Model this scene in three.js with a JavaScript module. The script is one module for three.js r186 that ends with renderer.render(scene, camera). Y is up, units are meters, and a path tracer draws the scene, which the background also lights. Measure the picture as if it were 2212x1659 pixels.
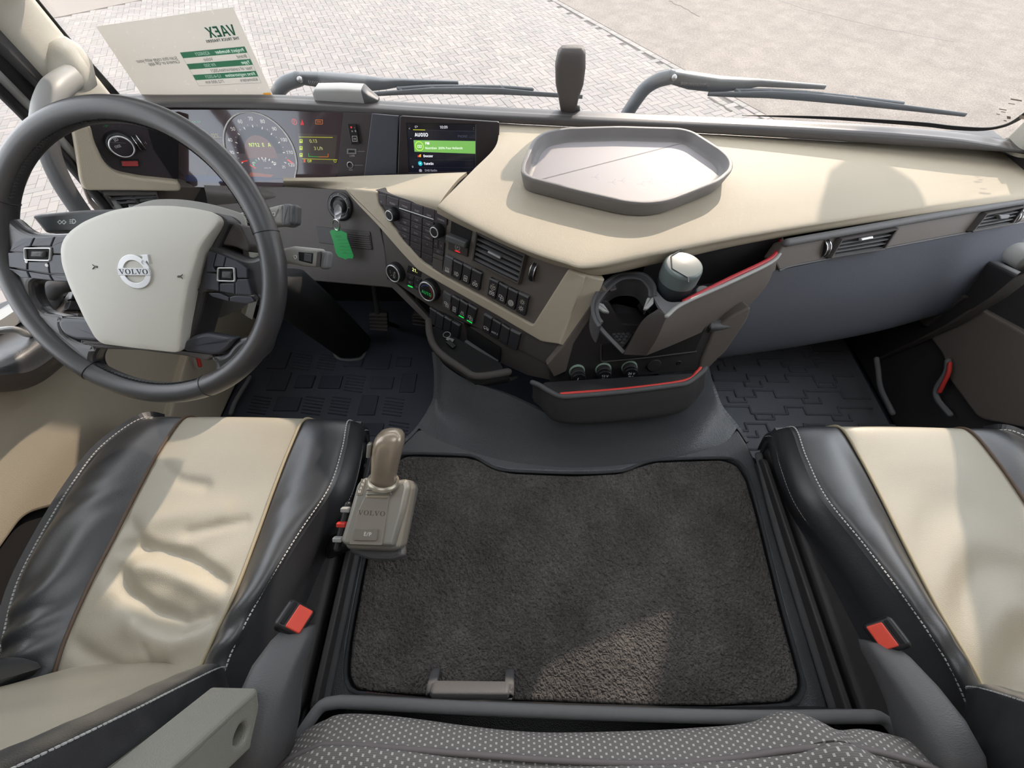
import * as THREE from 'three';
import { RoundedBoxGeometry } from 'three/addons/geometries/RoundedBoxGeometry.js';
import { mergeGeometries } from 'three/addons/utils/BufferGeometryUtils.js';

// ---------------------------------------------------------------- camera, sky, sun, exposure
const IMG_W = 2212, IMG_H = 1659, FOCAL = 880;
const scene = new THREE.Scene();
const camera = new THREE.PerspectiveCamera(2 * Math.atan(IMG_H / 2 / FOCAL) * 180 / Math.PI, IMG_W / IMG_H, 0.02, 200);
const EYE = new THREE.Vector3(-0.10, 2.75, 0);
const rad = (d) => d * Math.PI / 180;
const TILT = rad(57), YAW = rad(-2.0), ROLL = rad(-0.93);
const fwd = new THREE.Vector3(Math.sin(YAW) * Math.cos(TILT), -Math.sin(TILT), -Math.cos(YAW) * Math.cos(TILT));
const right0 = new THREE.Vector3(Math.cos(YAW), 0, Math.sin(YAW));
const down0 = new THREE.Vector3().crossVectors(fwd, right0);
const camR = right0.clone().multiplyScalar(Math.cos(ROLL)).addScaledVector(down0, -Math.sin(ROLL));
const camD = down0.clone().multiplyScalar(Math.cos(ROLL)).addScaledVector(right0, Math.sin(ROLL));
camera.position.copy(EYE);
camera.quaternion.setFromRotationMatrix(new THREE.Matrix4().makeBasis(camR, camD.clone().negate(), fwd.clone().negate()));
scene.add(camera);

const SUN_EL = rad(24.6), SUN_AZ = rad(25);         // azimuth: to the right of straight ahead
const sunDir = new THREE.Vector3(Math.sin(SUN_AZ) * Math.cos(SUN_EL), Math.sin(SUN_EL), -Math.cos(SUN_AZ) * Math.cos(SUN_EL));
{ // bright sky with thin cloud all round
  const w = 256, h = 128, d = new Float32Array(w * h * 4), dir = new THREE.Vector3();
  for (let j = 0; j < h; j++) for (let i = 0; i < w; i++) {
    const el = ((j + 0.5) / h - 0.5) * Math.PI, az = (i + 0.5) / w * 2 * Math.PI; dir.set(Math.cos(el) * Math.cos(az), Math.sin(el), Math.cos(el) * Math.sin(az));
    const q = 2.2 / (Math.max(dir.y, 0) + 0.35), cl = 0.5 + 0.25 * Math.sin(dir.x * q * 2.1 + 1.3 * Math.sin(dir.z * q * 1.7)) + 0.25 * Math.sin(dir.z * q * 2.7 + 1.1 * Math.sin(dir.x * q * 2.3 + 2)), k = 0.45 + 0.5 * Math.max(0, Math.min(1, cl));
    const up = Math.max(0, dir.y), c = [0.62 + 0.46 * k, 0.80 + 0.26 * k, 1.06 - 0.04 * k].map((v) => v * (1.42 - 0.3 * up)), o = (j * w + i) * 4;
    for (let n = 0; n < 3; n++) d[o + n] = dir.y > 0 ? c[n] : 0.6; d[o + 3] = 1;
  }
  const t = new THREE.DataTexture(d, w, h, THREE.RGBAFormat, THREE.FloatType); t.mapping = THREE.EquirectangularReflectionMapping; t.colorSpace = THREE.LinearSRGBColorSpace; t.magFilter = t.minFilter = THREE.LinearFilter; t.needsUpdate = true;
  scene.background = t; scene.environment = t;
}
scene.environmentIntensity = 1.0; scene.backgroundIntensity = 1.0;
const sun = new THREE.DirectionalLight(0xffecd8, 1.6);
sun.position.copy(sunDir).multiplyScalar(30).add(new THREE.Vector3(0, 2, -1)); sun.target.position.set(0, 2, -1);
sun.castShadow = true; sun.shadow.mapSize.set(4096, 4096); sun.shadow.radius = 1.4;
Object.assign(sun.shadow.camera, { left: -14, right: 14, top: 14, bottom: -14, near: 1, far: 70 });
scene.add(sun, sun.target);
const renderer = new THREE.WebGLRenderer({ antialias: true });
renderer.toneMapping = THREE.LinearToneMapping;
renderer.toneMappingExposure = 2.6;
renderer.shadowMap.enabled = true;

// ---------------------------------------------------------------- helpers
const V = (x, y, z) => new THREE.Vector3(x, y, z);
let seed = 7; const rnd = () => { seed = (seed * 1664525 + 1013904223) >>> 0; return seed / 4294967296; };
const rr = (a, b) => a + (b - a) * rnd();
const ray = (px, py) => V(0, 0, 0).addScaledVector(camR, (px - IMG_W / 2) / FOCAL).addScaledVector(camD, (py - IMG_H / 2) / FOCAL).add(fwd);
const hit = (px, py, n, c) => { const d = ray(px, py); return d.multiplyScalar((c - n.dot(EYE)) / n.dot(d)).add(EYE); };
const AY = (px, py, y) => hit(px, py, V(0, 1, 0), y);
const AX = (px, py, x) => hit(px, py, V(1, 0, 0), x);
const AZ = (px, py, z) => hit(px, py, V(0, 0, 1), z);
const AD = (px, py, d) => ray(px, py).multiplyScalar(d).add(EYE);
const surfZ = (px, py, f) => { let p = AZ(px, py, -1.15); for (let i = 0; i < 12; i++) p = AZ(px, py, f(p.x, p.y)); return p; };
function planeB(o, u, v) { const n = V(0, 0, 0).crossVectors(u, v).normalize(); return { o, u, v, n, m: new THREE.Matrix4().makeBasis(u, v, n).setPosition(o) }; }
function plane(a, b, c) {
  const n = b.clone().sub(a).cross(c.clone().sub(a)).normalize();
  if (n.dot(EYE.clone().sub(a)) < 0) n.negate();
  let u = V(0, 1, 0).cross(n); if (u.length() < 0.05 || n.y > 0.995) u = V(1, 0, 0).addScaledVector(n, -n.x); u.normalize();
  return planeB(a.clone(), u, n.clone().cross(u));
}
const lifted = (pl, d) => planeB(pl.o.clone().addScaledVector(pl.n, d), pl.u, pl.v);
const flatY = (y) => planeB(V(0, y, 0), V(1, 0, 0), V(0, 0, -1));
const on = (pl, px, py) => hit(px, py, pl.n, pl.n.dot(pl.o));
const to2 = (pl, p) => { const d = p.clone().sub(pl.o); return new THREE.Vector2(d.dot(pl.u), d.dot(pl.v)); };
const on2 = (pl, px, py) => to2(pl, on(pl, px, py));
const up3 = (pl, x, y, z = 0) => pl.o.clone().addScaledVector(pl.u, x).addScaledVector(pl.v, y).addScaledVector(pl.n, z);
function roundPoly(p, r, seg = 5) {
  if (!r) return p; const out = [];
  for (let i = 0; i < p.length; i++) {
    const a = p[(i + p.length - 1) % p.length], b = p[i], c = p[(i + 1) % p.length];
    const la = a.distanceTo(b), lc = c.distanceTo(b), k = Math.min(r, la * 0.48, lc * 0.48);
    const s = b.clone().lerp(a, k / la), e = b.clone().lerp(c, k / lc);
    for (let j = 0; j <= seg; j++) { const t = j / seg; out.push(s.clone().multiplyScalar((1 - t) * (1 - t)).addScaledVector(b, 2 * t * (1 - t)).addScaledVector(e, t * t)); }
  }
  return out;
}
function smoothPoly(p, n = 60) { return new THREE.SplineCurve([...p, p[0]]).getPoints(n).slice(0, -1); }
const pts2 = (pl, px) => px.map((q) => Array.isArray(q) ? on2(pl, q[0], q[1]) : q);
function cw(p) { return THREE.ShapeUtils.area(p) < 0 ? p.slice().reverse() : p; }
// a plate of thickness t whose face lies on the plane (raised by lift) and whose outline is given
function slab(pl, px, { t = 0.01, lift = 0, r = 0, bevel = 0.0015, holes = [], smooth = 0, bs = 2, hr = null } = {}) {
  const prep = (q, rad_) => { let p = pts2(pl, q); if (smooth) p = smoothPoly(p, smooth); else p = roundPoly(p, rad_); return cw(p); };
  const sh = new THREE.Shape(prep(px, r));
  for (const h of holes) sh.holes.push(new THREE.Path(prep(h, hr ?? r)));
  bevel = Math.min(bevel, t * 0.45);
  const g = new THREE.ExtrudeGeometry(sh, { depth: Math.max(t - 2 * bevel, 1e-4), bevelEnabled: bevel > 0, bevelThickness: bevel, bevelSize: bevel, bevelOffset: -bevel, bevelSegments: bs, curveSegments: 8 });
  g.translate(0, 0, lift - (t - bevel)); g.applyMatrix4(pl.m); return g;
}
// smooth skin through rows of points, given thickness t behind it
function skin(rows, { nu = 24, nv = 24, t = 0.01, disp = null, su = 0, closedU = false } = {}) {
  const P = []; const R = rows.map((r) => new THREE.CatmullRomCurve3(r, closedU, 'catmullrom', 0.5));
  for (let i = 0; i <= nu; i++) {
    const c = new THREE.CatmullRomCurve3(R.map((k) => k.getPoint(i / nu)), false, 'catmullrom', 0.5);
    const col = []; for (let j = 0; j <= nv; j++) col.push(rows.length === 2 ? R[0].getPoint(i / nu).lerp(R[1].getPoint(i / nu), j / nv) : c.getPoint(j / nv)); P.push(col);
  }
  const N = P.map((col, i) => col.map((p, j) => {
    const a = P[Math.min(i + 1, nu)][j].clone().sub(P[Math.max(i - 1, 0)][j]), b = P[i][Math.min(j + 1, nv)].clone().sub(P[i][Math.max(j - 1, 0)]);
    const n = a.cross(b); return n.lengthSq() < 1e-16 ? V(0, 1, 0) : n.normalize();
  }));
  let f = 0; for (let i = 0; i <= nu; i += 2) for (let j = 0; j <= nv; j += 2) f += N[i][j].dot(EYE.clone().sub(P[i][j]));
  const flip = f < 0; if (flip) N.forEach((c) => c.forEach((n) => n.negate()));
  if (disp) P.forEach((c, i) => c.forEach((p, j) => p.addScaledVector(N[i][j], disp(i / nu, j / nv, p))));
  const pos = [], uv = [], idx = []; const W = nv + 1; let lu = [0], lv = [0];
  const mi = nu >> 1, mj = nv >> 1;
  for (let i = 1; i <= nu; i++) lu.push(lu[i - 1] + P[i][mj].distanceTo(P[i - 1][mj]));
  for (let j = 1; j <= nv; j++) lv.push(lv[j - 1] + P[mi][j].distanceTo(P[mi][j - 1]));
  for (const side of [0, 1]) for (let i = 0; i <= nu; i++) for (let j = 0; j <= nv; j++) {
    const p = side ? P[i][j].clone().addScaledVector(N[i][j], -t) : P[i][j]; pos.push(p.x, p.y, p.z); uv.push(lu[i], lv[j]);
  }
  const M = (nu + 1) * W, q = (a, b, c, d) => flip ? idx.push(a, c, b, a, d, c) : idx.push(a, b, c, a, c, d);
  for (let i = 0; i < nu; i++) for (let j = 0; j < nv; j++) {
    const a = i * W + j, b = (i + 1) * W + j; q(a, b, b + 1, a + 1); q(M + a, M + a + 1, M + b + 1, M + b);
  }
  const edge = (a, b) => { const k = pos.length / 3; for (const s of [a, b, M + b, M + a]) { pos.push(pos[3 * s], pos[3 * s + 1], pos[3 * s + 2]); uv.push(uv[2 * s], uv[2 * s + 1]); } q(k, k + 3, k + 2, k + 1); };
  for (let i = 0; i < nu; i++) { edge(i * W, (i + 1) * W); edge((i + 1) * W + nv, i * W + nv); }
  for (let j = 0; j < nv; j++) { edge(j + 1, j); edge(nu * W + j, nu * W + j + 1); }
  const g = new THREE.BufferGeometry(); g.setAttribute('position', new THREE.Float32BufferAttribute(pos, 3)); g.setAttribute('uv', new THREE.Float32BufferAttribute(uv, 2)); g.setIndex(idx); g.computeVertexNormals(); return g;
}
const bare = (g) => { g = g.index ? g.toNonIndexed() : g; for (const k of Object.keys(g.attributes)) if (!['position', 'normal', 'uv'].includes(k)) g.deleteAttribute(k); return g; };
const merge = (l) => mergeGeometries(l.map(bare));
function tube(p, r, { seg = 40, rs = 10, closed = false, caps = true, tension = 0.5 } = {}) {
  const c = p.length === 2 ? new THREE.LineCurve3(p[0], p[1]) : new THREE.CatmullRomCurve3(p, closed, 'catmullrom', tension);
  const l = [new THREE.TubeGeometry(c, p.length === 2 ? 1 : seg, r, rs, closed)];
  if (caps && !closed) for (const e of [p[0], p[p.length - 1]]) { const s = new THREE.SphereGeometry(r, rs, 6); s.translate(e.x, e.y, e.z); l.push(s); }
  return merge(l);
}
// tapered rounded bar: sections given as [centre, half width along a, half height along b]
function loft(sections, a, b, n = 24, pw = 2.6) {
  const rows = sections.map(([c, w, h]) => { const r = []; for (let k = 0; k < n; k++) { const t = k / n * Math.PI * 2, x = Math.cos(t), y = Math.sin(t); r.push(c.clone().addScaledVector(a, w * Math.sign(x) * Math.abs(x) ** (2 / pw)).addScaledVector(b, h * Math.sign(y) * Math.abs(y) ** (2 / pw))); } return r; });
  const pos = [], uv = [], idx = []; let L = 0;
  rows.forEach((r, i) => { if (i) L += sections[i][0].distanceTo(sections[i - 1][0]); r.forEach((p, k) => { pos.push(p.x, p.y, p.z); uv.push(k / n * 0.1, L); }); });
  for (let i = 0; i + 1 < rows.length; i++) for (let k = 0; k < n; k++) { const k2 = (k + 1) % n, A = i * n + k, B = i * n + k2, C = A + n, D = B + n; idx.push(A, B, D, A, D, C); }
  for (const [i, s] of [[0, -1], [rows.length - 1, 1]]) { const k0 = pos.length / 3, c = sections[i][0]; pos.push(c.x, c.y, c.z); uv.push(0, 0); for (let k = 0; k < n; k++) { const A = i * n + k, B = i * n + (k + 1) % n; s > 0 ? idx.push(k0, A, B) : idx.push(k0, B, A); } }
  const g = new THREE.BufferGeometry(); g.setAttribute('position', new THREE.Float32BufferAttribute(pos, 3)); g.setAttribute('uv', new THREE.Float32BufferAttribute(uv, 2)); g.setIndex(idx); g.computeVertexNormals(); return g;
}
function lathe(profile, o, axis, seg = 32) {
  const g = new THREE.LatheGeometry(profile.map(([r, h]) => new THREE.Vector2(Math.max(r, 1e-5), h)), seg);
  g.applyQuaternion(new THREE.Quaternion().setFromUnitVectors(V(0, 1, 0), axis.clone().normalize())); g.translate(o.x, o.y, o.z); return g;
}
function rbox(pl, x, y, z, w, h, d, r = 0.002) { const g = new RoundedBoxGeometry(w, h, d, 2, Math.min(r, w / 2.1, h / 2.1, d / 2.1)); g.translate(x, y, z); g.applyMatrix4(pl.m); return g; }
const WORLD = planeB(V(0, 0, 0), V(1, 0, 0), V(0, 1, 0));
// domed cover over an outline: flank down to the plane, crown rising towards the middle
function dome(pl, px, { base = 0, lift = 0.02, H = 0.01, r = 0.006, sag = 0, rings = 14 }) {
  const o = roundPoly(pts2(pl, px), r, 4), n = o.length, c = o.reduce((a, p) => a.add(p), new THREE.Vector2()).divideScalar(n), pos = [], uv = [], idx = [];
  const crown = (x, y) => lift + H * Math.max(-0.4, 1 - ((x - c.x) / 0.135) ** 2 - ((y - c.y) / 0.13) ** 2);
  const row = (s, zz, f) => o.forEach((p) => { const x = c.x + (p.x - c.x) * s, y = c.y + (p.y - c.y) * s, z = zz === null ? crown(x, y) : f ? crown(x, y) - (lift - zz) : zz, q = up3(pl, x, y, z - (f ? sag * Math.max(0, y - 0.01) ** 2 : 0)); pos.push(q.x, q.y, q.z); uv.push(x, y); });
  row(0.97, base, 0); row(1, lift - 0.006, 1); row(0.998, lift - 0.002, 1); row(0.99, lift, 1);
  for (let k = 1; k <= rings; k++) { const s = 0.99 * (1 - k / rings); row(Math.max(s, 0.001), null, 1); }
  for (let k = 0; k < rings + 3; k++) for (let i = 0; i < n; i++) { const j = (i + 1) % n, a = k * n + i, b = k * n + j; idx.push(a, b, b + n, a, b + n, a + n); }
  const g = new THREE.BufferGeometry(); g.setAttribute('position', new THREE.Float32BufferAttribute(pos, 3)); g.setAttribute('uv', new THREE.Float32BufferAttribute(uv, 2)); g.setIndex(idx); g.computeVertexNormals(); return g;
}
const box = (x0, x1, y0, y1, z0, z1, r = 0.004) => rbox(WORLD, (x0 + x1) / 2, (y0 + y1) / 2, (z0 + z1) / 2, x1 - x0, y1 - y0, z1 - z0, r);
// thread stitches along a line
function stitch(p, step = 0.006, len = 0.004, r = 0.0007) {
  const c = new THREE.CatmullRomCurve3(p), L = c.getLength(), n = Math.floor(L / step), l = [];
  for (let i = 0; i < n; i++) { const u = (i + 0.5) / n, a = c.getPointAt(u), d = c.getTangentAt(u); const g = new THREE.BoxGeometry(r * 2, r * 1.6, len); g.applyQuaternion(new THREE.Quaternion().setFromUnitVectors(V(0, 0, 1), d)); g.translate(a.x, a.y, a.z); l.push(g); }
  return merge(l);
}
// ---------------------------------------------------------------- naming
const used = new Map();
function numbered(n) { const k = used.get(n) ?? 0; used.set(n, k + 1); return k ? n + '_' + String(k).padStart(3, '0') : n; }
function thing(name, label, category, group) {
  const o = new THREE.Group(); o.name = numbered(name); o.userData = { label, category }; if (group) o.userData.group = group; scene.add(o); return o;
}
function struct(name, geo, mat) { const o = geo ? new THREE.Mesh(geo, mat) : new THREE.Group(); o.name = name; o.userData.kind = 'structure'; scene.add(o); return o; }
function part(parent, name, geo, mat, label, kind) {
  const o = new THREE.Mesh(geo, mat); o.name = name; if (label) o.userData.label = label; if (kind) o.userData.kind = kind; parent.add(o); return o;
}
function single(name, geo, mat, label, category, group) {
  const o = new THREE.Mesh(geo, mat); o.name = numbered(name); o.userData = { label, category }; if (group) o.userData.group = group; scene.add(o); return o;
}
// ---------------------------------------------------------------- textures and materials
function bump(size, n, fn) {
  const d = new Uint8Array(n * n * 4);
  for (let j = 0; j < n; j++) for (let i = 0; i < n; i++) { const v = Math.max(0, Math.min(255, fn(i / n, j / n) * 255)); const k = (j * n + i) * 4; d[k] = d[k + 1] = d[k + 2] = v; d[k + 3] = 255; }
  const t = new THREE.DataTexture(d, n, n); t.wrapS = t.wrapT = THREE.RepeatWrapping; t.magFilter = t.minFilter = THREE.LinearFilter; t.repeat.set(1 / size, 1 / size); t.needsUpdate = true; return t;
}
function lattice(n) { const a = new Float32Array(n * n); for (let i = 0; i < a.length; i++) a[i] = rnd(); return (x, y) => { x = ((x % 1) + 1) % 1 * n; y = ((y % 1) + 1) % 1 * n; const i = Math.floor(x), j = Math.floor(y), s = (t) => t * t * (3 - 2 * t), fx = s(x - i), fy = s(y - j), g = (p, q) => a[(q % n) * n + p % n]; return (g(i, j) * (1 - fx) + g(i + 1, j) * fx) * (1 - fy) + (g(i, j + 1) * (1 - fx) + g(i + 1, j + 1) * fx) * fy; }; }
function cells(n) { const a = []; for (let i = 0; i < n * n; i++) a.push([rnd(), rnd()]); return (x, y) => { let m = 9, m2 = 9; const ci = Math.floor(x * n), cj = Math.floor(y * n); for (let dj = -1; dj <= 1; dj++) for (let di = -1; di <= 1; di++) { const i = ci + di, j = cj + dj, q = a[((j + n) % n) * n + (i + n) % n], d = Math.hypot(i + q[0] - x * n, j + q[1] - y * n); if (d < m) { m2 = m; m = d; } else if (d < m2) m2 = d; } return m2 - m; }; }
const L8 = lattice(8), L32 = lattice(32), L64 = lattice(64), L128 = lattice(128), C24 = cells(24), C40 = cells(40);
const T = {
  grain: bump(0.05, 256, (x, y) => 0.5 * L64(x, y) + 0.5 * L128(x, y)),
  leather: bump(0.06, 256, (x, y) => Math.min(1, C24(x, y) * 2.2) * 0.6 + 0.25 * L32(x, y) + 0.15 * L128(x, y)),
  coarse: bump(0.12, 256, (x, y) => Math.min(1, C40(x, y) * 1.8) * 0.7 + 0.3 * L64(x, y)),
  pile: bump(0.16, 512, (x, y) => 0.35 * L32(x, y) + 0.4 * L64(x, y) * L64(x + 0.31, y + 0.17) * 1.6 + 0.35 * L128(x, y)),
};
function colorTex(size, n, fn, srgb = false) {
  const d = new Uint8Array(n * n * 4);
  for (let j = 0; j < n; j++) for (let i = 0; i < n; i++) { const c = fn(i / n, j / n), k = (j * n + i) * 4; for (let q = 0; q < 3; q++) d[k + q] = Math.max(0, Math.min(255, c[q] * 255)); d[k + 3] = 255; }
  const t = new THREE.DataTexture(d, n, n); t.wrapS = t.wrapT = THREE.RepeatWrapping; t.magFilter = t.minFilter = THREE.LinearFilter; t.colorSpace = THREE.SRGBColorSpace; t.repeat.set(1 / size, 1 / size); t.needsUpdate = true; return t;
}
T.worn = colorTex(0.62, 512, (x, y) => { const n = 0.5 * L8(x, y) + 0.3 * L8(x * 2 + 0.3, y * 2 + 0.7) + 0.2 * L32(x, y), f = 0.85 + 0.3 * L128(x * 2, y * 2); const v = (0.235 + 0.14 * n) * f; return [v * 1.03, v * 0.985, v * 0.955]; });
T.pile.repeat.set(1 / 0.22, 1 / 0.22);
const std = (r, g, b, rough, o = {}) => { const m = new THREE.MeshPhysicalMaterial({ roughness: rough, ...o }); m.color.setRGB(r, g, b); return m; };
const M = {
  beige: std(0.475, 0.415, 0.318, 0.62, { bumpMap: T.grain, bumpScale: 0.0003 }),
  beigeLeather: std(0.45, 0.41, 0.325, 0.40, { bumpMap: T.leather, bumpScale: 0.0002, clearcoat: 0.45, clearcoatRoughness: 0.42 }),
  cover: std(0.50, 0.475, 0.41, 0.5, { bumpMap: T.grain, bumpScale: 0.0002 }),
  coverTwo: std(0.60, 0.58, 0.515, 0.45, { side: THREE.DoubleSide, bumpMap: T.grain, bumpScale: 0.0001, clearcoat: 0.2, clearcoatRoughness: 0.5 }),
  shroud: std(0.36, 0.35, 0.32, 0.5, { bumpMap: T.grain, bumpScale: 0.0002 }),
  pipingBeige: std(0.42, 0.36, 0.24, 0.5),
  pipingBrown: std(0.12, 0.08, 0.055, 0.5),
  taupe: std(0.125, 0.106, 0.092, 0.58, { bumpMap: T.grain, bumpScale: 0.0003 }),
  dark: std(0.078, 0.068, 0.064, 0.55, { bumpMap: T.grain, bumpScale: 0.0003 }),
  darker: std(0.035, 0.033, 0.034, 0.5, { bumpMap: T.grain, bumpScale: 0.0002 }),
  black: std(0.014, 0.014, 0.016, 0.4),
  ledge: std(0.062, 0.057, 0.057, 0.38, { bumpMap: T.grain, bumpScale: 0.0002 }),
  void: std(0.006, 0.006, 0.007, 0.8),
  button: std(0.033, 0.033, 0.037, 0.36),
  buttonBlue: std(0.055, 0.057, 0.07, 0.35),
  leather: std(0.032, 0.033, 0.037, 0.34, { bumpMap: T.leather, bumpScale: 0.0002, clearcoat: 1, clearcoatRoughness: 0.36 }),
  wheelLeather: std(0.036, 0.034, 0.037, 0.34, { bumpMap: T.grain, bumpScale: 0.0001, clearcoat: 0.6, clearcoatRoughness: 0.32 }),
  tunnel: std(0.058, 0.062, 0.069, 0.33, { bumpMap: T.coarse, bumpScale: 0.0004 }),
  rubber: std(0.15, 0.155, 0.175, 0.5, { bumpMap: T.grain, bumpScale: 0.0004 }),
  rubberDark: std(0.042, 0.047, 0.066, 0.55, { bumpMap: T.grain, bumpScale: 0.0004 }),
  carpet: std(1, 1, 1, 0.95, { map: T.worn, bumpMap: T.pile, bumpScale: 0.007 }),
  knee: std(0.08, 0.085, 0.105, 0.8, { bumpMap: T.grain, bumpScale: 0.0004 }),
  grey: std(0.16, 0.16, 0.165, 0.5, { bumpMap: T.grain, bumpScale: 0.0002 }),
  midGrey: std(0.085, 0.085, 0.088, 0.5, { bumpMap: T.grain, bumpScale: 0.0003 }),
  lightGrey: std(0.34, 0.34, 0.33, 0.45),
  armrestGrey: std(0.25, 0.245, 0.21, 0.6, { bumpMap: T.grain, bumpScale: 0.0004 }),
  silver: std(0.62, 0.62, 0.62, 0.32, { metalness: 0.6 }),
  chrome: std(0.8, 0.8, 0.8, 0.12, { metalness: 1 }),
  white: std(0.75, 0.75, 0.73, 0.5),
  red: std(0.62, 0.045, 0.035, 0.4),
  buckle: std(0.75, 0.07, 0.04, 0.35),
  redRubber: std(0.5, 0.03, 0.04, 0.5),
  bronze: std(0.36, 0.295, 0.225, 0.28, { metalness: 0.35, clearcoat: 0.4, clearcoatRoughness: 0.3 }),
  selector: std(0.31, 0.295, 0.26, 0.34, { metalness: 0.35, clearcoat: 0.3, clearcoatRoughness: 0.3 }),
  headliner: std(0.72, 0.70, 0.66, 0.9),
  green: std(0.02, 0.42, 0.12, 0.45),
  glowGreen: std(0.02, 0.3, 0.06, 0.4, { emissive: 0x20ff60, emissiveIntensity: 0.25 }),
  glowRed: std(0.4, 0.02, 0.02, 0.4, { emissive: 0xff2020, emissiveIntensity: 0.3 }),
  bottle: std(0.045, 0.052, 0.06, 0.3),
  bottleLid: std(0.15, 0.18, 0.18, 0.34),
  glass: new THREE.MeshPhysicalMaterial({ color: 0xffffff, roughness: 0.0, transmission: 1, thickness: 0, ior: 1.45 }),
  thread: std(0.55, 0.55, 0.53, 0.8),
  wiper: std(0.085, 0.095, 0.105, 0.42),
  steel: std(0.35, 0.35, 0.36, 0.35, { metalness: 0.8 }),
};
// a print: canvas laid over a plane in metres
function print(pl, px, pxPerM, bg) {
  const q = pts2(pl, px), x0 = Math.min(...q.map((p) => p.x)), x1 = Math.max(...q.map((p) => p.x)), y0 = Math.min(...q.map((p) => p.y)), y1 = Math.max(...q.map((p) => p.y));
  const w = Math.min(2048, Math.round((x1 - x0) * pxPerM)), h = Math.min(2048, Math.round((y1 - y0) * pxPerM)); const k = w / (x1 - x0);
  const cv = document.createElement('canvas'); cv.width = w; cv.height = h; const c = cv.getContext('2d'); c.fillStyle = bg; c.fillRect(0, 0, w, h);
  const at = (a, b) => { const p = b === undefined ? a : on2(pl, a, b); return [(p.x - x0) * k, (y1 - p.y) * k]; };
  const P = {
    c, k, at, w, h,
    text(a, b, s, size, color, { align = 'center', bold = false, rot = 0, font = 'sans-serif', sx = 1 } = {}) { const [x, y] = at(a, b); c.save(); c.translate(x, y); c.rotate(rot); c.scale(sx, 1); c.font = (bold ? 'bold ' : '') + Math.round(size * k) + 'px ' + font; c.textAlign = align; c.textBaseline = 'middle'; c.fillStyle = color; c.fillText(s, 0, 0); c.restore(); },
    line(pp, wd, color, close = false) { c.beginPath(); pp.forEach((q, i) => { const [x, y] = at(q[0], q[1]); i ? c.lineTo(x, y) : c.moveTo(x, y); }); if (close) c.closePath(); c.lineWidth = wd * k; c.strokeStyle = color; c.stroke(); },
    poly(pp, color) { c.beginPath(); pp.forEach((q, i) => { const [x, y] = at(q[0], q[1]); i ? c.lineTo(x, y) : c.moveTo(x, y); }); c.closePath(); c.fillStyle = color; c.fill(); },
    ring(a, b, r, wd, color, s = 0, e = Math.PI * 2) { const [x, y] = at(a, b); c.beginPath(); c.arc(x, y, r * k, s, e); c.lineWidth = wd * k; c.strokeStyle = color; c.stroke(); },
    dot(a, b, r, color) { const [x, y] = at(a, b); c.beginPath(); c.arc(x, y, r * k, 0, 7); c.fillStyle = color; c.fill(); },
    tex() { const t = new THREE.CanvasTexture(cv); t.colorSpace = THREE.SRGBColorSpace; t.anisotropy = 8; return t; },
    uv(g) { const p = g.attributes.position, u = []; const v = V(0, 0, 0); for (let i = 0; i < p.count; i++) { v.fromBufferAttribute(p, i); const q2 = to2(pl, v); u.push((q2.x - x0) / (x1 - x0), (q2.y - y0) / (y1 - y0)); } g.setAttribute('uv', new THREE.Float32BufferAttribute(u, 2)); return g; },
  };
  return P;
}
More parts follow.
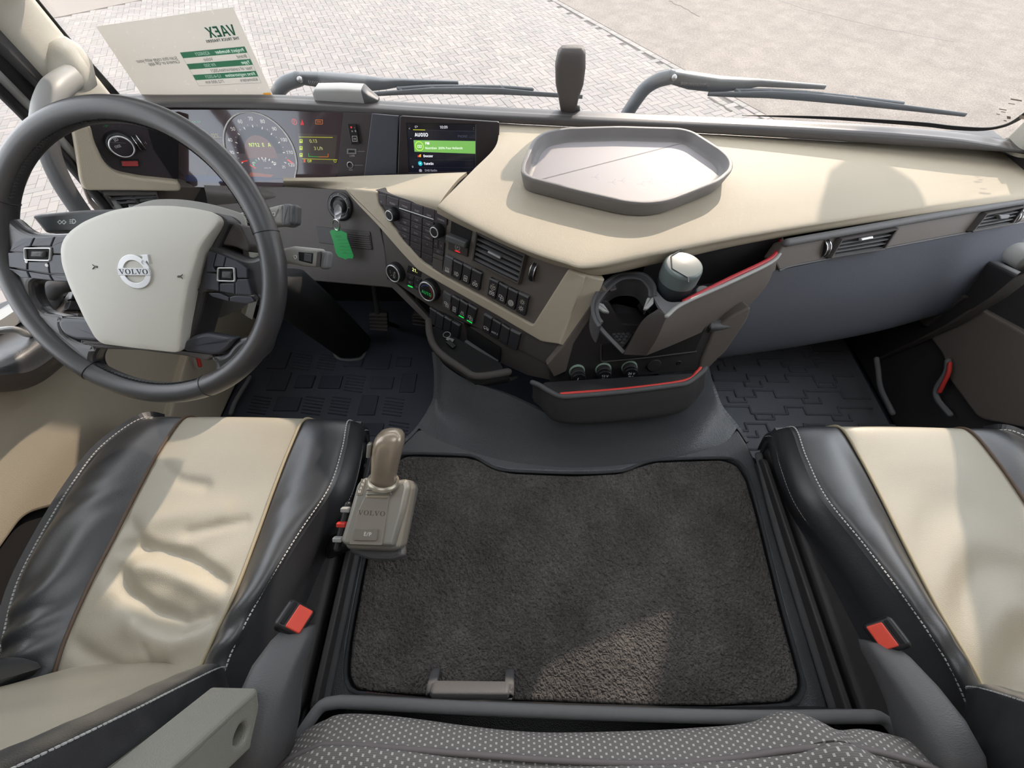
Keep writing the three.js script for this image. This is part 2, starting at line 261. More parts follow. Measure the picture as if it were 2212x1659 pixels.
// ================================================================ outside: paving, asphalt
{
  const w = 0.10419, th = -0.4399, o = [1.1186, -8.1338], a = [Math.cos(th), Math.sin(th)], b = [-Math.sin(th), Math.cos(th)];
  const E0 = AY(1295, 50, 0), E1 = AY(1500, 163, 0), eu = E1.clone().sub(E0).normalize(), en = V(-eu.z, 0, eu.x); if (en.x < 0) en.negate();   // edge of the asphalt
  const F0 = AY(180, 26, 0), F1 = AY(307, 0, 0), fu = F1.clone().sub(F0).normalize(), fn = V(-fu.z, 0, fu.x); if (fn.z > 0) fn.negate();
  const G = struct('ground_paving', box(-30, 40, -0.3, -0.012, -40, 12, 0.01), std(0.11, 0.10, 0.09, 0.95));
  const hg = w * 0.965, lg = w * 1.965, brickG = new THREE.BufferGeometry();
  { // chamfered brick, 1 wide (x) by 2 long (z)
    const X = hg / 2, Z = lg / 2, c = 0.004, d = 0.06, p = [], id = [];
    for (const [k, y] of [[0, -d], [0, -c], [c, 0]]) for (const [sx, sz] of [[-1, -1], [1, -1], [1, 1], [-1, 1]]) p.push(sx * (X - k), y, sz * (Z - k));
    for (const L of [0, 4]) for (let k = 0; k < 4; k++) { const m = (k + 1) % 4; id.push(L + k, L + 4 + k, L + 4 + m, L + k, L + 4 + m, L + m); }
    id.push(8, 11, 10, 8, 10, 9); brickG.setAttribute('position', new THREE.Float32BufferAttribute(p, 3)); brickG.setIndex(id);
    const nb = brickG.toNonIndexed(); nb.computeVertexNormals(); brickG.copy(nb); brickG.setAttribute('uv', new THREE.Float32BufferAttribute(new Float32Array(brickG.attributes.position.count * 2), 2));
  }
  const tones = [[.225, .203, .19], [.238, .211, .196], [.21, .194, .183], [.25, .223, .205], [.23, .206, .196], [.217, .203, .187], [.24, .22, .206]].map((c) => std(...c, 0.9, { side: THREE.DoubleSide }));
  const all = [];
  const put = (x, z, ang, y = 0) => { const P = V(x, y, z); all.push([P, ang]); };
  for (let j = -70; j <= 60; j++) for (let i = -160; i <= 160; i++) for (const [cx, cy, t] of [[-0.5, 1, 0], [1, 0.5, 1]]) {
    const la = i - 2 * j + cx, lb = i + 2 * j + cy, x = o[0] + w * (la * a[0] + lb * b[0]), z = o[1] + w * (la * a[1] + lb * b[1]);
    if (x < -13 || x > 6 || z > -1.6 || z < -15) continue;
    if ((x - E0.x) * en.x + (z - E0.z) * en.z > -0.17) continue;
    if ((x - F0.x) * fn.x + (z - F0.z) * fn.z > 0) continue;
    put(x, z, t ? Math.atan2(a[0], a[1]) : Math.atan2(b[0], b[1]), rr(-0.002, 0.002));
  }
  for (let k = -60; k < 60; k++) { const s = (k + 0.5) * w * 2.02; const x = E0.x + eu.x * s - en.x * w * 0.55, z = E0.z + eu.z * s - en.z * w * 0.55; if (z < -1.6 && z > -16) put(x, z, Math.atan2(eu.x, eu.z), 0.003); }
  // which ones show largest through the windscreen and the driver's window
  const seen = ([P]) => { const d = P.clone().sub(EYE), q = d.dot(fwd); const u = IMG_W / 2 + FOCAL * d.dot(camR) / q, v = IMG_H / 2 + FOCAL * d.dot(camD) / q; const inWin = u > 240 && v > 0 && v < 205 + Math.max(0, u - 800) * 0.06 && u < 2100; const side = u > 0 && u < 150 && v > 240 && v < 560 && P.x < -1.6; return inWin || side ? q : 99; };
  all.forEach((e) => e.push(seen(e))); all.sort((p, q) => p[2] - q[2]);
  const rest = [];
  all.forEach(([P, ang], k) => {
    if (k >= 300) { rest.push([P, ang]); return; }
    const m = part(G, 'brick', brickG, tones[Math.floor(rnd() * tones.length)]); m.position.copy(P); m.rotation.y = ang;
  });
  const far = new THREE.InstancedMesh(brickG, std(1, 1, 1, 0.9, { side: THREE.DoubleSide }), rest.length); far.name = 'distant_bricks'; far.userData.kind = 'stuff';
  const mm = new THREE.Matrix4();
  rest.forEach(([P, ang], k) => { mm.makeRotationY(ang).setPosition(P); far.setMatrixAt(k, mm); far.setColorAt(k, tones[Math.floor(rnd() * tones.length)].color.clone().multiplyScalar(rr(0.94, 1.06))); });
  G.add(far);
  // asphalt beyond the edge, with hairline cracks and loose light grit
  const speck = colorTex(1.6, 512, (x, y) => { const n = 0.55 * L128(x, y) + 0.45 * L64(x * 2, y * 2), g = L128(x * 3.1 % 1, y * 3.3 % 1); let v = 0.475 + 0.13 * (n - 0.5) + (g > 0.83 ? 0.13 : 0) - (g < 0.12 ? 0.09 : 0) + 0.05 * (L8(x, y) - 0.5); return [v * 1.02, v * 0.955, v * 0.895]; });
  const asM = new THREE.MeshPhysicalMaterial({ map: speck, roughness: 0.95, bumpMap: bump(0.4, 256, (x, y) => L128(x, y)), bumpScale: 0.004 });
  const far2 = (e, u, n, s, k) => e.clone().addScaledVector(u, s).addScaledVector(n, k);
  const gy = lifted(flatY(0), 0.006);
  const v2 = (p) => to2(gy, p);
  struct('asphalt_yard', slab(gy, [v2(far2(E0, eu, en, -40, 0)), v2(far2(E0, eu, en, 14, 0)), v2(far2(E0, eu, en, 14, 30)), v2(far2(E0, eu, en, -40, 30))], { t: 0.05, bevel: 0.003 }), asM);
  struct('asphalt_road', slab(gy, [v2(far2(F0, fu, fn, -30, 0)), v2(far2(F0, fu, fn, 13, 0)), v2(far2(F0, fu, fn, 13, 25)), v2(far2(F0, fu, fn, -30, 25))], { t: 0.05, bevel: 0.003 }), std(0.235, 0.205, 0.18, 0.95, { bumpMap: asM.bumpMap, bumpScale: 0.004 }));
  const crackM = std(0.14, 0.125, 0.11, 0.95), crack = (pp) => { const q = []; pp.forEach(([x, y], i) => { const p = AY(x, y, 0.006); q.push(p); if (i + 1 < pp.length) { const n = AY(pp[i + 1][0], pp[i + 1][1], 0.006); for (let k = 1; k < 6; k++) q.push(p.clone().lerp(n, k / 6).add(V(rr(-.02, .02), 0, rr(-.02, .02)))); } }); const s = new THREE.TubeGeometry(new THREE.CatmullRomCurve3(q), 60, 0.014, 5); s.translate(0, -0.006, 0); s.scale(1, 1, 1); return s; };
  const yard = scene.getObjectByName('asphalt_yard');
  part(yard, 'crack', merge([crack([[1445, 2], [1478, 18], [1511, 36]]), crack([[1530, 210], [1580, 240]])]), crackM);
  part(yard, 'crack', crack([[1620, -20], [1740, 20], [1900, 60], [2060, 90]]), std(0.24, 0.21, 0.19, 0.95));
}
// ================================================================ the cab shell
const zw = (x, y) => -1.19 + 0.075 * (x / 1.1) ** 2 + 0.16 * (y - 2.27);       // inner face of the windscreen
{
  const shellM = M.headliner;
  struct('floor', box(-1.2, 1.2, 1.48, 1.588, -1.2, 1.05), M.rubberDark);
  struct('wall_front', box(-1.17, 1.17, 1.45, 2.19, -1.2, -1.135), M.black);
  struct('wall_back', box(-1.2, 1.2, 1.45, 3.72, 1.05, 1.1), shellM);
  const roofPl = planeB(V(0, 3.72, 0), V(1, 0, 0), V(0, 0, -1)), r2 = (x, z) => new THREE.Vector2(x, -z);
  struct('ceiling', slab(roofPl, [r2(-1.2, -0.95), r2(1.2, -0.95), r2(1.2, 1.1), r2(-1.2, 1.1)], { t: 0.06, holes: [[r2(-0.42, -0.5), r2(0.42, -0.5), r2(0.42, 0.3), r2(-0.42, 0.3)]], bevel: 0.004 }), shellM);
  struct('window_4', box(-0.43, 0.43, 3.722, 3.728, -0.51, 0.31, 0.001), M.glass);
  struct('trim_3', skin([[V(-1.15, 3.7, -0.83), V(0, 3.7, -0.93), V(1.15, 3.7, -0.83)], [V(-1.15, 3.25, -0.9), V(0, 3.2, -1.0), V(1.15, 3.25, -0.9)]], { t: 0.04, nu: 12, nv: 4 }), shellM);   // header above the windscreen
  for (const s of [-1, 1]) {
    const pl = planeB(V(s * 1.13, 0, 0), V(0, 0, 1), V(0, 1, 0)); const q = (z, y) => new THREE.Vector2(z, y);
    const sill = (z) => 2.165 + 0.33 * (z + 0.54);
    const hf = s > 0 ? 0.035 : 0, hole = [q(-0.93 - hf, sill(-0.93 - hf)), q(-0.1, sill(-0.1) + 0.02), q(-0.1, 3.3), q(-0.78, 3.3), q(-0.945 - hf, 2.36)];
    const g = slab(pl, [q(-1.13, 1.45), q(1.1, 1.45), q(1.1, 3.72), q(-0.82, 3.72), q(-0.82, 3.3), q(-1.02, 2.3), q(-1.13, 2.2)], { t: 0.05, lift: 0, holes: [hole], bevel: 0.004 });
    struct(s < 0 ? 'wall_left' : 'wall_right', g, M.darker);
    const pane = slab(planeB(V(s * 1.15, 0, 0), V(0, 0, 1), V(0, 1, 0)), [q(-0.95, sill(-0.95) - 0.01), q(-0.08, sill(-0.08)), q(-0.08, 3.32), q(-0.77, 3.32), q(-0.965 - hf, 2.36), q(-0.95 - hf, sill(-0.95 - hf) - 0.01)], { t: 0.004, bevel: 0 });
    struct(s < 0 ? 'window_2' : 'window_3', pane, M.glass);
  }
  // windscreen with its black edge band along the bottom
  const wsRow = (y, n = 9) => { const r = []; for (let i = 0; i < n; i++) { const x = -1.14 + 2.28 * i / (n - 1); r.push(V(x, y, zw(x, y))); } return r; };
  const ws = struct('window_1', skin([wsRow(2.14), wsRow(2.6), wsRow(3.0), wsRow(3.35)], { t: 0.005, nu: 32, nv: 16 }), M.glass);
  const bl = [[1603, 250], [1700, 254], [1800, 259], [1900, 266], [2000, 274], [2060, 281], [2120, 283], [2165, 276], [2195, 264], [2225, 246]], bh = [[1603, 249], [1700, 249.5], [1800, 252.5], [1900, 258], [2000, 265], [2060, 272], [2130, 276], [2168, 270], [2190, 260], [2215, 242]];
  const onWS = (p) => surfZ(p[0], p[1], (x, y) => zw(x, y) + 0.006);
  part(ws, 'edge_band', skin([bh.map(onWS), bl.map(onWS)], { t: 0.002, nu: 40, nv: 2 }), M.black);
  part(ws, 'edge_band', skin([[[78, -6], [150, 82], [206, 145], [262, 208]].map(onWS), [[64, -6], [136, 84], [192, 150], [246, 214]].map(onWS)], { t: 0.002, nu: 30, nv: 2 }), M.black);
  // small print etched in the lower right corner of the glass
  const ep = plane(onWS([2150, 195]), onWS([2225, 200]), onWS([2190, 262]));
  const pr = print(ep, [[2140, 205], [2225, 205], [2225, 270], [2140, 270]], 4000, '#000');
  const mark = (g) => part(ws, 'glass_marking', g, std(0.3, 0.26, 0.23, 0.8));
  const bar = (x, y, w, h) => slab(ep, [[x, y], [x + w, y + w * 0.16], [x + w, y + w * 0.16 + h], [x, y + h]], { t: 0.001, lift: 0.001, bevel: 0 });
  mark(merge([bar(2183, 212, 24, 3), bar(2178, 222, 14, 1.5), bar(2158, 234, 16, 2), bar(2162, 240, 10, 1.5), bar(2152, 245, 8, 1.5), bar(2175, 250, 8, 6), bar(2202, 248, 10, 8), bar(2168, 259, 6, 2)]));
  // A-pillars
  for (const s of [-1, 1]) {
    const p = struct(s < 0 ? 'trim_1' : 'trim_2', loft([[2.2, -1.03, 0.06, 0.062], [2.42, -1.015, 0.055, 0.066], [2.7, -0.985, 0.055, 0.068], [3.3, -0.89, 0.05, 0.05], [3.7, -0.8, 0.05, 0.05]].map(([y, z, w, h]) => [V(s * 1.118 + (s > 0 ? 0.025 : 0), y, z - (s > 0 ? 0.04 : 0)), s > 0 ? w * 0.6 : w, s > 0 ? h * 0.6 : h]), V(1, 0, 0), V(0, 0.1, 1), 20, 3.5), M.cover);
    part(p, 'door_seal', tube([...[[2.1, -0.935], [2.36, -0.94], [2.8, -0.88], [3.3, -0.79]].map(([y, z]) => V(s > 0 ? 1.15 : -1.115, y, s > 0 ? z - 0.09 : z))], 0.017), M.void);
    part(p, 'window_frame', tube([...[[2.05, -0.905], [2.36, -0.922], [2.8, -0.855], [3.3, -0.74]].map(([y, z]) => V(s > 0 ? 1.155 : -1.125, y, s > 0 ? z - 0.10 : z))], 0.012), M.lightGrey);
    part(p, 'window_seal', tube([...[[2.05, -0.885], [2.36, -0.902], [2.8, -0.835], [3.3, -0.72]].map(([y, z]) => V(s > 0 ? 1.16 : -1.13, y, s > 0 ? z - 0.11 : z))], 0.011), M.black);
  }
}
// grab handle at the driver's pillar
{
  const t = thing('grab_handle', 'curved grey grab handle in a cream bracket on the left windscreen pillar', 'handle');
  part(t, 'bracket', loft([[AX(178, 190, -1.03), 0.026, 0.024], [AX(150, 145, -1.045), 0.04, 0.034], [AX(125, 105, -1.06), 0.038, 0.03], [AX(112, 85, -1.07), 0.024, 0.02]], V(1, 0, 0), V(0, 0, 1), 20, 3), M.cover);
  part(t, 'upper_bar', tube([AX(158, 166, -1.03), AX(138, 178, -1.02), AX(116, 198, -1.01), AX(102, 230, -1.01), AX(96, 268, -1.01)], 0.0205, { rs: 16 }), M.lightGrey);
  part(t, 'lower_bar', tube([AX(96, 266, -1.01), AX(101, 300, -1.01), AX(114, 350, -1.01), AX(140, 405, -1.01), AX(178, 462, -1.01), AX(200, 490, -1.01)], 0.0165, { rs: 14 }), M.midGrey);
}
// sheet of paper taped inside the windscreen, read from behind
{
  const f = (x, y) => zw(x, y) + 0.014;
  const c = [[207, 57], [503, 15], [592, 212], [318, 222]].map(([x, y]) => surfZ(x, y, f));
  const mid = (p, q, k) => p.clone().lerp(q, k);
  const pl = plane(c[3], c[2], mid(c[0], c[1], 0.5));
  const P = print(pl, [[200, 50], [508, 10], [600, 225], [310, 235]], 4200, '#e4e2de');
  const q = (u, v) => { const p = mid(mid(c[0], c[1], u), mid(c[3], c[2], u), v); return to2(pl, p); };   // u from the left, v from the top
  const C = P.c, mirror = (u, v, s, size, col, al = 'right', bold = false, sx = 1) => { const [x, y] = P.at(q(u, v)), [x2, y2] = P.at(q(u + 0.05, v)); C.save(); C.translate(x, y); C.rotate(Math.atan2(y2 - y, x2 - x)); C.scale(-sx, 1); C.font = (bold ? 'bold ' : '') + Math.round(size * P.k) + 'px sans-serif'; C.fillStyle = col; C.textBaseline = 'middle'; C.textAlign = al; C.fillText(s, 0, 0); C.restore(); };
  const bar = (u0, v0, u1, v1, col) => { C.fillStyle = col; C.beginPath(); [[u0, v0], [u1, v0], [u1, v1], [u0, v1]].forEach(([u, v], i) => { const [x, y] = P.at(q(u, v)); i ? C.lineTo(x, y) : C.moveTo(x, y); }); C.closePath(); C.fill(); };
  const sc = (h) => h;
  for (let k = 0; k < 60; k++) { const u = rnd(), v = rnd(); const [x, y] = P.at(q(u, v)); C.fillStyle = 'rgba(245,242,240,0.5)'; C.beginPath(); C.ellipse(x, y, rr(3, 16), rr(2, 8), rr(0, 3), 0, 7); C.fill(); }
  mirror(0.945, 0.21, 'VAEX', 0.027, '#3c7a62', 'left', true, 0.95);
  mirror(0.945, 0.295, 'THE TRUCK TRADERS', 0.0068, '#4a5a55', 'left', true, 1.1);
  const rows = [['Project Number', 'K204021', 1], ['Brand', 'Volvo', 0], ['Type', 'FH 500', 1], ['Year of construction', '2021', 0], ['First registration', '12-4-2021', 1], ['Kilometers', '712.000 km', 0]];
  rows.forEach(([a, b, g], i) => { const v0 = 0.385 + i * 0.068; if (g) bar(0.47, v0, 0.955, v0 + 0.066, '#5f9c80'); mirror(0.94, v0 + 0.034, a, 0.0085, g ? '#eef4f0' : '#555f5b', 'left', g); mirror(0.68, v0 + 0.034, b, 0.0085, g ? '#dfeae4' : '#666', 'left', false); });
  C.strokeStyle = '#777'; C.lineWidth = 1.5; C.beginPath(); [[0.47, 0.385], [0.955, 0.385], [0.955, 0.80], [0.47, 0.80]].forEach(([u, v], i) => { const [x, y] = P.at(q(u, v)); i ? C.lineTo(x, y) : C.moveTo(x, y); }); C.closePath(); C.stroke();
  mirror(0.43, 0.44, 'Scan this code with your', 0.0085, '#6a6f6c', 'left'); mirror(0.43, 0.485, 'Camera or QR app', 0.0085, '#6a6f6c', 'left');
  bar(0.93, 0.93, 0.99, 1.0, '#eac04a'); 
  const rows3 = [0, 0.5, 1].map((v) => [0, 0.33, 0.66, 1].map((u) => mid(mid(c[0], c[1], u), mid(c[3], c[2], u), v)));
  const g = P.uv(skin(rows3, { t: 0.0006, nu: 16, nv: 10 }));
  single('paper_sheet', g, new THREE.MeshPhysicalMaterial({ map: P.tex(), roughness: 0.7, transmission: 0.5, thickness: 0 }), 'white sale sheet with mirrored green print taped inside the windscreen', 'paper');
}
// wipers outside the glass
function wiper(name, label, J, armEnd, blade, z, spr) {
  const t = thing(name, label, 'wiper', 'windscreen wipers');
  const at = (p, dz = 0) => AZ(p[0], p[1], z + dz);
  part(t, 'arm_base', tube(J.map(([x, y]) => at([x, y])), 0.0175, { rs: 14 }), M.wiper);
  const L = J[J.length - 1];
  part(t, 'arm', loft(armEnd.map(([x, y, w]) => [at([x, y]), w, w * 0.8]), V(0, 1, 0.1).normalize(), V(0, -0.1, 1).normalize(), 16, 4), M.wiper);
  part(t, 'pivot_pin', lathe([[0, 0.016], [0.006, 0.015], [0.007, 0.01], [0.007, -0.01]], at([L[0] + 6, L[1] + 1], 0.01), V(0, 0.3, 1)), M.steel);
  const sp = []; for (let k = 0; k < 90; k++) { const u = k / 90, p = at([spr[0] + (spr[2] - spr[0]) * u, spr[1] + (spr[3] - spr[1]) * u], 0.012); sp.push(p.add(V(0, 0.004 * Math.cos(k * 1.4), 0.004 * Math.sin(k * 1.4)))); }
  part(t, 'spring', tube(sp, 0.0011, { seg: 200, rs: 5 }), M.grey);
  part(t, 'blade', loft(blade.map(([x, y, w]) => [at([x, y], 0.02), 0.004, w ?? 0.005]), V(0, 0.2, 1).normalize(), V(0, 1, 0), 10, 3), M.wiper);
  const fr = blade.slice(1, -1).map(([x, y]) => at([x, y - 9], 0.012));
  part(t, 'blade_frame', merge([tube(fr, 0.0045, { rs: 8 }), ...[1, 2, 3, 4].map((k) => { const i = Math.min(k, blade.length - 2); return tube([at([blade[i][0], blade[i][1] - 10], 0.012), at([blade[i][0] + 14, blade[i][1]], 0.02)], 0.004, { rs: 6 }); })]), M.wiper);
  return t;
}
wiper('wiper', 'grey wiper left of centre outside the glass, in front of the instruments', [[588, 222, 0.022], [602, 196, 0.019], [618, 180, 0.017], [645, 170, 0.015]], [[640, 168, 0.013], [700, 173, 0.017], [770, 180, 0.019], [830, 181, 0.012], [870, 178, 0.008], [990, 179, 0.005]],
  [[780, 205], [860, 200, 0.006], [930, 196, 0.008], [1010, 196, 0.009], [1080, 197, 0.008], [1150, 202, 0.006], [1258, 209]], -1.27, [668, 178, 745, 183]);
wiper('wiper', 'grey wiper right of the small sensor unit, outside the passenger side glass', [[1352, 250, 0.024], [1375, 215, 0.021], [1395, 190, 0.019], [1420, 174, 0.017], [1448, 166, 0.016]], [[1442, 164, 0.014], [1490, 174, 0.018], [1550, 182, 0.017], [1610, 181, 0.012], [1640, 179, 0.008], [1782, 188, 0.005]],
  [[1530, 203], [1590, 204, 0.007], [1660, 204, 0.009], [1740, 209, 0.01], [1840, 219, 0.009], [1950, 232, 0.007], [2085, 248]], -1.27, [1470, 180, 1530, 184]);
// sensor unit on the inside of the glass
{
  const t = thing('sensor_unit', 'slim black sensor unit standing at the middle of the windscreen', 'sensor');
  const z = -1.16, at = (x, y) => AZ(x, y, z);
  part(t, 'housing', loft([[at(1227, 232), 0.02, 0.02], [at(1228, 205), 0.026, 0.02], [at(1230, 178), 0.034, 0.022], [at(1232, 140), 0.036, 0.024], [at(1235, 112), 0.032, 0.02], [at(1236, 101), 0.024, 0.01]], V(1, 0, 0), V(0, -0.1, 1).normalize(), 24, 4), M.dark);
  part(t, 'base_stub', loft([[at(1243, 238), 0.012, 0.01], [at(1243, 228), 0.011, 0.009], [at(1243, 225), 0.007, 0.006]], V(1, 0, 0), V(0, 0, 1), 16, 3), M.midGrey);
}
// little hood that lies on the dash top behind the instruments
{
  const t = thing('dash_sensor_hood', 'flat grey sensor hood on the dash top before the left wiper', 'sensor');
  const zz = (x) => zw(x, 2.3) + 0.03, at = (x, y) => surfZ(x, y, zz);
  part(t, 'cover', loft([[at(684, 206), 0.014, 0.02], [at(690, 202), 0.017, 0.022], [at(740, 202), 0.018, 0.022], [at(788, 203), 0.017, 0.022]], V(0, 1, 0), V(0, 0, 1), 16, 5), M.lightGrey);
  part(t, 'side_wedge', loft([[at(788, 203), 0.017, 0.022], [at(800, 208), 0.010, 0.018], [at(818, 215), 0.003, 0.01]], V(0, 1, 0), V(0, 0, 1), 16, 5), M.midGrey);
}
// front mirror and lowered sun blind (above the frame; they shade the dash and the seats)
{
  const t = thing('front_mirror', 'rounded front mirror on an arm outside above the passenger side glass', 'mirror');
  const c = V(1.165, 2.865, -1.87);
  part(t, 'housing', loft([[c.clone().add(V(-0.02, -0.22, 0)), 0.06, 0.03], [c.clone().add(V(-0.01, -0.19, 0)), 0.10, 0.05], [c.clone().add(V(0, -0.1, 0)), 0.125, 0.06], [c.clone().add(V(0.02, 0.05, 0)), 0.13, 0.06], [c.clone().add(V(0.03, 0.14, 0)), 0.13, 0.05], [c.clone().add(V(0.03, 0.17, 0)), 0.05, 0.03]], V(1, 0, 0), V(0, 0, 1), 28, 2.6), M.black);
  part(t, 'arm', tube([c.clone().add(V(0.03, 0.12, 0)), c.clone().add(V(0.08, 0.5, 0.25)), V(1.0, 3.6, -1.05)], 0.02), M.black);
  const b = thing('sun_visor', 'long dark sun visor hanging across the windscreen', 'visor');
  const rw = (y) => { const r = []; for (let i = 0; i < 9; i++) { const x = -1.08 + 2.16 * i / 8; r.push(V(x, y + 0.012 * x, zw(x, y) + 0.035)); } return r; };
  part(b, 'cloth', skin([rw(2.96), rw(2.75), rw(2.535)], { t: 0.002, nu: 20, nv: 12 }), new THREE.MeshPhysicalMaterial({ color: 0x8a8880, roughness: 0.95, transmission: 0.35, thickness: 0, side: THREE.DoubleSide }));
  part(b, 'bottom_bar', tube(rw(2.532), 0.009, { rs: 10 }), M.midGrey);
}
// ================================================================ dashboard
const padPl = planeB(V(0, 2.235, 0), V(1, -0.043, 0).normalize(), V(0, 0, -1));
const plS = plane(AY(815, 415, 2.2), AY(1245, 590, 2.2), AY(1190, 785, 1.98));           // centre stack, turned to the driver
const plC = plane(AZ(500, 245, -1.085), AZ(740, 250, -1.085), AZ(600, 385, -1.03));      // instruments
const plL = plane(AZ(165, 255, -0.955), AZ(385, 250, -1.07), AZ(290, 400, -0.955));      // left end of the dash
const plD = plane(AZ(800, 250, -1.075), AZ(1078, 268, -1.07), AZ(1008, 372, -1.035));    // screen
const plR = plane(AY(1264, 594, 2.2), AY(1190, 785, 2.0), AY(1510, 760, 2.0));           // passenger-side face of the console
const plV = plane(AY(1702, 524, 2.185), AY(2212, 436, 2.165), AY(1728, 570, 2.14));      // passenger vent strip
const plI = plane(AY(460, 410, 2.125), AY(820, 470, 2.125), AY(700, 590, 1.99));         // ignition panel
const plVL = plane(AZ(180, 410, -0.885), AZ(388, 410, -1.0), AZ(280, 500, -0.93));       // driver's vent panel
const dash = thing('dashboard', 'wide cream and charcoal dashboard across the whole cab under the windscreen', 'dashboard');
{
  // dark core that closes the body behind the faces
  part(dash, 'core', merge([
    slab(flatY(2.14), [[-1.08, -1.12], [-1.08, -1.0], [-0.75, -1.09], [-0.50, -1.08], [-0.40, -0.96], [0, -0.72], [0.04, -0.80], [0.42, -0.88], [1.05, -1.0], [1.08, -1.13]].map(([x, z]) => new THREE.Vector2(x, -z)), { t: 0.14, bevel: 0.004 }),
    slab(flatY(2.16), [[-0.46, -1.12], [-0.46, -0.98], [-0.36, -0.86], [-0.02, -0.68], [0.0, -0.69], [0.03, -0.82], [0.42, -0.90], [0.42, -1.12]].map(([x, z]) => new THREE.Vector2(x, -z)), { t: 0.24, bevel: 0.004 }),
    slab(flatY(1.97), [[-0.31, -1.12], [-0.31, -0.86], [-0.05, -0.67], [0.02, -0.65], [0.30, -0.68], [0.33, -0.76], [0.33, -1.12]].map(([x, z]) => new THREE.Vector2(x, -z)), { t: 0.10, bevel: 0.004 }),
    slab(flatY(2.165), [[-0.2, -1.15], [-0.2, -0.86], [0.0, -0.72], [0.04, -0.83], [0.42, -0.88], [1.06, -0.98], [1.08, -1.14]].map(([x, z]) => new THREE.Vector2(x, -z)), { t: 0.06, bevel: 0.004 }),
    slab(flatY(2.24), [[-1.08, -1.16], [-1.08, -1.10], [-0.9, -1.115], [-0.2, -1.12], [-0.2, -1.17]].map(([x, z]) => new THREE.Vector2(x, -z)), { t: 0.12, bevel: 0.004 }),
  ]), M.black);
  // long ledge under the glass
  const yL = (x) => 2.272 - 0.055 * x, hx = (x) => -1.19 + 0.075 * (x / 1.1) ** 2 + 0.03;
  const topPx = [[150, 214], [190, 208], [300, 206], [460, 205], [620, 206], [760, 213], [900, 222], [1070, 231], [1240, 239], [1420, 247], [1600, 255], [1780, 264], [1955, 275], [2090, 289], [2240, 318]];
  const botPx = [[150, 236], [190, 232], [300, 233], [460, 234], [620, 239], [760, 247], [900, 256], [1070, 265], [1240, 274], [1420, 283], [1600, 293], [1780, 303], [1955, 314], [2090, 322], [2240, 332]];
  const top = topPx.map(([x, y]) => surfZ(x, y, (X) => hx(X)));
  const lip = top.map((p, i) => { const k = i / 14; return p.clone().add(V(0, 0.002, 0.024 + 0.022 * k)); });
  const bot = botPx.map(([x, y]) => surfZ(x, y, (X) => hx(X) + 0.045));
  const mid1 = lip.map((p, i) => p.clone().lerp(bot[i], 0.45).add(V(0, 0.004, 0.007)));
  const g = skin([top.map((p) => p.clone().add(V(0, -0.035, -0.02))), top, lip.map((p) => p.clone().add(V(0, 0, -0.008))), lip, mid1, bot, bot.map((p) => p.clone().add(V(0, 0.002, -0.05)))], { t: 0.006, nu: 80, nv: 30 });
  part(dash, 'ledge', g, M.ledge);
  // cream pad on the passenger side, with rolled front edge
  const back = [[1078, 266], [1140, 270], [1300, 278], [1500, 288], [1700, 299], [1900, 311], [2060, 319], [2235, 330]].map(([x, y]) => on(padPl, x, y));
  const seam0 = on(padPl, 1006, 374), frontPx = [[948, 442], [1010, 478], [1120, 530], [1215, 562], [1275, 572], [1420, 543], [1690, 493], [2240, 402]];
  const front = frontPx.map(([x, y]) => on(padPl, x, y));
  const lowPx = [[945, 462], [1010, 494], [1130, 548], [1235, 584], [1300, 594], [1440, 565], [1692, 512], [2240, 426]];
  const low = lowPx.map(([x, y], i) => AY(x, y, 2.205 - i * 0.004));
  const midr = [0.35, 0.7].map((k) => front.map((p, i) => back[i].clone().lerp(p, k)));
  midr[0][0] = on(padPl, 1071, 315); midr[1][0] = on(padPl, 1022, 367); 
  const roll = front.map((p, i) => p.clone().lerp(low[i], 0.55).add(V(0, 0.006, 0.004)));
  part(dash, 'passenger_pad', skin([back, ...midr, front.map((p, i) => p.clone().lerp(midr[1][i], 0.06)), roll, low, low.map((p) => p.clone().add(V(0, -0.006, -0.03)))], { t: 0.008, nu: 70, nv: 40 }), M.beige, 'cream textured top pad');
  // driver's side: cream frame round the instruments
  part(dash, 'instrument_surround', slab(plL, [[150, 262], [192, 262], [200, 298], [222, 345], [246, 366], [300, 377], [384, 386], [388, 406], [280, 404], [178, 403], [168, 380], [160, 320]], { t: 0.08, lift: 0.024, r: 0.012, bevel: 0.006, bs: 4 }), M.beige);
  const rimTop = [[615, 385], [700, 384], [800, 380], [900, 376], [1008, 372]], rimMid = [[616, 392], [700, 391], [800, 392], [900, 398], [985, 392]], rimLow = [[616, 402], [700, 402], [762, 408], [812, 415], [945, 460]];
  const rt = rimTop.map(([x, y]) => AY(x, y, 2.17 + (x - 615) * 0.00015)), rl = rimLow.map(([x, y]) => on(plS, x, y));
  const seamP = [AY(1008, 372, 2.229), AY(985, 392, 2.238), AY(952, 436, 2.236), on(plS, 945, 462)];
  part(dash, 'driver_lip', skin([[AY(612, 384, 2.165), AY(612, 391, 2.165), AY(613, 399, 2.142), AY(615, 404, 2.13)], [AY(700, 383, 2.168), AY(700, 391, 2.166), AY(700, 400, 2.15), AY(690, 406, 2.138)], [AY(800, 379, 2.178), AY(795, 392, 2.178), AY(775, 405, 2.172), AY(752, 412, 2.165)], [AY(900, 376, 2.20), AY(885, 395, 2.206), AY(850, 412, 2.205), on(plS, 814, 417)], seamP], { t: 0.006, nu: 24, nv: 50 }), M.beige);
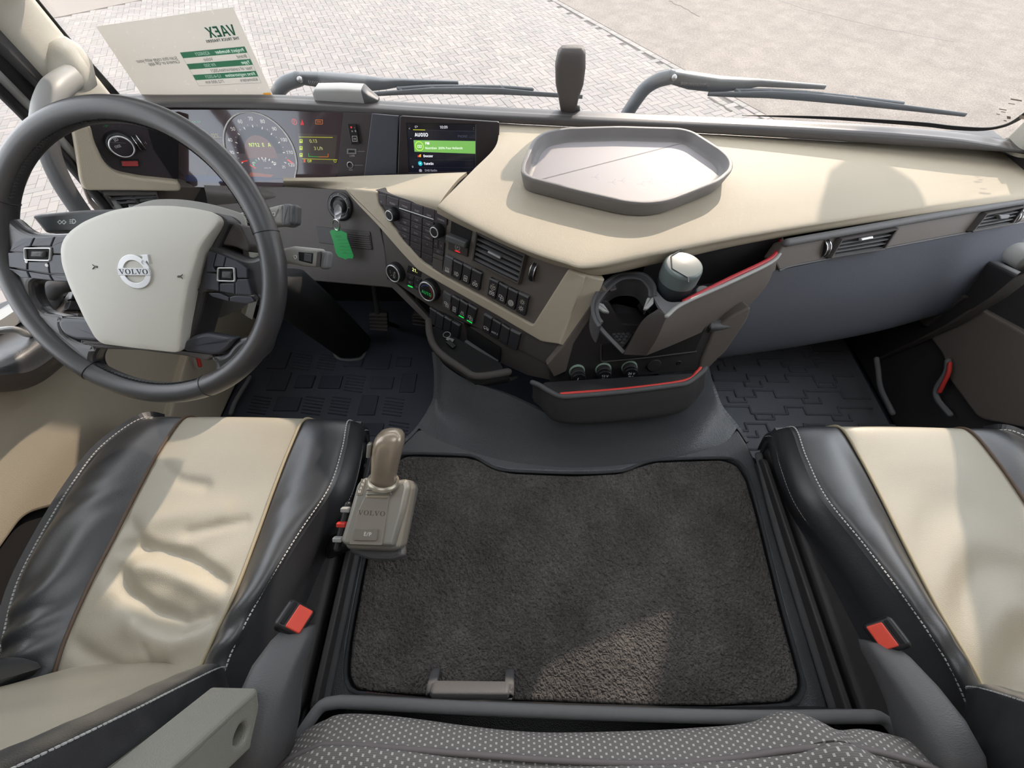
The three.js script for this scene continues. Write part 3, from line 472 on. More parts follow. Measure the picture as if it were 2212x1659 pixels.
  // cream band that sweeps down round the switch panel
  part(dash, 'stack_trim', slab(plS, [[748, 404], [818, 412], [824, 443], [874, 517], [918, 565], [961, 593], [1054, 644], [1154, 700], [1231, 578], [1266, 594], [1217, 742], [1172, 735], [1080, 681], [961, 613], [906, 581], [872, 545], [819, 484], [784, 448], [766, 428]], { t: 0.04, lift: 0.008, r: 0.006, bevel: 0.004, bs: 3 }), M.beige);
  // cream corner towards the passenger
  part(dash, 'stack_trim_side', slab(plR, [[1262, 592], [1305, 603], [1290, 640], [1216, 745], [1208, 742]], { t: 0.03, lift: 0.004, bevel: 0.003 }), M.beige);
  // dark faces of the stack
  part(dash, 'radio_face', slab(plS, [[812, 410], [968, 458], [968, 480], [958, 594], [917, 567], [873, 519], [822, 446]], { t: 0.03, lift: 0.001, bevel: 0.001 }), M.darker);
  part(dash, 'switch_face', slab(plS, [[967, 460], [1245, 580], [1156, 703], [956, 596]], { t: 0.03, lift: 0.001, bevel: 0.001 }), M.taupe);
  part(dash, 'climate_face', slab(plS, [[822, 482], [874, 545], [908, 582], [962, 614], [1172, 736], [1215, 744], [1190, 788], [1172, 782], [1040, 712], [932, 664], [858, 612], [838, 600], [832, 540]], { t: 0.03, lift: 0.001, bevel: 0.002, holes: [] }), M.dark);
  part(dash, 'lower_face', slab(plS, [[928, 664], [1000, 698], [1008, 735], [1080, 782], [1082, 757], [1012, 708], [1040, 712], [1172, 782], [1192, 786], [1186, 822], [1138, 812], [1090, 790], [1000, 744], [930, 700]], { t: 0.035, lift: -0.003, bevel: 0.001 }), M.dark);
  part(dash, 'ignition_face', slab(plI, [[450, 408], [614, 403], [752, 410], [784, 448], [820, 485], [832, 540], [838, 602], [858, 614], [930, 690], [925, 700], [846, 622], [620, 602], [470, 560]], { t: 0.02, bevel: 0.003 }), M.dark);
  part(dash, 'column_cowl', skin([[440, 398], [520, 400], [616, 402]].map(([x, y]) => AY(x, y, 2.15)) && [[AY(440, 400, 2.15), AY(520, 402, 2.148), AY(618, 404, 2.145)], [AY(445, 420, 2.13), AY(525, 424, 2.13), AY(620, 428, 2.13)], [AY(450, 450, 2.08), AY(530, 455, 2.08), AY(622, 460, 2.08)]], { t: 0.008, nu: 10, nv: 10 }), M.dark);
  part(dash, 'driver_vent_face', slab(plVL, [[178, 403], [390, 404], [450, 404], [448, 440], [360, 500], [240, 500], [192, 440]], { t: 0.03, bevel: 0.003 }), M.taupe);
  part(dash, 'console_face', slab(plR, [[1216, 745], [1288, 648], [1312, 650], [1345, 700], [1450, 706], [1540, 700], [1530, 760], [1512, 775], [1512, 800], [1190, 830], [1184, 788]], { t: 0.05, bevel: 0.003 }), M.darker);
  part(dash, 'console_cheek', slab(plR, [[1514, 774], [1540, 712], [1580, 680], [1622, 660], [1612, 690], [1566, 758], [1546, 776], [1528, 795], [1508, 800]], { t: 0.06, lift: 0.004, r: 0.01, bevel: 0.004 }), M.taupe);
  part(dash, 'console_ridge', slab(plR, [[1180, 785], [1216, 743], [1300, 618], [1312, 626], [1238, 740], [1222, 800], [1196, 812]], { t: 0.02, lift: 0.006, r: 0.003, bevel: 0.003 }), M.taupe);
  // passenger side: rounded trim, vent strip, knee panel
  part(dash, 'strip_trim', tube([AY(1700, 524, 2.187), AY(1850, 497, 2.182), AY(2040, 463, 2.176), AY(2260, 426, 2.168)], 0.0085, { rs: 12 }), M.grey);
  part(dash, 'passenger_vent_face', slab(plV, [[1695, 527], [2260, 430], [2260, 470], [2212, 479], [1728, 571], [1684, 584], [1672, 560]], { t: 0.03, bevel: 0.003, r: 0.004 }), M.taupe);
  part(dash, 'strip_edge', tube([on(plV, 1684, 584), on(plV, 1728, 571), on(plV, 1960, 527), on(plV, 2260, 470)], 0.0022, { rs: 8 }), M.grey);
  const kt = [[1560, 615], [1690, 583], [1900, 540], [2080, 506], [2260, 470]].map(([x, y]) => on(plV, x, y).add(V(0, -0.003, -0.01)));
  const kb = [[1530, 768, 1.9], [1640, 752, 1.89], [1760, 733, 1.89], [1900, 706, 1.895], [2040, 668, 1.91]].map(([x, y, h]) => AY(x, y, h));
  const kb2 = kb.map((p) => p.clone().add(V(0, -0.02, -0.06)));
  part(dash, 'knee_panel', skin([kt, kt.map((p, i) => p.clone().lerp(kb[i], 0.5).add(V(0, 0, 0.018))), kb, kb2, kb2.map((p) => p.clone().add(V(0, 0.02, -0.2)))], { t: 0.01, nu: 40, nv: 30 }), M.knee, 'blue-grey padded knee panel');
  // end piece of the dash at the passenger door
  part(dash, 'end_cap', skin([[AZ(2150, 322, -1.1), AZ(2212, 350, -1.04), AZ(2240, 372, -1.0)], [AZ(2170, 330, -1.1), AZ(2225, 362, -1.04), AZ(2260, 392, -1.0)]], { t: 0.02, nu: 10, nv: 4 }), M.grey);
}
// ---------------------------------------------------------------- instruments
{
  const t = thing('instrument_cluster', 'lit instrument cluster with round speedometer behind the steering wheel', 'instruments');
  const out = [[330, 236], [560, 236], [745, 243], [728, 382], [616, 390], [612, 404], [500, 408], [396, 404], [352, 330]];
  const P = print(plC, [[320, 230], [750, 236], [740, 396], [340, 396]], 3600, '#3b3134');
  const W = '#e8e4dc', gx = 563, gy = 335;
  // speedometer: centre, numbers and ticks on a circle in metres
  const c0 = on2(plC, 563, 332), R = on2(plC, 637, 330).distanceTo(c0);
  const polar = (r, deg) => new THREE.Vector2(c0.x + R * r * Math.cos(rad(deg)), c0.y + R * r * Math.sin(rad(deg)));
  P.poly([[352, 330], [340, 236], [490, 236], [470, 300], [440, 390], [400, 384]], '#443a3c');
  P.c.save(); P.dot(c0, undefined, 0, W);
  { const [x, y] = P.at(c0); P.c.fillStyle = '#4a4044'; P.c.beginPath(); P.c.arc(x, y, R * P.k, 0, 7); P.c.fill(); P.c.lineWidth = 0.0022 * P.k; P.c.strokeStyle = '#dcd6d2'; P.c.beginPath(); P.c.arc(x, y, R * P.k, rad(128), rad(412)); P.c.stroke(); P.c.fillStyle = '#2b2226'; P.c.beginPath(); P.c.arc(x, y, R * 0.66 * P.k, Math.PI, 0); P.c.fill();
    P.c.fillStyle = '#6a4a42'; P.c.beginPath(); P.c.arc(x, y, R * 0.45 * P.k, rad(180), rad(360)); P.c.fill(); P.c.fillRect(x - R * 0.45 * P.k, y - 2, R * 0.9 * P.k, R * 0.12 * P.k); }
  const P2 = (r, deg, s, size, col, b) => { const [x, y] = P.at(polar(r, deg)); P.c.fillStyle = col; P.c.font = (b ? 'bold ' : '') + Math.round(size * P.k) + 'px sans-serif'; P.c.textAlign = 'center'; P.c.textBaseline = 'middle'; P.c.fillText(s, x, y); };
  for (let v = 20; v <= 120; v += 5) { const deg = 200 - (v - 20) * 2.2, L = v % 10 ? 0.72 : 0.70; const a = P.at(polar(L - (v % 10 ? 0.03 : 0.06), deg)), b = P.at(polar(L, deg)); P.c.strokeStyle = W; P.c.lineWidth = (v % 10 ? 0.0008 : 0.0018) * P.k; P.c.beginPath(); P.c.moveTo(...a); P.c.lineTo(...b); P.c.stroke(); if (v % 10 === 0) P2(0.84, deg, String(v), 0.0105, W); }
  P2(0.22, 80, 'N712  E   A', 0.0115, '#c9e24a', true);
  // rev counter segments
  for (let k = 0; k < 9; k++) { const deg = 160 - k * 17; const a = P.at(new THREE.Vector2(c0.x + 0.028 * Math.cos(rad(deg)), c0.y - 0.035 + 0.022 * Math.sin(rad(deg)))), b = P.at(new THREE.Vector2(c0.x + 0.033 * Math.cos(rad(deg)), c0.y - 0.035 + 0.027 * Math.sin(rad(deg)))); P.c.strokeStyle = k < 3 ? '#35c070' : W; P.c.lineWidth = 0.0022 * P.k; P.c.beginPath(); P.c.moveTo(...a); P.c.lineTo(...b); P.c.stroke(); }
  P.text(546, 353, '0', 0.008, W); P.text(570, 347, '15', 0.008, W); P.text(592, 353, '20', 0.008, W); P.text(577, 363, 'r/min x 100', 0.0035, W); P.text(612, 361, '25', 0.008, W);
  P.line([[620, 345], [632, 353]], 0.004, '#d83a30'); P.line([[538, 356], [552, 364]], 0.003, '#d83a30'); P.line([[520, 350], [534, 347]], 0.003, '#d83a30');
  P.poly([[540, 372], [590, 378], [578, 388], [535, 384]], '#8a4a38');
  // telltales and right display
  P.text(423, 263, '<< >>', 0.009, '#2f9a55', { bold: true }); P.text(463, 292, '15°C', 0.009, '#b0a03a'); P.line([[440, 296], [478, 297]], 0.0008, '#b0a03a'); P.poly([[440, 300], [480, 301], [480, 330], [445, 330]], '#574247');
  P.ring(635, 263, 0.0055, 0.0016, '#e03030'); P.text(635, 263, 'P', 0.008, '#e03030', { bold: true }); P.poly([[648, 270], [652, 257], [656, 270]], '#d83030');
  P.line([[681, 259], [696, 259], [696, 268], [681, 268]], 0.0012, '#d0702a', true); P.text(688.5, 263.5, 'USER', 0.0045, '#d0702a', { bold: true });
  P.poly([[642, 288], [728, 292], [722, 356], [648, 352]], '#47413c');
  P.line([[645, 296], [718, 297]], 0.0012, '#c9c83a'); P.line([[652, 343], [728, 345]], 0.0012, '#c9c83a');
  P.text(676, 305, '0.13', 0.010, '#dfe08a'); P.text(687, 321, '3 L/h', 0.010, '#dfe08a');
  for (const y of [305, 320, 335]) { P.poly([[646, y - 4], [653, y - 4], [653, y + 4], [646, y + 4]], '#c9d83a'); P.poly([[648, y - 2], [651, y - 2], [651, y], [648, y]], '#47413c'); }
  P.line([[666, 331], [666, 338], [688, 339]], 0.0013, '#3cb54a'); P.line([[688, 339], [708, 339], [708, 332]], 0.0013, '#d8782a');
  P.poly([[655, 344], [659, 344], [659, 351], [655, 351]], '#d8602a'); P.text(668, 348, 'OP', 0.009, '#c9d83a', { bold: true }); P.ring(723, 348, 0.003, 0.001, '#c9d83a');
  P.poly([[400, 378], [560, 382], [620, 386], [500, 396], [400, 392]], '#2c3350');
  const mt = new THREE.MeshPhysicalMaterial({ map: P.tex(), roughness: 0.12, clearcoat: 1, clearcoatRoughness: 0.05, emissive: 0xffffff, emissiveMap: P.tex(), emissiveIntensity: 0.10 });
  const face = part(t, 'dial_face', P.uv(slab(plC, out, { t: 0.012, lift: -0.002, r: 0.01, bevel: 0.001 })), mt);
  // raised ring round the speedometer
  const ringPts = []; for (let d = 120; d >= -120 - 48; d -= 4) ringPts.push(d); 
  const rp = []; for (let d = -35; d <= 215; d += 5) { const q = polar(1.0, d); rp.push(up3(plC, q.x, q.y, 0.0)); }
  part(t, 'dial_ring', tube(rp, 0.0017, { seg: 80, rs: 8 }), M.white);
}
// light switch panel at the left end
{
  const t = thing('light_switch_panel', 'dark panel with round headlamp knob at the left end of the dash', 'control panel');
  const P = print(plL, [[180, 250], [385, 240], [385, 400], [180, 400]], 3000, '#393338');
  P.poly([[308, 240], [385, 240], [385, 400], [368, 378], [330, 320]], '#17151a');
  P.text(228, 271, '>D<', 0.006, '#2f8a4a', { bold: true }); P.text(243, 271, 'io', 0.006, '#59535a'); P.text(258, 271, '=O', 0.006, '#59535a'); P.text(313, 307, '-|', 0.006, '#cfcad0');
  part(t, 'face', P.uv(slab(plL, [[188, 255], [385, 245], [385, 386], [300, 378], [246, 368], [222, 346], [200, 300]], { t: 0.02, lift: 0.004, r: 0.008, bevel: 0.001 })), new THREE.MeshPhysicalMaterial({ map: P.tex(), roughness: 0.4 }));
  const kc = on(plL, 259, 309), R = 0.0265, kp = lifted(plL, 0.0245);
  const kb = part(t, 'headlamp_knob', lathe([[R + 0.002, -0.002], [R + 0.001, 0.012], [R - 0.002, 0.019], [0, 0.02]], kc.clone().addScaledVector(plL.n, 0.004), plL.n), M.black);
  const P2 = print(kp, [[232, 280], [285, 280], [285, 335], [232, 335]], 5000, '#2c282d'); P2.text(250, 301, 'ID', 0.009, '#c8c4c8'); P2.text(254, 316, 'OIII', 0.007, '#c8c4c8'); P2.line([[236, 307], [272, 309]], 0.0006, '#7a767a');
  const fc = on(kp, 252, 307);
  part(kb, 'knob_face', P2.uv(lathe([[R - 0.006, -0.001], [R - 0.006, 0.0015], [0, 0.0016]], kc.clone().addScaledVector(plL.n, 0.024), plL.n)), new THREE.MeshPhysicalMaterial({ map: P2.tex(), roughness: 0.4 }));
  part(kb, 'knob_ring', lathe([[R - 0.0065, 0], [R - 0.006, 0.002], [R - 0.004, 0.002], [R - 0.003, 0]], kc.clone().addScaledVector(plL.n, 0.024), plL.n), M.silver);
  const wc = on(plL, 299, 307); 
  const wl = part(t, 'dimmer_wheel', (() => { const g = new THREE.CylinderGeometry(0.018, 0.018, 0.010, 28); g.rotateZ(Math.PI / 2); g.translate(to2(plL, wc).x, to2(plL, wc).y, -0.003); g.applyMatrix4(plL.m); return g; })(), M.black);
  part(wl, 'wheel_rim', (() => { const l = []; for (const s of [-1, 1]) { const g = new THREE.TorusGeometry(0.0182, 0.0012, 8, 32); g.rotateY(Math.PI / 2); g.translate(to2(plL, wc).x + s * 0.005, to2(plL, wc).y, -0.003); g.applyMatrix4(plL.m); l.push(g); } return merge(l); })(), M.chrome);
  part(t, 'warning_button', slab(plL, [[258, 343], [298, 343], [301, 358], [261, 358]], { t: 0.008, lift: 0.008, r: 0.001, bevel: 0.001 }), M.black);
  part(t, 'red_lens', slab(plL, [[261, 345], [296, 345], [298, 356], [263, 356]], { t: 0.004, lift: 0.010, r: 0.001, bevel: 0.001 }), std(0.42, 0.06, 0.06, 0.35), 'red lens');
}
// USB and alarm panel between instruments and screen
{
  const t = thing('usb_panel', 'narrow brown panel with two-way lock switch, USB and AUX sockets left of the screen', 'control panel');
  const P = print(plC, [[725, 236], [880, 240], [870, 386], [720, 386]], 4500, '#332b2c');
  P.line([[772, 327], [788, 327]], 0.0006, '#a8a0a0'); P.text(761, 336.5, 'J USB', 0.0055, '#b8b0b0'); P.line([[763, 357], [784, 357]], 0.0006, '#a8a0a0'); P.text(758, 367, 'AUX', 0.0052, '#a8a0a0');
  part(t, 'face', P.uv(slab(plC, [[742, 243], [804, 246], [788, 380], [728, 382]], { t: 0.012, lift: 0.001, bevel: 0.0008 })), new THREE.MeshPhysicalMaterial({ map: P.tex(), roughness: 0.45 }));
  part(t, 'storage_door', slab(plC, [[804, 245], [862, 250], [857, 377], [787, 380]], { t: 0.014, lift: 0.004, bevel: 0.002 }), M.buttonBlue, 'smooth blue-black flap');
  const Q = print(lifted(plC, 0.009), [[750, 264], [785, 264], [785, 314], [750, 314]], 9000, '#161315');
  Q.dot(759, 275, 0.0022, '#ff4a48'); Q.text(761, 283, 'o', 0.006, '#d8d4d4'); Q.text(768, 283, '8', 0.006, '#d8d4d4'); Q.line([[761, 294], [771, 294], [772, 305], [762, 305]], 0.0008, '#d8d4d4', true); Q.text(766.5, 300, '/VV', 0.005, '#d8d4d4'); Q.dot(766, 276, 0.001, '#777');
  part(t, 'lock_switch', Q.uv(slab(plC, [[753, 268], [771, 268], [779, 310], [761, 311]], { t: 0.012, lift: 0.010, r: 0.0015, bevel: 0.001 })), new THREE.MeshPhysicalMaterial({ map: Q.tex(), roughness: 0.3 }));
  const us = part(t, 'usb_socket', slab(plC, [[750, 321], [771, 321.5], [771, 333], [750, 332.5]], { t: 0.006, lift: 0.003, r: 0.001, bevel: 0.0006, holes: [[[753.5, 324], [767.5, 324.3], [767.5, 330], [753.5, 329.8]]], hr: 0.0003 }), M.grey);
  part(us, 'contact_tongue', slab(plC, [[755, 325], [766, 325.3], [766, 328], [755, 327.8]], { t: 0.003, lift: 0.001, bevel: 0.0002 }), M.black);
  const ac = on(plC, 757, 356.5);
  const ax = part(t, 'aux_socket', lathe([[0.0075, 0], [0.0075, 0.0025], [0.0055, 0.003], [0.0048, 0.0015], [0.0030, 0.0012], [0.0018, -0.004]], ac.clone().addScaledVector(plC.n, 0.001), plC.n), M.darker);
  part(ax, 'socket_ring', lathe([[0.0080, 0], [0.0082, 0.0018], [0.0070, 0.0030], [0.0064, 0.0022]], ac.clone().addScaledVector(plC.n, 0.001), plC.n), M.silver);
}
// centre screen
{
  const t = thing('infotainment_screen', 'dark touch screen showing a green highlighted radio list', 'screen');
  part(t, 'bezel', slab(plD, [[864, 250], [1079, 263], [1078, 300], [1070, 345], [1050, 372], [1012, 384], [859, 384]], { t: 0.016, lift: 0.002, r: 0.006, bevel: 0.0015, holes: [[[878, 265], [1027, 269], [1027, 370], [884, 372]]], hr: 0.001 }), std(0.028, 0.021, 0.024, 0.3));
  const P = print(plD, [[874, 262], [1030, 266], [1030, 373], [880, 374]], 5600, '#12131c');
  P.poly([[878, 264], [1027, 268], [1027, 283], [880, 282]], '#0b0b12');
  P.text(884, 278, '<', 0.008, '#9a9aa8'); P.text(899, 273.5, 'c>', 0.008, '#d0d0d8'); P.text(958, 275, '10:09', 0.008, '#dcdce4'); P.line([[892, 280.5], [918, 281]], 0.0012, '#c8cc3a'); P.line([[918, 281], [1026, 284]], 0.0004, '#3a3c48'); P.text(1023, 277, ':', 0.008, '#9a9aa8');
  P.text(887, 299, '–', 0.008, '#b0b0b8');
  P.text(910, 291.5, 'AUDIO', 0.0105, '#eceef4', { bold: true }); P.text(999, 295, 'PHONE', 0.0075, '#454852'); P.text(1020, 296, 'USB', 0.0075, '#2e3038');
  P.poly([[893, 303], [1027, 305], [1027, 332.5], [895, 328]], '#6da451');
  P.ring(905.5, 316, 0.0098, 0.0016, '#b8e04a'); P.line([[902, 314], [910, 314], [910, 319], [902, 319]], 0.0009, '#e8f4dc', true); P.text(906, 316.8, 'FM', 0.0035, '#e8f4dc');
  P.text(918, 310, 'FM', 0.0075, '#ffffff', { bold: true, align: 'left' }); P.text(918, 320.3, 'Noordzee  200% Puur Hollands', 0.0068, '#f4f8f0', { bold: false, align: 'left' });
  P.poly([[902, 339.5], [905, 339.5], [905, 335], [909, 333], [909, 339.5]], '#e0a030'); P.poly([[902, 339.5], [904.5, 339.5], [904.5, 336], [902, 336]], '#e03a3a'); P.text(914, 337.5, 'Deezer', 0.0075, '#eceef4', { bold: true, align: 'left' }); P.line([[895, 345], [1026, 347]], 0.0004, '#30323c');
  P.dot(907.5, 353.5, 0.0055, '#22a8b8'); P.text(907.5, 353.5, '+', 0.009, '#e8f8f8', { bold: true }); P.text(915, 354, 'TuneIn', 0.0075, '#eceef4', { bold: true, align: 'left' }); P.line([[895, 361.5], [1026, 363]], 0.0004, '#30323c'); P.text(917, 368.5, 'DAB Radio', 0.007, '#9a9aa4', { align: 'left' }); P.dot(908, 369, 0.004, '#888a94'); P.text(891, 360, 'o', 0.008, '#b0b0b8');
  part(t, 'display', P.uv(slab(plD, [[876, 263], [1029, 267], [1029, 371], [882, 373]], { t: 0.006, lift: -0.002, bevel: 0.0005 })), new THREE.MeshPhysicalMaterial({ map: P.tex(), roughness: 0.15, emissive: 0xffffff, emissiveMap: P.tex(), emissiveIntensity: 0.35 }));
}
// ================================================================ things set into the centre stack
const c3 = (x, y) => [700 + x / 3.687, 380 + y / 3.687];
const c4 = (x, y) => [1100 + x / 3.386, 450 + y / 3.386];
const quad = (a, b, c, d) => [a, b, c, d];
function icon(pl, px, w, fn, bg) {
  const P = print(pl, px, w, bg); fn(P); return P;
}
// rocker switches ------------------------------------------------
{
  const rows = {
    upper_left: [[[968, 548], [984, 556], [979, 594], [960, 587]], [[985, 558], [1004, 567], [998, 604], [982, 595]], [[1006, 567], [1023, 577], [1017, 613], [1001, 605]], [[1025, 577], [1045, 587], [1039, 625], [1020, 616]]],
    upper_right: [[[1062, 597], [1081, 606], [1074, 644], [1057, 635]], [[1083, 607], [1101, 618], [1095, 655], [1076, 645]], [[1103, 618], [1123, 628], [1115, 667], [1097, 657]], [[1125, 628], [1146, 638], [1138, 680], [1118, 669]]],
    lower_left: [[[963, 625], [979, 635], [977, 668], [960, 659]], [[981, 635], [997, 644], [992, 680], [978, 670]], [[999, 644], [1015, 654], [1009, 687], [994, 679]], [[1017, 654], [1034, 664], [1027, 698], [1011, 689]]],
    lower_right: [[[1050, 674], [1067, 684], [1061, 719], [1046, 711]], [[1069, 685], [1086, 695], [1080, 730], [1062, 721]], [[1088, 696], [1105, 707], [1099, 742], [1081, 731]], [[1107, 708], [1128, 718], [1120, 754], [1100, 743]]],
    bottom: [[[933, 661], [947, 670], [944, 700], [931, 691]], [[948, 671], [963, 680], [960, 710], [945, 701]], [[965, 681], [979, 689], [975, 720], [961, 711]], [[981, 690], [997, 700], [993, 730], [977, 721]]],
  };
  const words = ['leftmost', 'second', 'third', 'rightmost'];
  const where = { upper_left: 'of the four under the parking brake lever', upper_right: 'of the four under the slatted centre vent', lower_left: 'of the four right of the AUTO knob', lower_right: 'of the four just below the cream band corner', bottom: 'of the blank four above the open cubby' };
  const signs = { upper_left: ['lines', 'lamp', 'bars', 'axle'], upper_right: ['axle', 'boxes', 'ring', 'gear'], lower_left: ['boxes', 'bars', 'road', 'boxes'], lower_right: ['truck', 'AUX 2', '', ''], bottom: ['', '', '', ''] };
  // small line symbols, drawn about (x, y) in canvas pixels with unit size u
  const sym = (P, m, s, col) => { const [x, y] = P.at(m[0], m[1]), u = 0.0068 * P.k, c = P.c; c.strokeStyle = c.fillStyle = col; c.lineWidth = 0.0012 * P.k; const L = (...q) => { c.beginPath(); q.forEach(([a, b], i) => i ? c.lineTo(x + a * u, y + b * u) : c.moveTo(x + a * u, y + b * u)); c.stroke(); }, O = (a, b, r) => { c.beginPath(); c.arc(x + a * u, y + b * u, r * u, 0, 7); c.stroke(); };
    if (s === 'lines') for (const k of [-0.6, 0, 0.6]) { L([k, -0.8], [k, 0.2]); O(k, 0.6, 0.22); }
    else if (s === 'lamp') { c.beginPath(); c.arc(x, y, 0.7 * u, -1.57, 1.57); c.stroke(); L([0, -0.7], [0, 0.7]); L([-1, -0.5], [-0.3, -0.5]); L([-1, 0], [-0.3, 0]); L([-1, 0.5], [-0.3, 0.5]); }
    else if (s === 'bars') { L([-0.6, -0.9], [0.6, -0.9], [0.6, 0.9], [-0.6, 0.9], [-0.6, -0.9]); L([0, -0.6], [0, 0.6]); L([-0.5, 0], [0.5, 0]); }
    else if (s === 'axle') { O(-0.55, 0.4, 0.4); O(0.55, 0.4, 0.4); L([-1, -0.3], [1, -0.3]); L([-0.4, -0.9], [0.4, -0.9]); }
    else if (s === 'boxes') { L([-0.9, -0.8], [0, -0.8], [0, 0], [-0.9, 0], [-0.9, -0.8]); L([-0.2, 0.2], [0.9, 0.2], [0.9, 0.9], [-0.2, 0.9], [-0.2, 0.2]); L([0.2, -0.7], [0.9, -0.1]); }
    else if (s === 'ring') { O(0, 0, 0.95); O(0, 0, 0.6); O(0, 0, 0.22); }
    else if (s === 'gear') { O(0, 0, 0.4); for (let k = 0; k < 8; k++) L([0.55 * Math.cos(k * 0.785), 0.55 * Math.sin(k * 0.785)], [0.95 * Math.cos(k * 0.785), 0.95 * Math.sin(k * 0.785)]); }
    else if (s === 'road') { L([-0.7, 0.9], [-0.25, -0.8]); L([0.7, 0.9], [0.25, -0.8]); L([0, 0.9], [0, 0.2]); L([-0.4, -0.2], [0.4, -0.2]); }
    else if (s === 'truck') { L([-1, -0.4], [0.2, -0.4], [0.2, 0.4], [-1, 0.4], [-1, -0.4]); L([0.2, -0.1], [0.9, -0.1], [1, 0.4], [0.2, 0.4]); O(-0.6, 0.55, 0.2); O(0.6, 0.55, 0.2); }
    else P.text(m[0], m[1], s, s.length > 3 ? 0.0066 : 0.010, col, { bold: true }); };
  for (const k of Object.keys(rows)) rows[k].forEach((q, i) => {
    const s = signs[k][i], cap = (k === 'upper_left' || k === 'lower_left') && i === 0;
    const t = thing('rocker_switch', `black rocker switch, ${words[i]} ${where[k]}`, 'switch', 'rocker switches of the centre stack');
    const L = lifted(plS, 0.004), mix = (a, b, f) => [a[0] + (b[0] - a[0]) * f, a[1] + (b[1] - a[1]) * f];
    const g = slab(plS, q, { t: 0.014, lift: 0.008, r: 0.0015, bevel: 0.0012 });
    // hollow the rocker: lower end stands out, upper edge is a bright ridge
    const pos = g.attributes.position, top = on2(plS, ...mix(q[0], q[1], 0.5)), botm = on2(plS, ...mix(q[3], q[2], 0.5)), ax = botm.clone().sub(top), LL = ax.length(); ax.normalize();
    const v = V(0, 0, 0); for (let j = 0; j < pos.count; j++) { v.fromBufferAttribute(pos, j); const d = to2(plS, v).sub(top).dot(ax) / LL; const z = v.clone().sub(plS.o).dot(plS.n); if (z > 0.002) v.addScaledVector(plS.n, -0.003 * (1 - Math.abs(d * 2 - 1)) + 0.002 * d); pos.setXYZ(j, v.x, v.y, v.z); } g.computeVertexNormals();
    let mat = cap ? M.grey : M.button, gg = g;
    if (s) { const P = print(plS, q, 7000, cap ? '#55504f' : '#2b2a2e'); const m = mix(mix(q[0], q[1], 0.5), mix(q[3], q[2], 0.5), k === 'upper_right' ? 0.72 : 0.72); sym(P, m, s, '#d8d6d2'); if (k === 'upper_right' && (i === 0 || i === 3)) { const m2 = mix(mix(q[0], q[1], 0.5), mix(q[3], q[2], 0.5), 0.4); sym(P, m2, i ? 'gear' : 'axle', '#b8b6a2'); } gg = P.uv(g); mat = new THREE.MeshPhysicalMaterial({ map: P.tex(), roughness: 0.38 }); }
    part(t, 'rocker', gg, mat);
    part(t, 'ridge', slab(plS, [q[0], q[1], mix(q[1], q[2], 0.09), mix(q[0], q[3], 0.09)], { t: 0.008, lift: 0.0095, r: 0.0008, bevel: 0.001 }), M.grey);
    if (cap) part(t, 'lock_cap', slab(plS, [mix(q[0], q[3], 0.12), mix(q[1], q[2], 0.12), mix(q[1], q[2], 0.52), mix(q[0], q[3], 0.52)], { t: 0.012, lift: 0.0105, r: 0.001, bevel: 0.001 }), M.midGrey);
    if (k === 'lower_left' && i >= 2) part(t, 'indicator', slab(plS, [mix(mix(q[0], q[3], 0.91), mix(q[1], q[2], 0.91), 0.16), mix(mix(q[0], q[3], 0.91), mix(q[1], q[2], 0.91), 0.84), mix(mix(q[0], q[3], 0.95), mix(q[1], q[2], 0.95), 0.84), mix(mix(q[0], q[3], 0.95), mix(q[1], q[2], 0.95), 0.16)], { t: 0.003, lift: 0.0112, bevel: 0.0003 }), M.glowGreen, 'lit green bar');
  });
}
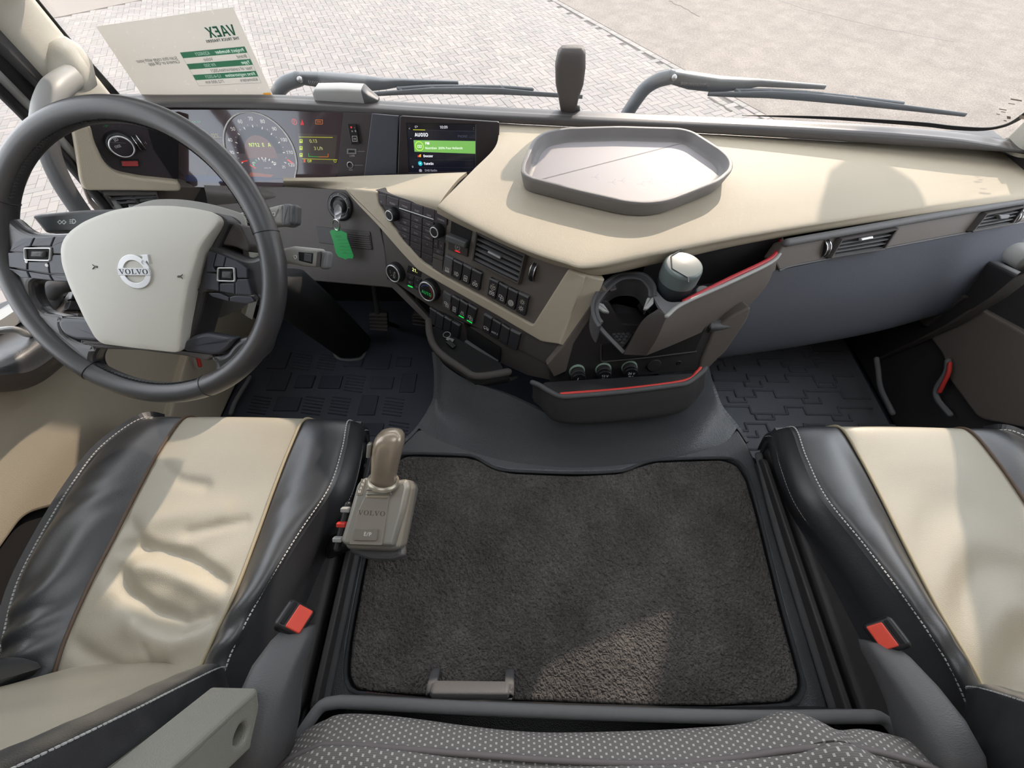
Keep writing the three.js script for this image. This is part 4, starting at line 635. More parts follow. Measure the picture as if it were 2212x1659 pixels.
// radio keypad ---------------------------------------------------
{
  const t = thing('radio_panel', 'radio keypad with two ring-marked knobs in the cream-edged centre stack', 'radio');
  const cols = [[415, 505], [508, 605], [608, 703], [706, 799], [802, 892], [895, 990]], tY = (x) => 128 + (x - 415) * 0.293, bY = (x) => (x < 600 ? 235 : 235 + (x - 600) * 0.40);
  const names = ['O', 'AUDIO', 'PHONE', 'FLEET', 'NAVI', 'CAMERA'];
  const btn = (px, s, size = 0.0048, fy = 0.5, col = '#b9b2b4', name = 'button', bg = '#3a3437') => {
    if (!s) return part(t, name, slab(plS, px, { t: 0.008, lift: 0.0045, r: 0.0008, bevel: 0.0007 }), M.dark);
    const P = RP; const cx = px.reduce((a, p) => a + p[0], 0) / px.length; const y0 = (px[0][1] + px[1][1]) / 2, y1 = (px[2][1] + px[3][1]) / 2; P.text(cx, y0 + (y1 - y0) * fy, s, size, col);
    return part(t, name, P.uv(slab(plS, px, { t: 0.008, lift: 0.0045, r: 0.0008, bevel: 0.0007 })), RM);
  };
  const RP = print(plS, [[806, 405], [975, 455], [975, 600], [806, 600]], 4500, '#3a3437'); const RM = new THREE.MeshPhysicalMaterial({ roughness: 0.42 });
  cols.forEach(([x0, x1], i) => btn(i ? [c3(x0, tY(x0)), c3(x1, tY(x1)), c3(x1 - 4, bY(x1)), c3(x0 - 4, bY(x0))] : [c3(420, 135), c3(505, 152), c3(505, 235), c3(430, 215)], names[i], 0.0052, 0.72));
  const keys = ['1', '2 abc', '3 def', '4 ghi', '5 jkl', '6 mno', '7 pqrs', '8 tuv', '9 wxyz', '* a/A', '0 +', '#', 'C', '~', '~', '', '<', '>'];
  for (let j = 0; j < 6; j++) for (let i = 0; i < 3; i++) {
    if ((j > 3 && i === 0) ) { if (j === 5) continue; }
    const q = (a, b) => c3(613 + a * 91.5 - b * 2, 268 + a * 34 + b * 53.5); const px = [q(i, j), q(i + 0.94, j), q(i + 0.94, j + 0.92), q(i, j + 0.92)];
    if (j === 4 && i === 0) px[3] = q(0.55, j + 0.92), px[0] = q(0.1, j);
    btn(px, keys[j * 3 + i], 0.0046, 0.55, j === 4 && i === 2 ? '#e04030' : '#b9b2b4', 'key');
  }
  btn([c3(885, 500), c3(918, 513), c3(916, 575), c3(880, 560)], '<', 0.008); btn([c3(922, 514), c3(965, 530), c3(962, 590), c3(920, 577)], '>', 0.008);
  btn([c3(880, 566), c3(962, 596), c3(958, 635), c3(877, 603)], 'ESC', 0.0048); btn([c3(877, 608), c3(957, 640), c3(954, 672), c3(874, 640)], ''); btn([c3(874, 645), c3(953, 677), c3(950, 780), c3(872, 735)], '');
  RM.map = RP.tex();
  part(t, 'bright_strip', slab(plS, [c3(610, 249), c3(885, 340), c3(884, 347), c3(609, 256)], { t: 0.003, lift: 0.0055, bevel: 0.0006 }), M.silver);
  for (const [x, y, s] of [[570, 300, 'Mute'], [925, 430, '▷']]) {
    const o = on(plS, ...c3(x, y)).addScaledVector(plS.n, 0.002);
    const k = part(t, 'knob', lathe([[0.0152, 0], [0.0150, 0.014], [0.0135, 0.019], [0.0128, 0.0195], [0, 0.0196]], o, plS.n, 36), M.black);
    part(k, 'knob_ring', lathe([[0.0092, 0.0193], [0.0094, 0.0205], [0.0114, 0.0205], [0.0117, 0.0193]], o, plS.n, 36), M.silver);
  }
}
// climate panel --------------------------------------------------
{
  const t = thing('climate_panel', 'heater controls with two silver-ringed knobs and a 21 degree display', 'heater controls');
  const o1 = on(plS, 860, 586), o2 = on(plS, 933, 624), R = 0.0215;
  const kn = (o, r, h, kind) => {
    const k = part(t, 'knob', lathe([[r + 0.001, -0.003], [r, h * 0.7], [r - 0.002, h], [0, h]], o, plS.n, 40), M.black);
    part(k, 'knob_ring', lathe([[r * 0.78, h - 0.001], [r * 0.79, h + 0.0015], [r * 0.90, h + 0.0012], [r * 0.93, h - 0.001]], o, plS.n, 40), M.silver);
    const kp = lifted(plS, h + 0.0006), d = r * 1.0, oc = to2(kp, o); const P = print(kp, [[-d, -d], [d, d]].map(([a, b]) => new THREE.Vector2(oc.x + a, oc.y + b)), 7000, '#201e20');
    if (kind) { const g = (x, y) => new THREE.Vector2(oc.x + x, oc.y + y); const [X, Y] = P.at(oc); P.c.lineWidth = 0.0018 * P.k; P.c.strokeStyle = '#3c50a8'; P.c.beginPath(); P.c.arc(X, Y, r * 0.62 * P.k, rad(200), rad(285)); P.c.stroke(); P.c.strokeStyle = '#a83228'; P.c.beginPath(); P.c.arc(X, Y, r * 0.62 * P.k, rad(300), rad(420)); P.c.stroke(); P.c.fillStyle = '#32e070'; P.c.font = 'bold ' + Math.round(0.0115 * P.k) + 'px sans-serif'; P.c.textAlign = 'center'; P.c.textBaseline = 'middle'; P.c.fillText('AUTO', X, Y + 0.004 * P.k); }
    else { const [X, Y] = P.at(oc), q = (a) => a * P.k; P.c.strokeStyle = '#d4d0cc'; P.c.lineWidth = q(0.0009); const L = (pts) => { P.c.beginPath(); pts.forEach(([x, y], i) => i ? P.c.lineTo(X + q(x), Y + q(y)) : P.c.moveTo(X + q(x), Y + q(y))); P.c.stroke(); }; L([[0.003, -0.004], [0.004, 0.001], [0.001, 0.004], [0.004, 0.006], [0.001, 0.009], [0.006, 0.010], [0.008, 0.004], [0.007, -0.003]]); P.c.beginPath(); P.c.arc(X + q(0.007), Y - q(0.006), q(0.0017), 0, 7); P.c.stroke(); L([[-0.010, -0.006], [-0.006, -0.004]]); L([[-0.010, 0.0], [-0.006, 0.0]]); L([[-0.007, 0.008], [-0.004, 0.005]]); }
    part(k, 'knob_face', P.uv(lathe([[r * 0.78, h - 0.0005], [r * 0.775, h + 0.0008], [0, h + 0.0008]], o, plS.n, 40)), new THREE.MeshPhysicalMaterial({ map: P.tex(), roughness: 0.35 }));
  };
  kn(o1, 0.0250, 0.019, 0); kn(o2, 0.0280, 0.020, 1);
  const P = print(plS, [[876, 566], [922, 566], [922, 640], [876, 640]], 6000, '#100f10'); P.text(897, 583.5, '21.', 0.0125, '#d8dc8a', { bold: true, align: 'center' });
  part(t, 'display', P.uv(slab(plS, [[883, 572], [913, 581], [910, 599], [880, 588]], { t: 0.004, lift: 0.002, bevel: 0.0004 })), new THREE.MeshPhysicalMaterial({ map: P.tex(), roughness: 0.2, emissive: 0xffffff, emissiveMap: P.tex(), emissiveIntensity: 0.35 }));
  const B = [[[883, 590], [897, 596], [895, 606], [881, 600]], [[899, 597], [912, 602], [910, 613], [897, 607]], [[881, 602], [895, 608], [894, 620], [880, 614]], [[897, 609], [910, 615], [908, 627], [896, 621]]];
  const Q = print(plS, [[876, 585], [916, 585], [916, 632], [876, 632]], 7000, '#2f2d2f'); ['( )', '^^', 'AC', '[=]'].forEach((s, i) => { const b = B[i]; Q.text((b[0][0] + b[2][0]) / 2, (b[0][1] + b[2][1]) / 2 - (i === 2 ? 2 : 0), s, 0.0052, '#cfcac8'); });
  const qm = new THREE.MeshPhysicalMaterial({ map: Q.tex(), roughness: 0.4 });
  B.forEach((b) => part(t, 'button', Q.uv(slab(plS, b, { t: 0.007, lift: 0.0045, r: 0.001, bevel: 0.0008 })), qm));
  part(t, 'indicator', slab(plS, [[884, 614], [894, 618], [894, 620.5], [884, 616.5]], { t: 0.002, lift: 0.0055, bevel: 0.0003 }), M.glowGreen, 'lit green bar');
}
// parking brake module -------------------------------------------
{
  const t = thing('parking_brake_lever', 'parking brake module with pull lever and red light, left of the centre vent', 'parking brake');
  part(t, 'recess', slab(plS, [c3(1022, 335), c3(1187, 405), c3(1150, 642), c3(1000, 582)], { t: 0.006, lift: 0.003, r: 0.001, bevel: 0.0006 }), M.void);
  part(t, 'lever', slab(plS, [c3(1005, 448), c3(1166, 512), c3(1156, 562), c3(1000, 502)], { t: 0.022, lift: 0.018, r: 0.003, bevel: 0.004, bs: 3 }), M.midGrey);
  const P = print(plS, [c3(995, 500), c3(1160, 560), c3(1155, 650), c3(995, 590)], 7000, '#3a3536'); P.ring(...c3(1075, 565), 0.0062, 0.0009, '#c8c4c0'); P.text(...c3(1075, 565), 'P', 0.009, '#c8c4c0');
  part(t, 'plate', P.uv(slab(plS, [c3(1003, 515), c3(1156, 574), c3(1150, 640), c3(1001, 580)], { t: 0.006, lift: 0.006, r: 0.001, bevel: 0.0006 })), new THREE.MeshPhysicalMaterial({ map: P.tex(), roughness: 0.45 }));
  part(t, 'indicator', slab(plS, [c3(1056, 584), c3(1096, 599), c3(1096, 607), c3(1056, 592)], { t: 0.002, lift: 0.0068, bevel: 0.0003 }), M.glowRed, 'lit red bar');
}
// air vents ------------------------------------------------------
function vent(label, pl, q, n, tabPx, wheelPx, o = {}) {
  const t = thing('air_vent', label, 'air vent'), mix = (a, b, f) => [a[0] + (b[0] - a[0]) * f, a[1] + (b[1] - a[1]) * f];
  const cen = [0, 1].map((k) => q.reduce((s, p) => s + p[k], 0) / 4), grow = (f) => q.map((p) => mix(cen, p, f));
  part(t, 'duct', slab(pl, grow(1.0), { t: 0.003, lift: 0.0015, bevel: 0.0003 }), M.void);
  const ln = (a, b, w, h) => { const p = on(pl, ...a), r = on(pl, ...b), u = r.clone().sub(p), L = u.length(); u.normalize(); const v = pl.n.clone().cross(u); const B = planeB(p.clone().lerp(r, 0.5), u, v.clone().multiplyScalar(0.97).addScaledVector(pl.n, 0.24).normalize()); return rbox(B, 0, 0, 0, L, w, h, 0.0009); };
  for (let i = 0; i < n; i++) { const f = (i + 0.55) / n; const g = ln(mix(mix(q[0], q[3], f), mix(q[1], q[2], f), 0.012), mix(mix(q[0], q[3], f), mix(q[1], q[2], f), 0.988), 0.0026, 0.0075); g.translate(pl.n.x * 0.004, pl.n.y * 0.004, pl.n.z * 0.004); part(t, 'slat', g, o.slat ?? M.grey); }
  for (const [a, b] of [[0, 1], [1, 2], [2, 3], [3, 0]]) { const g = ln(q[a], q[b], 0.004, 0.018); g.translate(pl.n.x * 0.004, pl.n.y * 0.004, pl.n.z * 0.004); part(t, 'frame_bar', g, o.frame ?? M.dark); }
  part(t, 'direction_tab', slab(pl, tabPx, { t: 0.008, lift: 0.0175, r: 0.0025, bevel: 0.002, bs: 3 }), o.tab ?? M.silver);
  if (wheelPx) {
    const [w0, w1, R] = wheelPx; const a = on(pl, ...w0), b = on(pl, ...w1), m = a.clone().lerp(b, 0.5), ax = o.axis ?? pl.u;
    const g = new THREE.CylinderGeometry(R, R, 0.010, 30); g.applyQuaternion(new THREE.Quaternion().setFromUnitVectors(V(0, 1, 0), ax)); const c = m.clone().addScaledVector(pl.n, -R * 0.55); g.translate(c.x, c.y, c.z);
    const w = part(t, 'shut_off_wheel', g, M.black);
    part(w, 'wheel_rim', merge([-1, 1].map((s) => { const k = new THREE.TorusGeometry(R, 0.0013, 8, 36); k.applyQuaternion(new THREE.Quaternion().setFromUnitVectors(V(0, 0, 1), ax)); const e = c.clone().addScaledVector(ax, s * 0.005); k.translate(e.x, e.y, e.z); return k; })), M.chrome);
  }
  return t;
}
vent('square centre vent with dark slats in the middle of the stack', plS, [c3(1236, 430), c3(1626, 610), c3(1570, 850), c3(1200, 668)], 6, [c3(1340, 577), c3(1438, 628), c3(1434, 645), c3(1334, 594)], [c3(1690, 690), c3(1652, 842), 0.026]);
vent('driver air vent behind the steering wheel, under the light switches', plVL, [[222, 412], [336, 411], [350, 445], [262, 470]], 6, [[273, 434], [304, 434], [305, 438.5], [274, 438.5]], [[212, 425], [222, 450], 0.022]);
vent('passenger air vent beside the cup holder end of the passenger strip', plV, [[1808, 515], [1930, 492], [1900, 538], [1784, 556]], 5, [[1845, 513], [1870, 508], [1870, 514], [1844, 519]], [[1788, 522], [1776, 552], 0.022], { slat: M.grey });
vent('passenger air vent at the door end of the passenger strip', plV, [[2118, 461], [2203, 444], [2174, 484], [2087, 500]], 5, [[2138, 463], [2162, 463], [2158, 471], [2142, 473]], [[2201, 455], [2192, 478], 0.02], { slat: M.grey, tab: M.grey });
// little cubby in the stack
{
  const t = thing('storage_slot', 'small open card slot below the lower rows of switches', 'compartment');
  part(t, 'opening', slab(plS, [c3(1150, 1205), c3(1408, 1370), c3(1398, 1480), c3(1143, 1300)], { t: 0.006, lift: 0.003, r: 0.001, bevel: 0.0005 }), M.void);
  part(t, 'lower_lip', slab(plS, [c3(1140, 1300), c3(1395, 1465), c3(1390, 1490), c3(1135, 1318)], { t: 0.012, lift: 0.012, r: 0.001, bevel: 0.002 }), M.grey);
}
// ignition lock, key and tag ------------------------------------
{
  const t = thing('ignition_lock', 'round ignition lock with a ring of marks right of the steering wheel', 'ignition lock');
  const o = on(plI, 736, 446), n = plI.n;
  part(t, 'housing', lathe([[0.034, 0], [0.034, 0.005], [0.029, 0.009], [0.022, 0.007], [0.021, 0.002], [0, 0.002]], o, n, 36), M.black);
  const rp = []; for (let d = -40; d <= 200; d += 6) rp.push(o.clone().addScaledVector(plI.u, 0.0245 * Math.cos(rad(d))).addScaledVector(plI.v, 0.0245 * Math.sin(rad(d))).addScaledVector(n, 0.0085));
  part(t, 'mark_ring', merge([tube(rp, 0.0009, { rs: 6 }), ...[0, 45, 90, 135].map((d) => { const s = new THREE.SphereGeometry(0.0017, 8, 6); const p = o.clone().addScaledVector(plI.u, 0.028 * Math.cos(rad(d))).addScaledVector(plI.v, 0.028 * Math.sin(rad(d))).addScaledVector(n, 0.0085); s.translate(p.x, p.y, p.z); return s; })]), M.lightGrey);
  part(t, 'barrel', lathe([[0.014, 0.002], [0.014, 0.012], [0.012, 0.014], [0, 0.014]], o, n, 28), M.midGrey);
  const k = thing('ignition_key', 'ignition key in the lock with a split ring through its head', 'key');
  const h0 = o.clone().addScaledVector(n, 0.014), h1 = on(lifted(plI, 0.04), 730, 456);
  part(k, 'key_head', loft([[h0, 0.007, 0.004], [h0.clone().lerp(h1, 0.4), 0.013, 0.006], [h1, 0.0165, 0.007], [h1.clone().add(V(-0.004, -0.012, 0.006)), 0.012, 0.006], [h1.clone().add(V(-0.005, -0.019, 0.009)), 0.006, 0.004]], V(0.75, 0.5, 0.2).normalize(), V(0.4, -0.5, 0.75).normalize(), 24, 3), M.steel);
  const r0 = on(lifted(plI, 0.045), 725, 474), r1 = on(lifted(plI, 0.035), 728, 497), rc = r0.clone().lerp(r1, 0.5), rv = r1.clone().sub(r0).multiplyScalar(0.5), ru = V(0.9, 0.1, 0.4).normalize().multiplyScalar(0.0105), rq = [];
  for (let d = 0; d < 360; d += 15) rq.push(rc.clone().addScaledVector(rv, Math.cos(rad(d))).addScaledVector(ru, Math.sin(rad(d))));
  part(k, 'split_ring', tube(rq, 0.0016, { closed: true, seg: 60, rs: 8 }), M.chrome);
  const pt = lifted(plane(on(lifted(plI, 0.034), 712, 499), on(lifted(plI, 0.034), 750, 497), on(lifted(plI, 0.026), 745, 560)), 0), out = [[712, 500], [716, 497], [722, 497], [724, 492.5], [731, 492.5], [733, 496], [749, 504], [750, 515], [764, 553], [762, 559], [752, 558], [746, 561], [741, 558], [731, 555], [725, 546], [719, 520]];
  const P = print(pt, [[708, 488], [768, 488], [768, 566], [708, 566]], 6000, '#1c9a4e'); P.text(733, 510, 'sajoʎʇ', 0.0095, '#116a34', { rot: -0.12 }); for (let i = 0; i < 5; i++) P.line([[727 + i * 2.6, 519 + i * 7], [749 + i * 3, 518 + i * 7.4]], 0.0008, '#0f6a34'); P.text(741, 532, '~m~', 0.006, '#0f5a2c'); P.text(745, 545, '~w~', 0.006, '#0f5a2c');
  single('key_tag', P.uv(slab(pt, out, { t: 0.0016, r: 0.0015, bevel: 0.0004, holes: [[[725, 495], [730, 495], [730, 498.5], [725, 498.5]]], hr: 0.001 })), new THREE.MeshPhysicalMaterial({ map: P.tex(), roughness: 0.45 }), 'green plastic key tag hanging from the ignition key', 'key tag');
  // slotted cover under the lock
  const g = thing('slot_cover', 'dark ribbed cover plate behind the green key tag', 'cover');
  part(g, 'plate', slab(plI, [[684, 489], [800, 500], [806, 540], [690, 524]], { t: 0.004, lift: 0.0025, r: 0.002, bevel: 0.0008 }), M.darker);
  for (let i = 0; i < 7; i++) part(g, 'rib', slab(plI, [[752 + i * 0.6, 503 + i * 4.6], [799 + i * 0.8, 508 + i * 4.6], [799 + i * 0.8, 510.4 + i * 4.6], [752 + i * 0.6, 505.4 + i * 4.6]], { t: 0.003, lift: 0.005, bevel: 0.0006 }), M.dark);
}
// ---------------------------------------------------------------- tray on the dash
{
  const t = thing('dash_tray', 'large grey rounded tray with raised rim on the cream dash top', 'tray');
  const rimPl = lifted(padPl, 0.036), fl = lifted(padPl, 0.02);
  const out = [[1124, 372], [1126, 352], [1150, 300], [1172, 284], [1220, 274], [1340, 271], [1470, 275], [1500, 283], [1570, 328], [1586, 348], [1584, 368], [1555, 392], [1445, 434], [1400, 440], [1350, 436], [1230, 408], [1140, 384]];
  const o2_ = cw(roundPoly(pts2(rimPl, out), 0.02, 4)); const cen = o2_.reduce((a, p) => a.add(p), new THREE.Vector2()).divideScalar(o2_.length);
  const ins = (d, z, f = 1) => o2_.map((p, i) => { const a = o2_[(i + o2_.length - 1) % o2_.length], b = o2_[(i + 1) % o2_.length], n = new THREE.Vector2(b.y - a.y, a.x - b.x).normalize(); return up3(rimPl, p.x - n.x * d, p.y - n.y * d, z); });
  const close = (r) => [...r, r[0]];
  const rings = [ins(0.016, -0.035), ins(0.008, -0.033), ins(0.001, -0.006), ins(0.001, -0.0015), ins(0.0025, 0), ins(0.0085, 0), ins(0.010, -0.0015), ins(0.015, -0.017), ins(0.020, -0.022), ins(0.026, -0.023)];
  const pos = [], uv = [], idx = [], n = o2_.length; rings.forEach((r, k) => r.forEach((p, i) => { pos.push(p.x, p.y, p.z); uv.push(i / n, k * 0.01); }));
  for (let k = 0; k + 1 < rings.length; k++) for (let i = 0; i < n; i++) { const j = (i + 1) % n, a = k * n + i, b = k * n + j; idx.push(a, b, b + n, a, b + n, a + n); }
  const g = new THREE.BufferGeometry(); g.setAttribute('position', new THREE.Float32BufferAttribute(pos, 3)); g.setAttribute('uv', new THREE.Float32BufferAttribute(uv, 2)); g.setIndex(idx); g.computeVertexNormals();
  part(t, 'rim', g, std(0.19, 0.18, 0.178, 0.5, { side: THREE.DoubleSide, bumpMap: T.grain, bumpScale: 0.0002 }));
  const flr = lifted(rimPl, -0.023);
  const P = print(flr, [[1120, 270], [1590, 270], [1590, 450], [1120, 450]], 2400, '#9a9496');
  for (let i = 0; i < 900; i++) { P.c.strokeStyle = `rgba(${i % 2 ? '215,208,210' : '140,132,138'},${rr(0.05, 0.3)})`; P.c.lineWidth = rr(0.5, 1.5); const x = rr(0, P.w), y = rr(0, P.h); P.c.beginPath(); P.c.moveTo(x, y); P.c.lineTo(x + rr(-14, 14), y + rr(-8, 8)); P.c.stroke(); }
  for (const [x, y] of [[1285, 383], [1322, 394], [1342, 391], [1384, 398], [1402, 393], [1440, 393], [1460, 399]]) { P.line([[x - 9, y], [x + 9, y]], 0.0012, '#857c84'); P.line([[x, y], [x + 8, y - 7]], 0.0012, '#857c84'); P.line([[x, y], [x + 8, y + 5]], 0.0012, '#857c84'); }
  P.text(1518, 364, 'VOLVO', 0.007, '#8d858b', { bold: true, sx: 1.4 }); P.line([[1495, 364], [1540, 365]], 0.0006, '#9a9298');
  const floorPts = ins(0.024, -0.023).map((p) => to2(flr, p));
  part(t, 'mat', P.uv(slab(flr, floorPts, { t: 0.006, bevel: 0.0008 })), new THREE.MeshPhysicalMaterial({ map: P.tex(), roughness: 0.55 }), 'worn pale rubber mat');
  part(t, 'foot', slab(padPl, ins(0.02, 0).map((p) => to2(padPl, p)), { t: 0.006, lift: 0.004, bevel: 0.001 }), M.dark);
}
// ---------------------------------------------------------------- cup holder with pocket
{
  const t = thing('cup_holder', 'taupe cup holder and phone pocket with red lining on the console corner', 'cup holder');
  const yr = 2.165, yb = 2.05;
  const outer = [[1686, 512], [1690, 530], [1684, 548], [1660, 570], [1573, 612], [1475, 656], [1440, 683], [1400, 722], [1382, 760]];
  const R = outer.slice(0, 7).map(([x, y]) => AY(x, y, yr)), botPx = [[1672, 600], [1676, 618], [1668, 636], [1644, 654], [1560, 697], [1470, 738], [1396, 768]], Bt = botPx.map(([x, y]) => AY(x, y, 2.055));
  part(t, 'outer_wall', skin([R, R.map((p, i) => p.clone().lerp(Bt[i], 0.5).add(V(0.002, 0.0, 0.003))), Bt], { t: 0.006, nu: 50, nv: 12 }), M.taupe);
  part(t, 'rim', tube(R, 0.0042, { rs: 10, seg: 80 }), M.lightGrey);
  part(t, 'red_lining', tube([[1682, 514], [1684, 530], [1677, 546], [1654, 565], [1570, 605], [1478, 651]].map(([x, y]) => AY(x, y, yr)), 0.0048, { rs: 10, seg: 80 }), M.redRubber, 'red rubber lining');
  const inPx = [[1680, 514], [1674, 546], [1570, 604], [1480, 650], [1440, 640], [1400, 590], [1440, 548]];
  part(t, 'pocket_floor', slab(flatY(2.07), inPx.map(([x, y]) => { const p = AY(x, y, 2.165); return new THREE.Vector2(p.x, -p.z); }), { t: 0.008, bevel: 0.001 }), M.darker);
  part(t, 'pocket_back', skin([[AY(1690, 512, 2.175), AY(1560, 535, 2.175), AY(1400, 555, 2.175)], [AY(1690, 512, 2.175), AY(1560, 535, 2.175), AY(1400, 555, 2.175)].map((p) => p.clone().add(V(0, -0.11, 0.0)))], { t: 0.006, nu: 10, nv: 6 }), M.darker);
  // facet between the wall and the ring, down to the tip
  const F = (x, y, h) => AY(x, y, h);
  part(t, 'front_facet', skin([[F(1440, 683, yr), R[6].clone().lerp(Bt[6], 0.5).add(V(0.002, 0, 0.003)), F(1396, 768, 2.055)], [F(1420, 668, yr), F(1385, 697, 2.13), F(1348, 766, 2.058)]], { t: 0.006, nu: 16, nv: 6 }), M.dark);
  part(t, 'left_facet', skin([[F(1282, 690, 2.14), F(1300, 716, 2.10), F(1345, 764, 2.058)], [F(1291, 690, 2.14), F(1306, 712, 2.10), F(1350, 758, 2.062)]], { t: 0.005, nu: 16, nv: 4 }), M.grey);
  // open ring that grips the cup
  const ro = [[1414, 640], [1412, 617], [1390, 594], [1352, 591], [1326, 598], [1300, 620], [1284, 645], [1280, 668], [1285, 690], [1294, 706]].map(([x, y]) => AY(x, y, yr)), ri = [[1404, 642], [1402, 624], [1384, 604], [1355, 601], [1333, 608], [1309, 629], [1293, 650], [1289, 668], [1293, 687], [1300, 698]].map(([x, y]) => AY(x, y, yr));
  part(t, 'cup_ring', skin([ri.map((p) => p.clone().add(V(0, -0.05, 0))), ri.map((p) => p.clone().add(V(0, -0.003, 0))), ri, ro, ro.map((p) => p.clone().add(V(0, -0.003, 0))), ro.map((p) => p.clone().add(V(0.001, -0.05, -0.002)))], { t: 0.003, nu: 70, nv: 30 }), M.midGrey);
  const fp = flatY(yr - 0.002);
  for (const [q, m] of [[[[1286, 651], [1304, 656], [1317, 674], [1303, 672], [1289, 664]], M.lightGrey], [[[1413, 634], [1398, 643], [1390, 666], [1398, 667], [1412, 655]], M.lightGrey], [[[1301, 615], [1327, 608], [1333, 624], [1319, 628]], M.dark]]) part(t, 'grip_finger', slab(fp, q, { t: 0.006, r: 0.002, bevel: 0.0015 }), m);
  part(t, 'bridge', skin([[F(1412, 620, yr), F(1440, 650, yr), F(1478, 652, yr)], [F(1412, 640, yr), F(1422, 660, yr), F(1440, 683, yr)]], { t: 0.006, nu: 12, nv: 6 }), M.grey);
  part(t, 'cup_floor', slab(flatY(2.062), [[1330, 655], [1382, 668], [1384, 695], [1362, 730], [1344, 752], [1320, 722], [1300, 690], [1310, 662]].map(([x, y]) => { const p = AY(x, y, 2.062); return new THREE.Vector2(p.x, -p.z); }), { t: 0.006, bevel: 0.001, r: 0.006 }), M.darker);
  { // honeycomb relief of the cup floor
    const l = []; for (let i = 0; i < 9; i++) for (let j = 0; j < 9; j++) { const p = AY(1340, 715, 2.0645).add(V((i - 4) * 0.0095 + (j % 2) * 0.00475, 0, (j - 4) * 0.0082)); const s = EYE.clone().sub(p); const q = p; const u = IMG_W / 2 + FOCAL * q.clone().sub(EYE).dot(camR) / q.clone().sub(EYE).dot(fwd), v = IMG_H / 2 + FOCAL * q.clone().sub(EYE).dot(camD) / q.clone().sub(EYE).dot(fwd); if (u < 1318 || u > 1378 || v < 668 || v > 742 || v > 742 - Math.abs(u - 1344) * 1.0 ) continue; const g = new THREE.CylinderGeometry(0.0042, 0.0048, 0.0025, 6); g.translate(p.x, p.y, p.z); l.push(g); }
    if (l.length) part(t, 'honeycomb', merge(l), M.midGrey, null, 'stuff');
  }
  part(t, 'support_peg', loft([[AY(1530, 706, 2.06), 0.014, 0.012], [AY(1575, 702, 2.055), 0.014, 0.012], [AY(1581, 702, 2.054), 0.010, 0.009]], V(0, 1, 0.3).normalize(), V(0, -0.3, 1).normalize(), 18, 3), M.midGrey);
}
{
  const o = AY(1478, 571, 2.218), ax = V(0.02, 1, 0.03).normalize(), R = 0.0375;
  const t = thing('thermos_cup', 'grey travel bottle with faceted lid standing in the cup holder pocket', 'bottle');
  part(t, 'body', lathe([[R * 0.78, -0.135], [R * 0.86, -0.12], [R * 0.985, -0.012], [R * 0.985, -0.006]], o, ax, 44), M.bottle);
  const lid = part(t, 'lid', lathe([[R * 0.98, -0.036], [R, -0.034], [R, -0.008], [R * 0.95, -0.002], [R * 0.86, 0.0005], [0, 0.001]], o, ax, 48), M.bottleLid);
  const lp = planeB(o.clone().addScaledVector(ax, 0.001), V(1, 0, 0), V(0, 0, -1));
  const wedge = (pp) => pp.map(([x, y]) => to2(lp, hit(x, y, ax, ax.dot(lp.o))));
  part(lid, 'lid_ridge', tube([[1471, 540], [1450, 553], [1452, 580], [1486, 600], [1487, 610]].map(([x, y]) => hit(x, y, ax, ax.dot(lp.o))), 0.0013, { tension: 0.05, rs: 6, seg: 60 }), M.bottle);
}
{
  const o = AY(1522, 628, 2.14); const t = single('white_cap', lathe([[0.0165, -0.03], [0.0165, -0.004], [0.0135, 0], [0, 0.0005]], o, V(0, 1, 0.1).normalize(), 32), M.lightGrey, 'pale round cap lying in the pocket right of the bottle', 'cap');
}
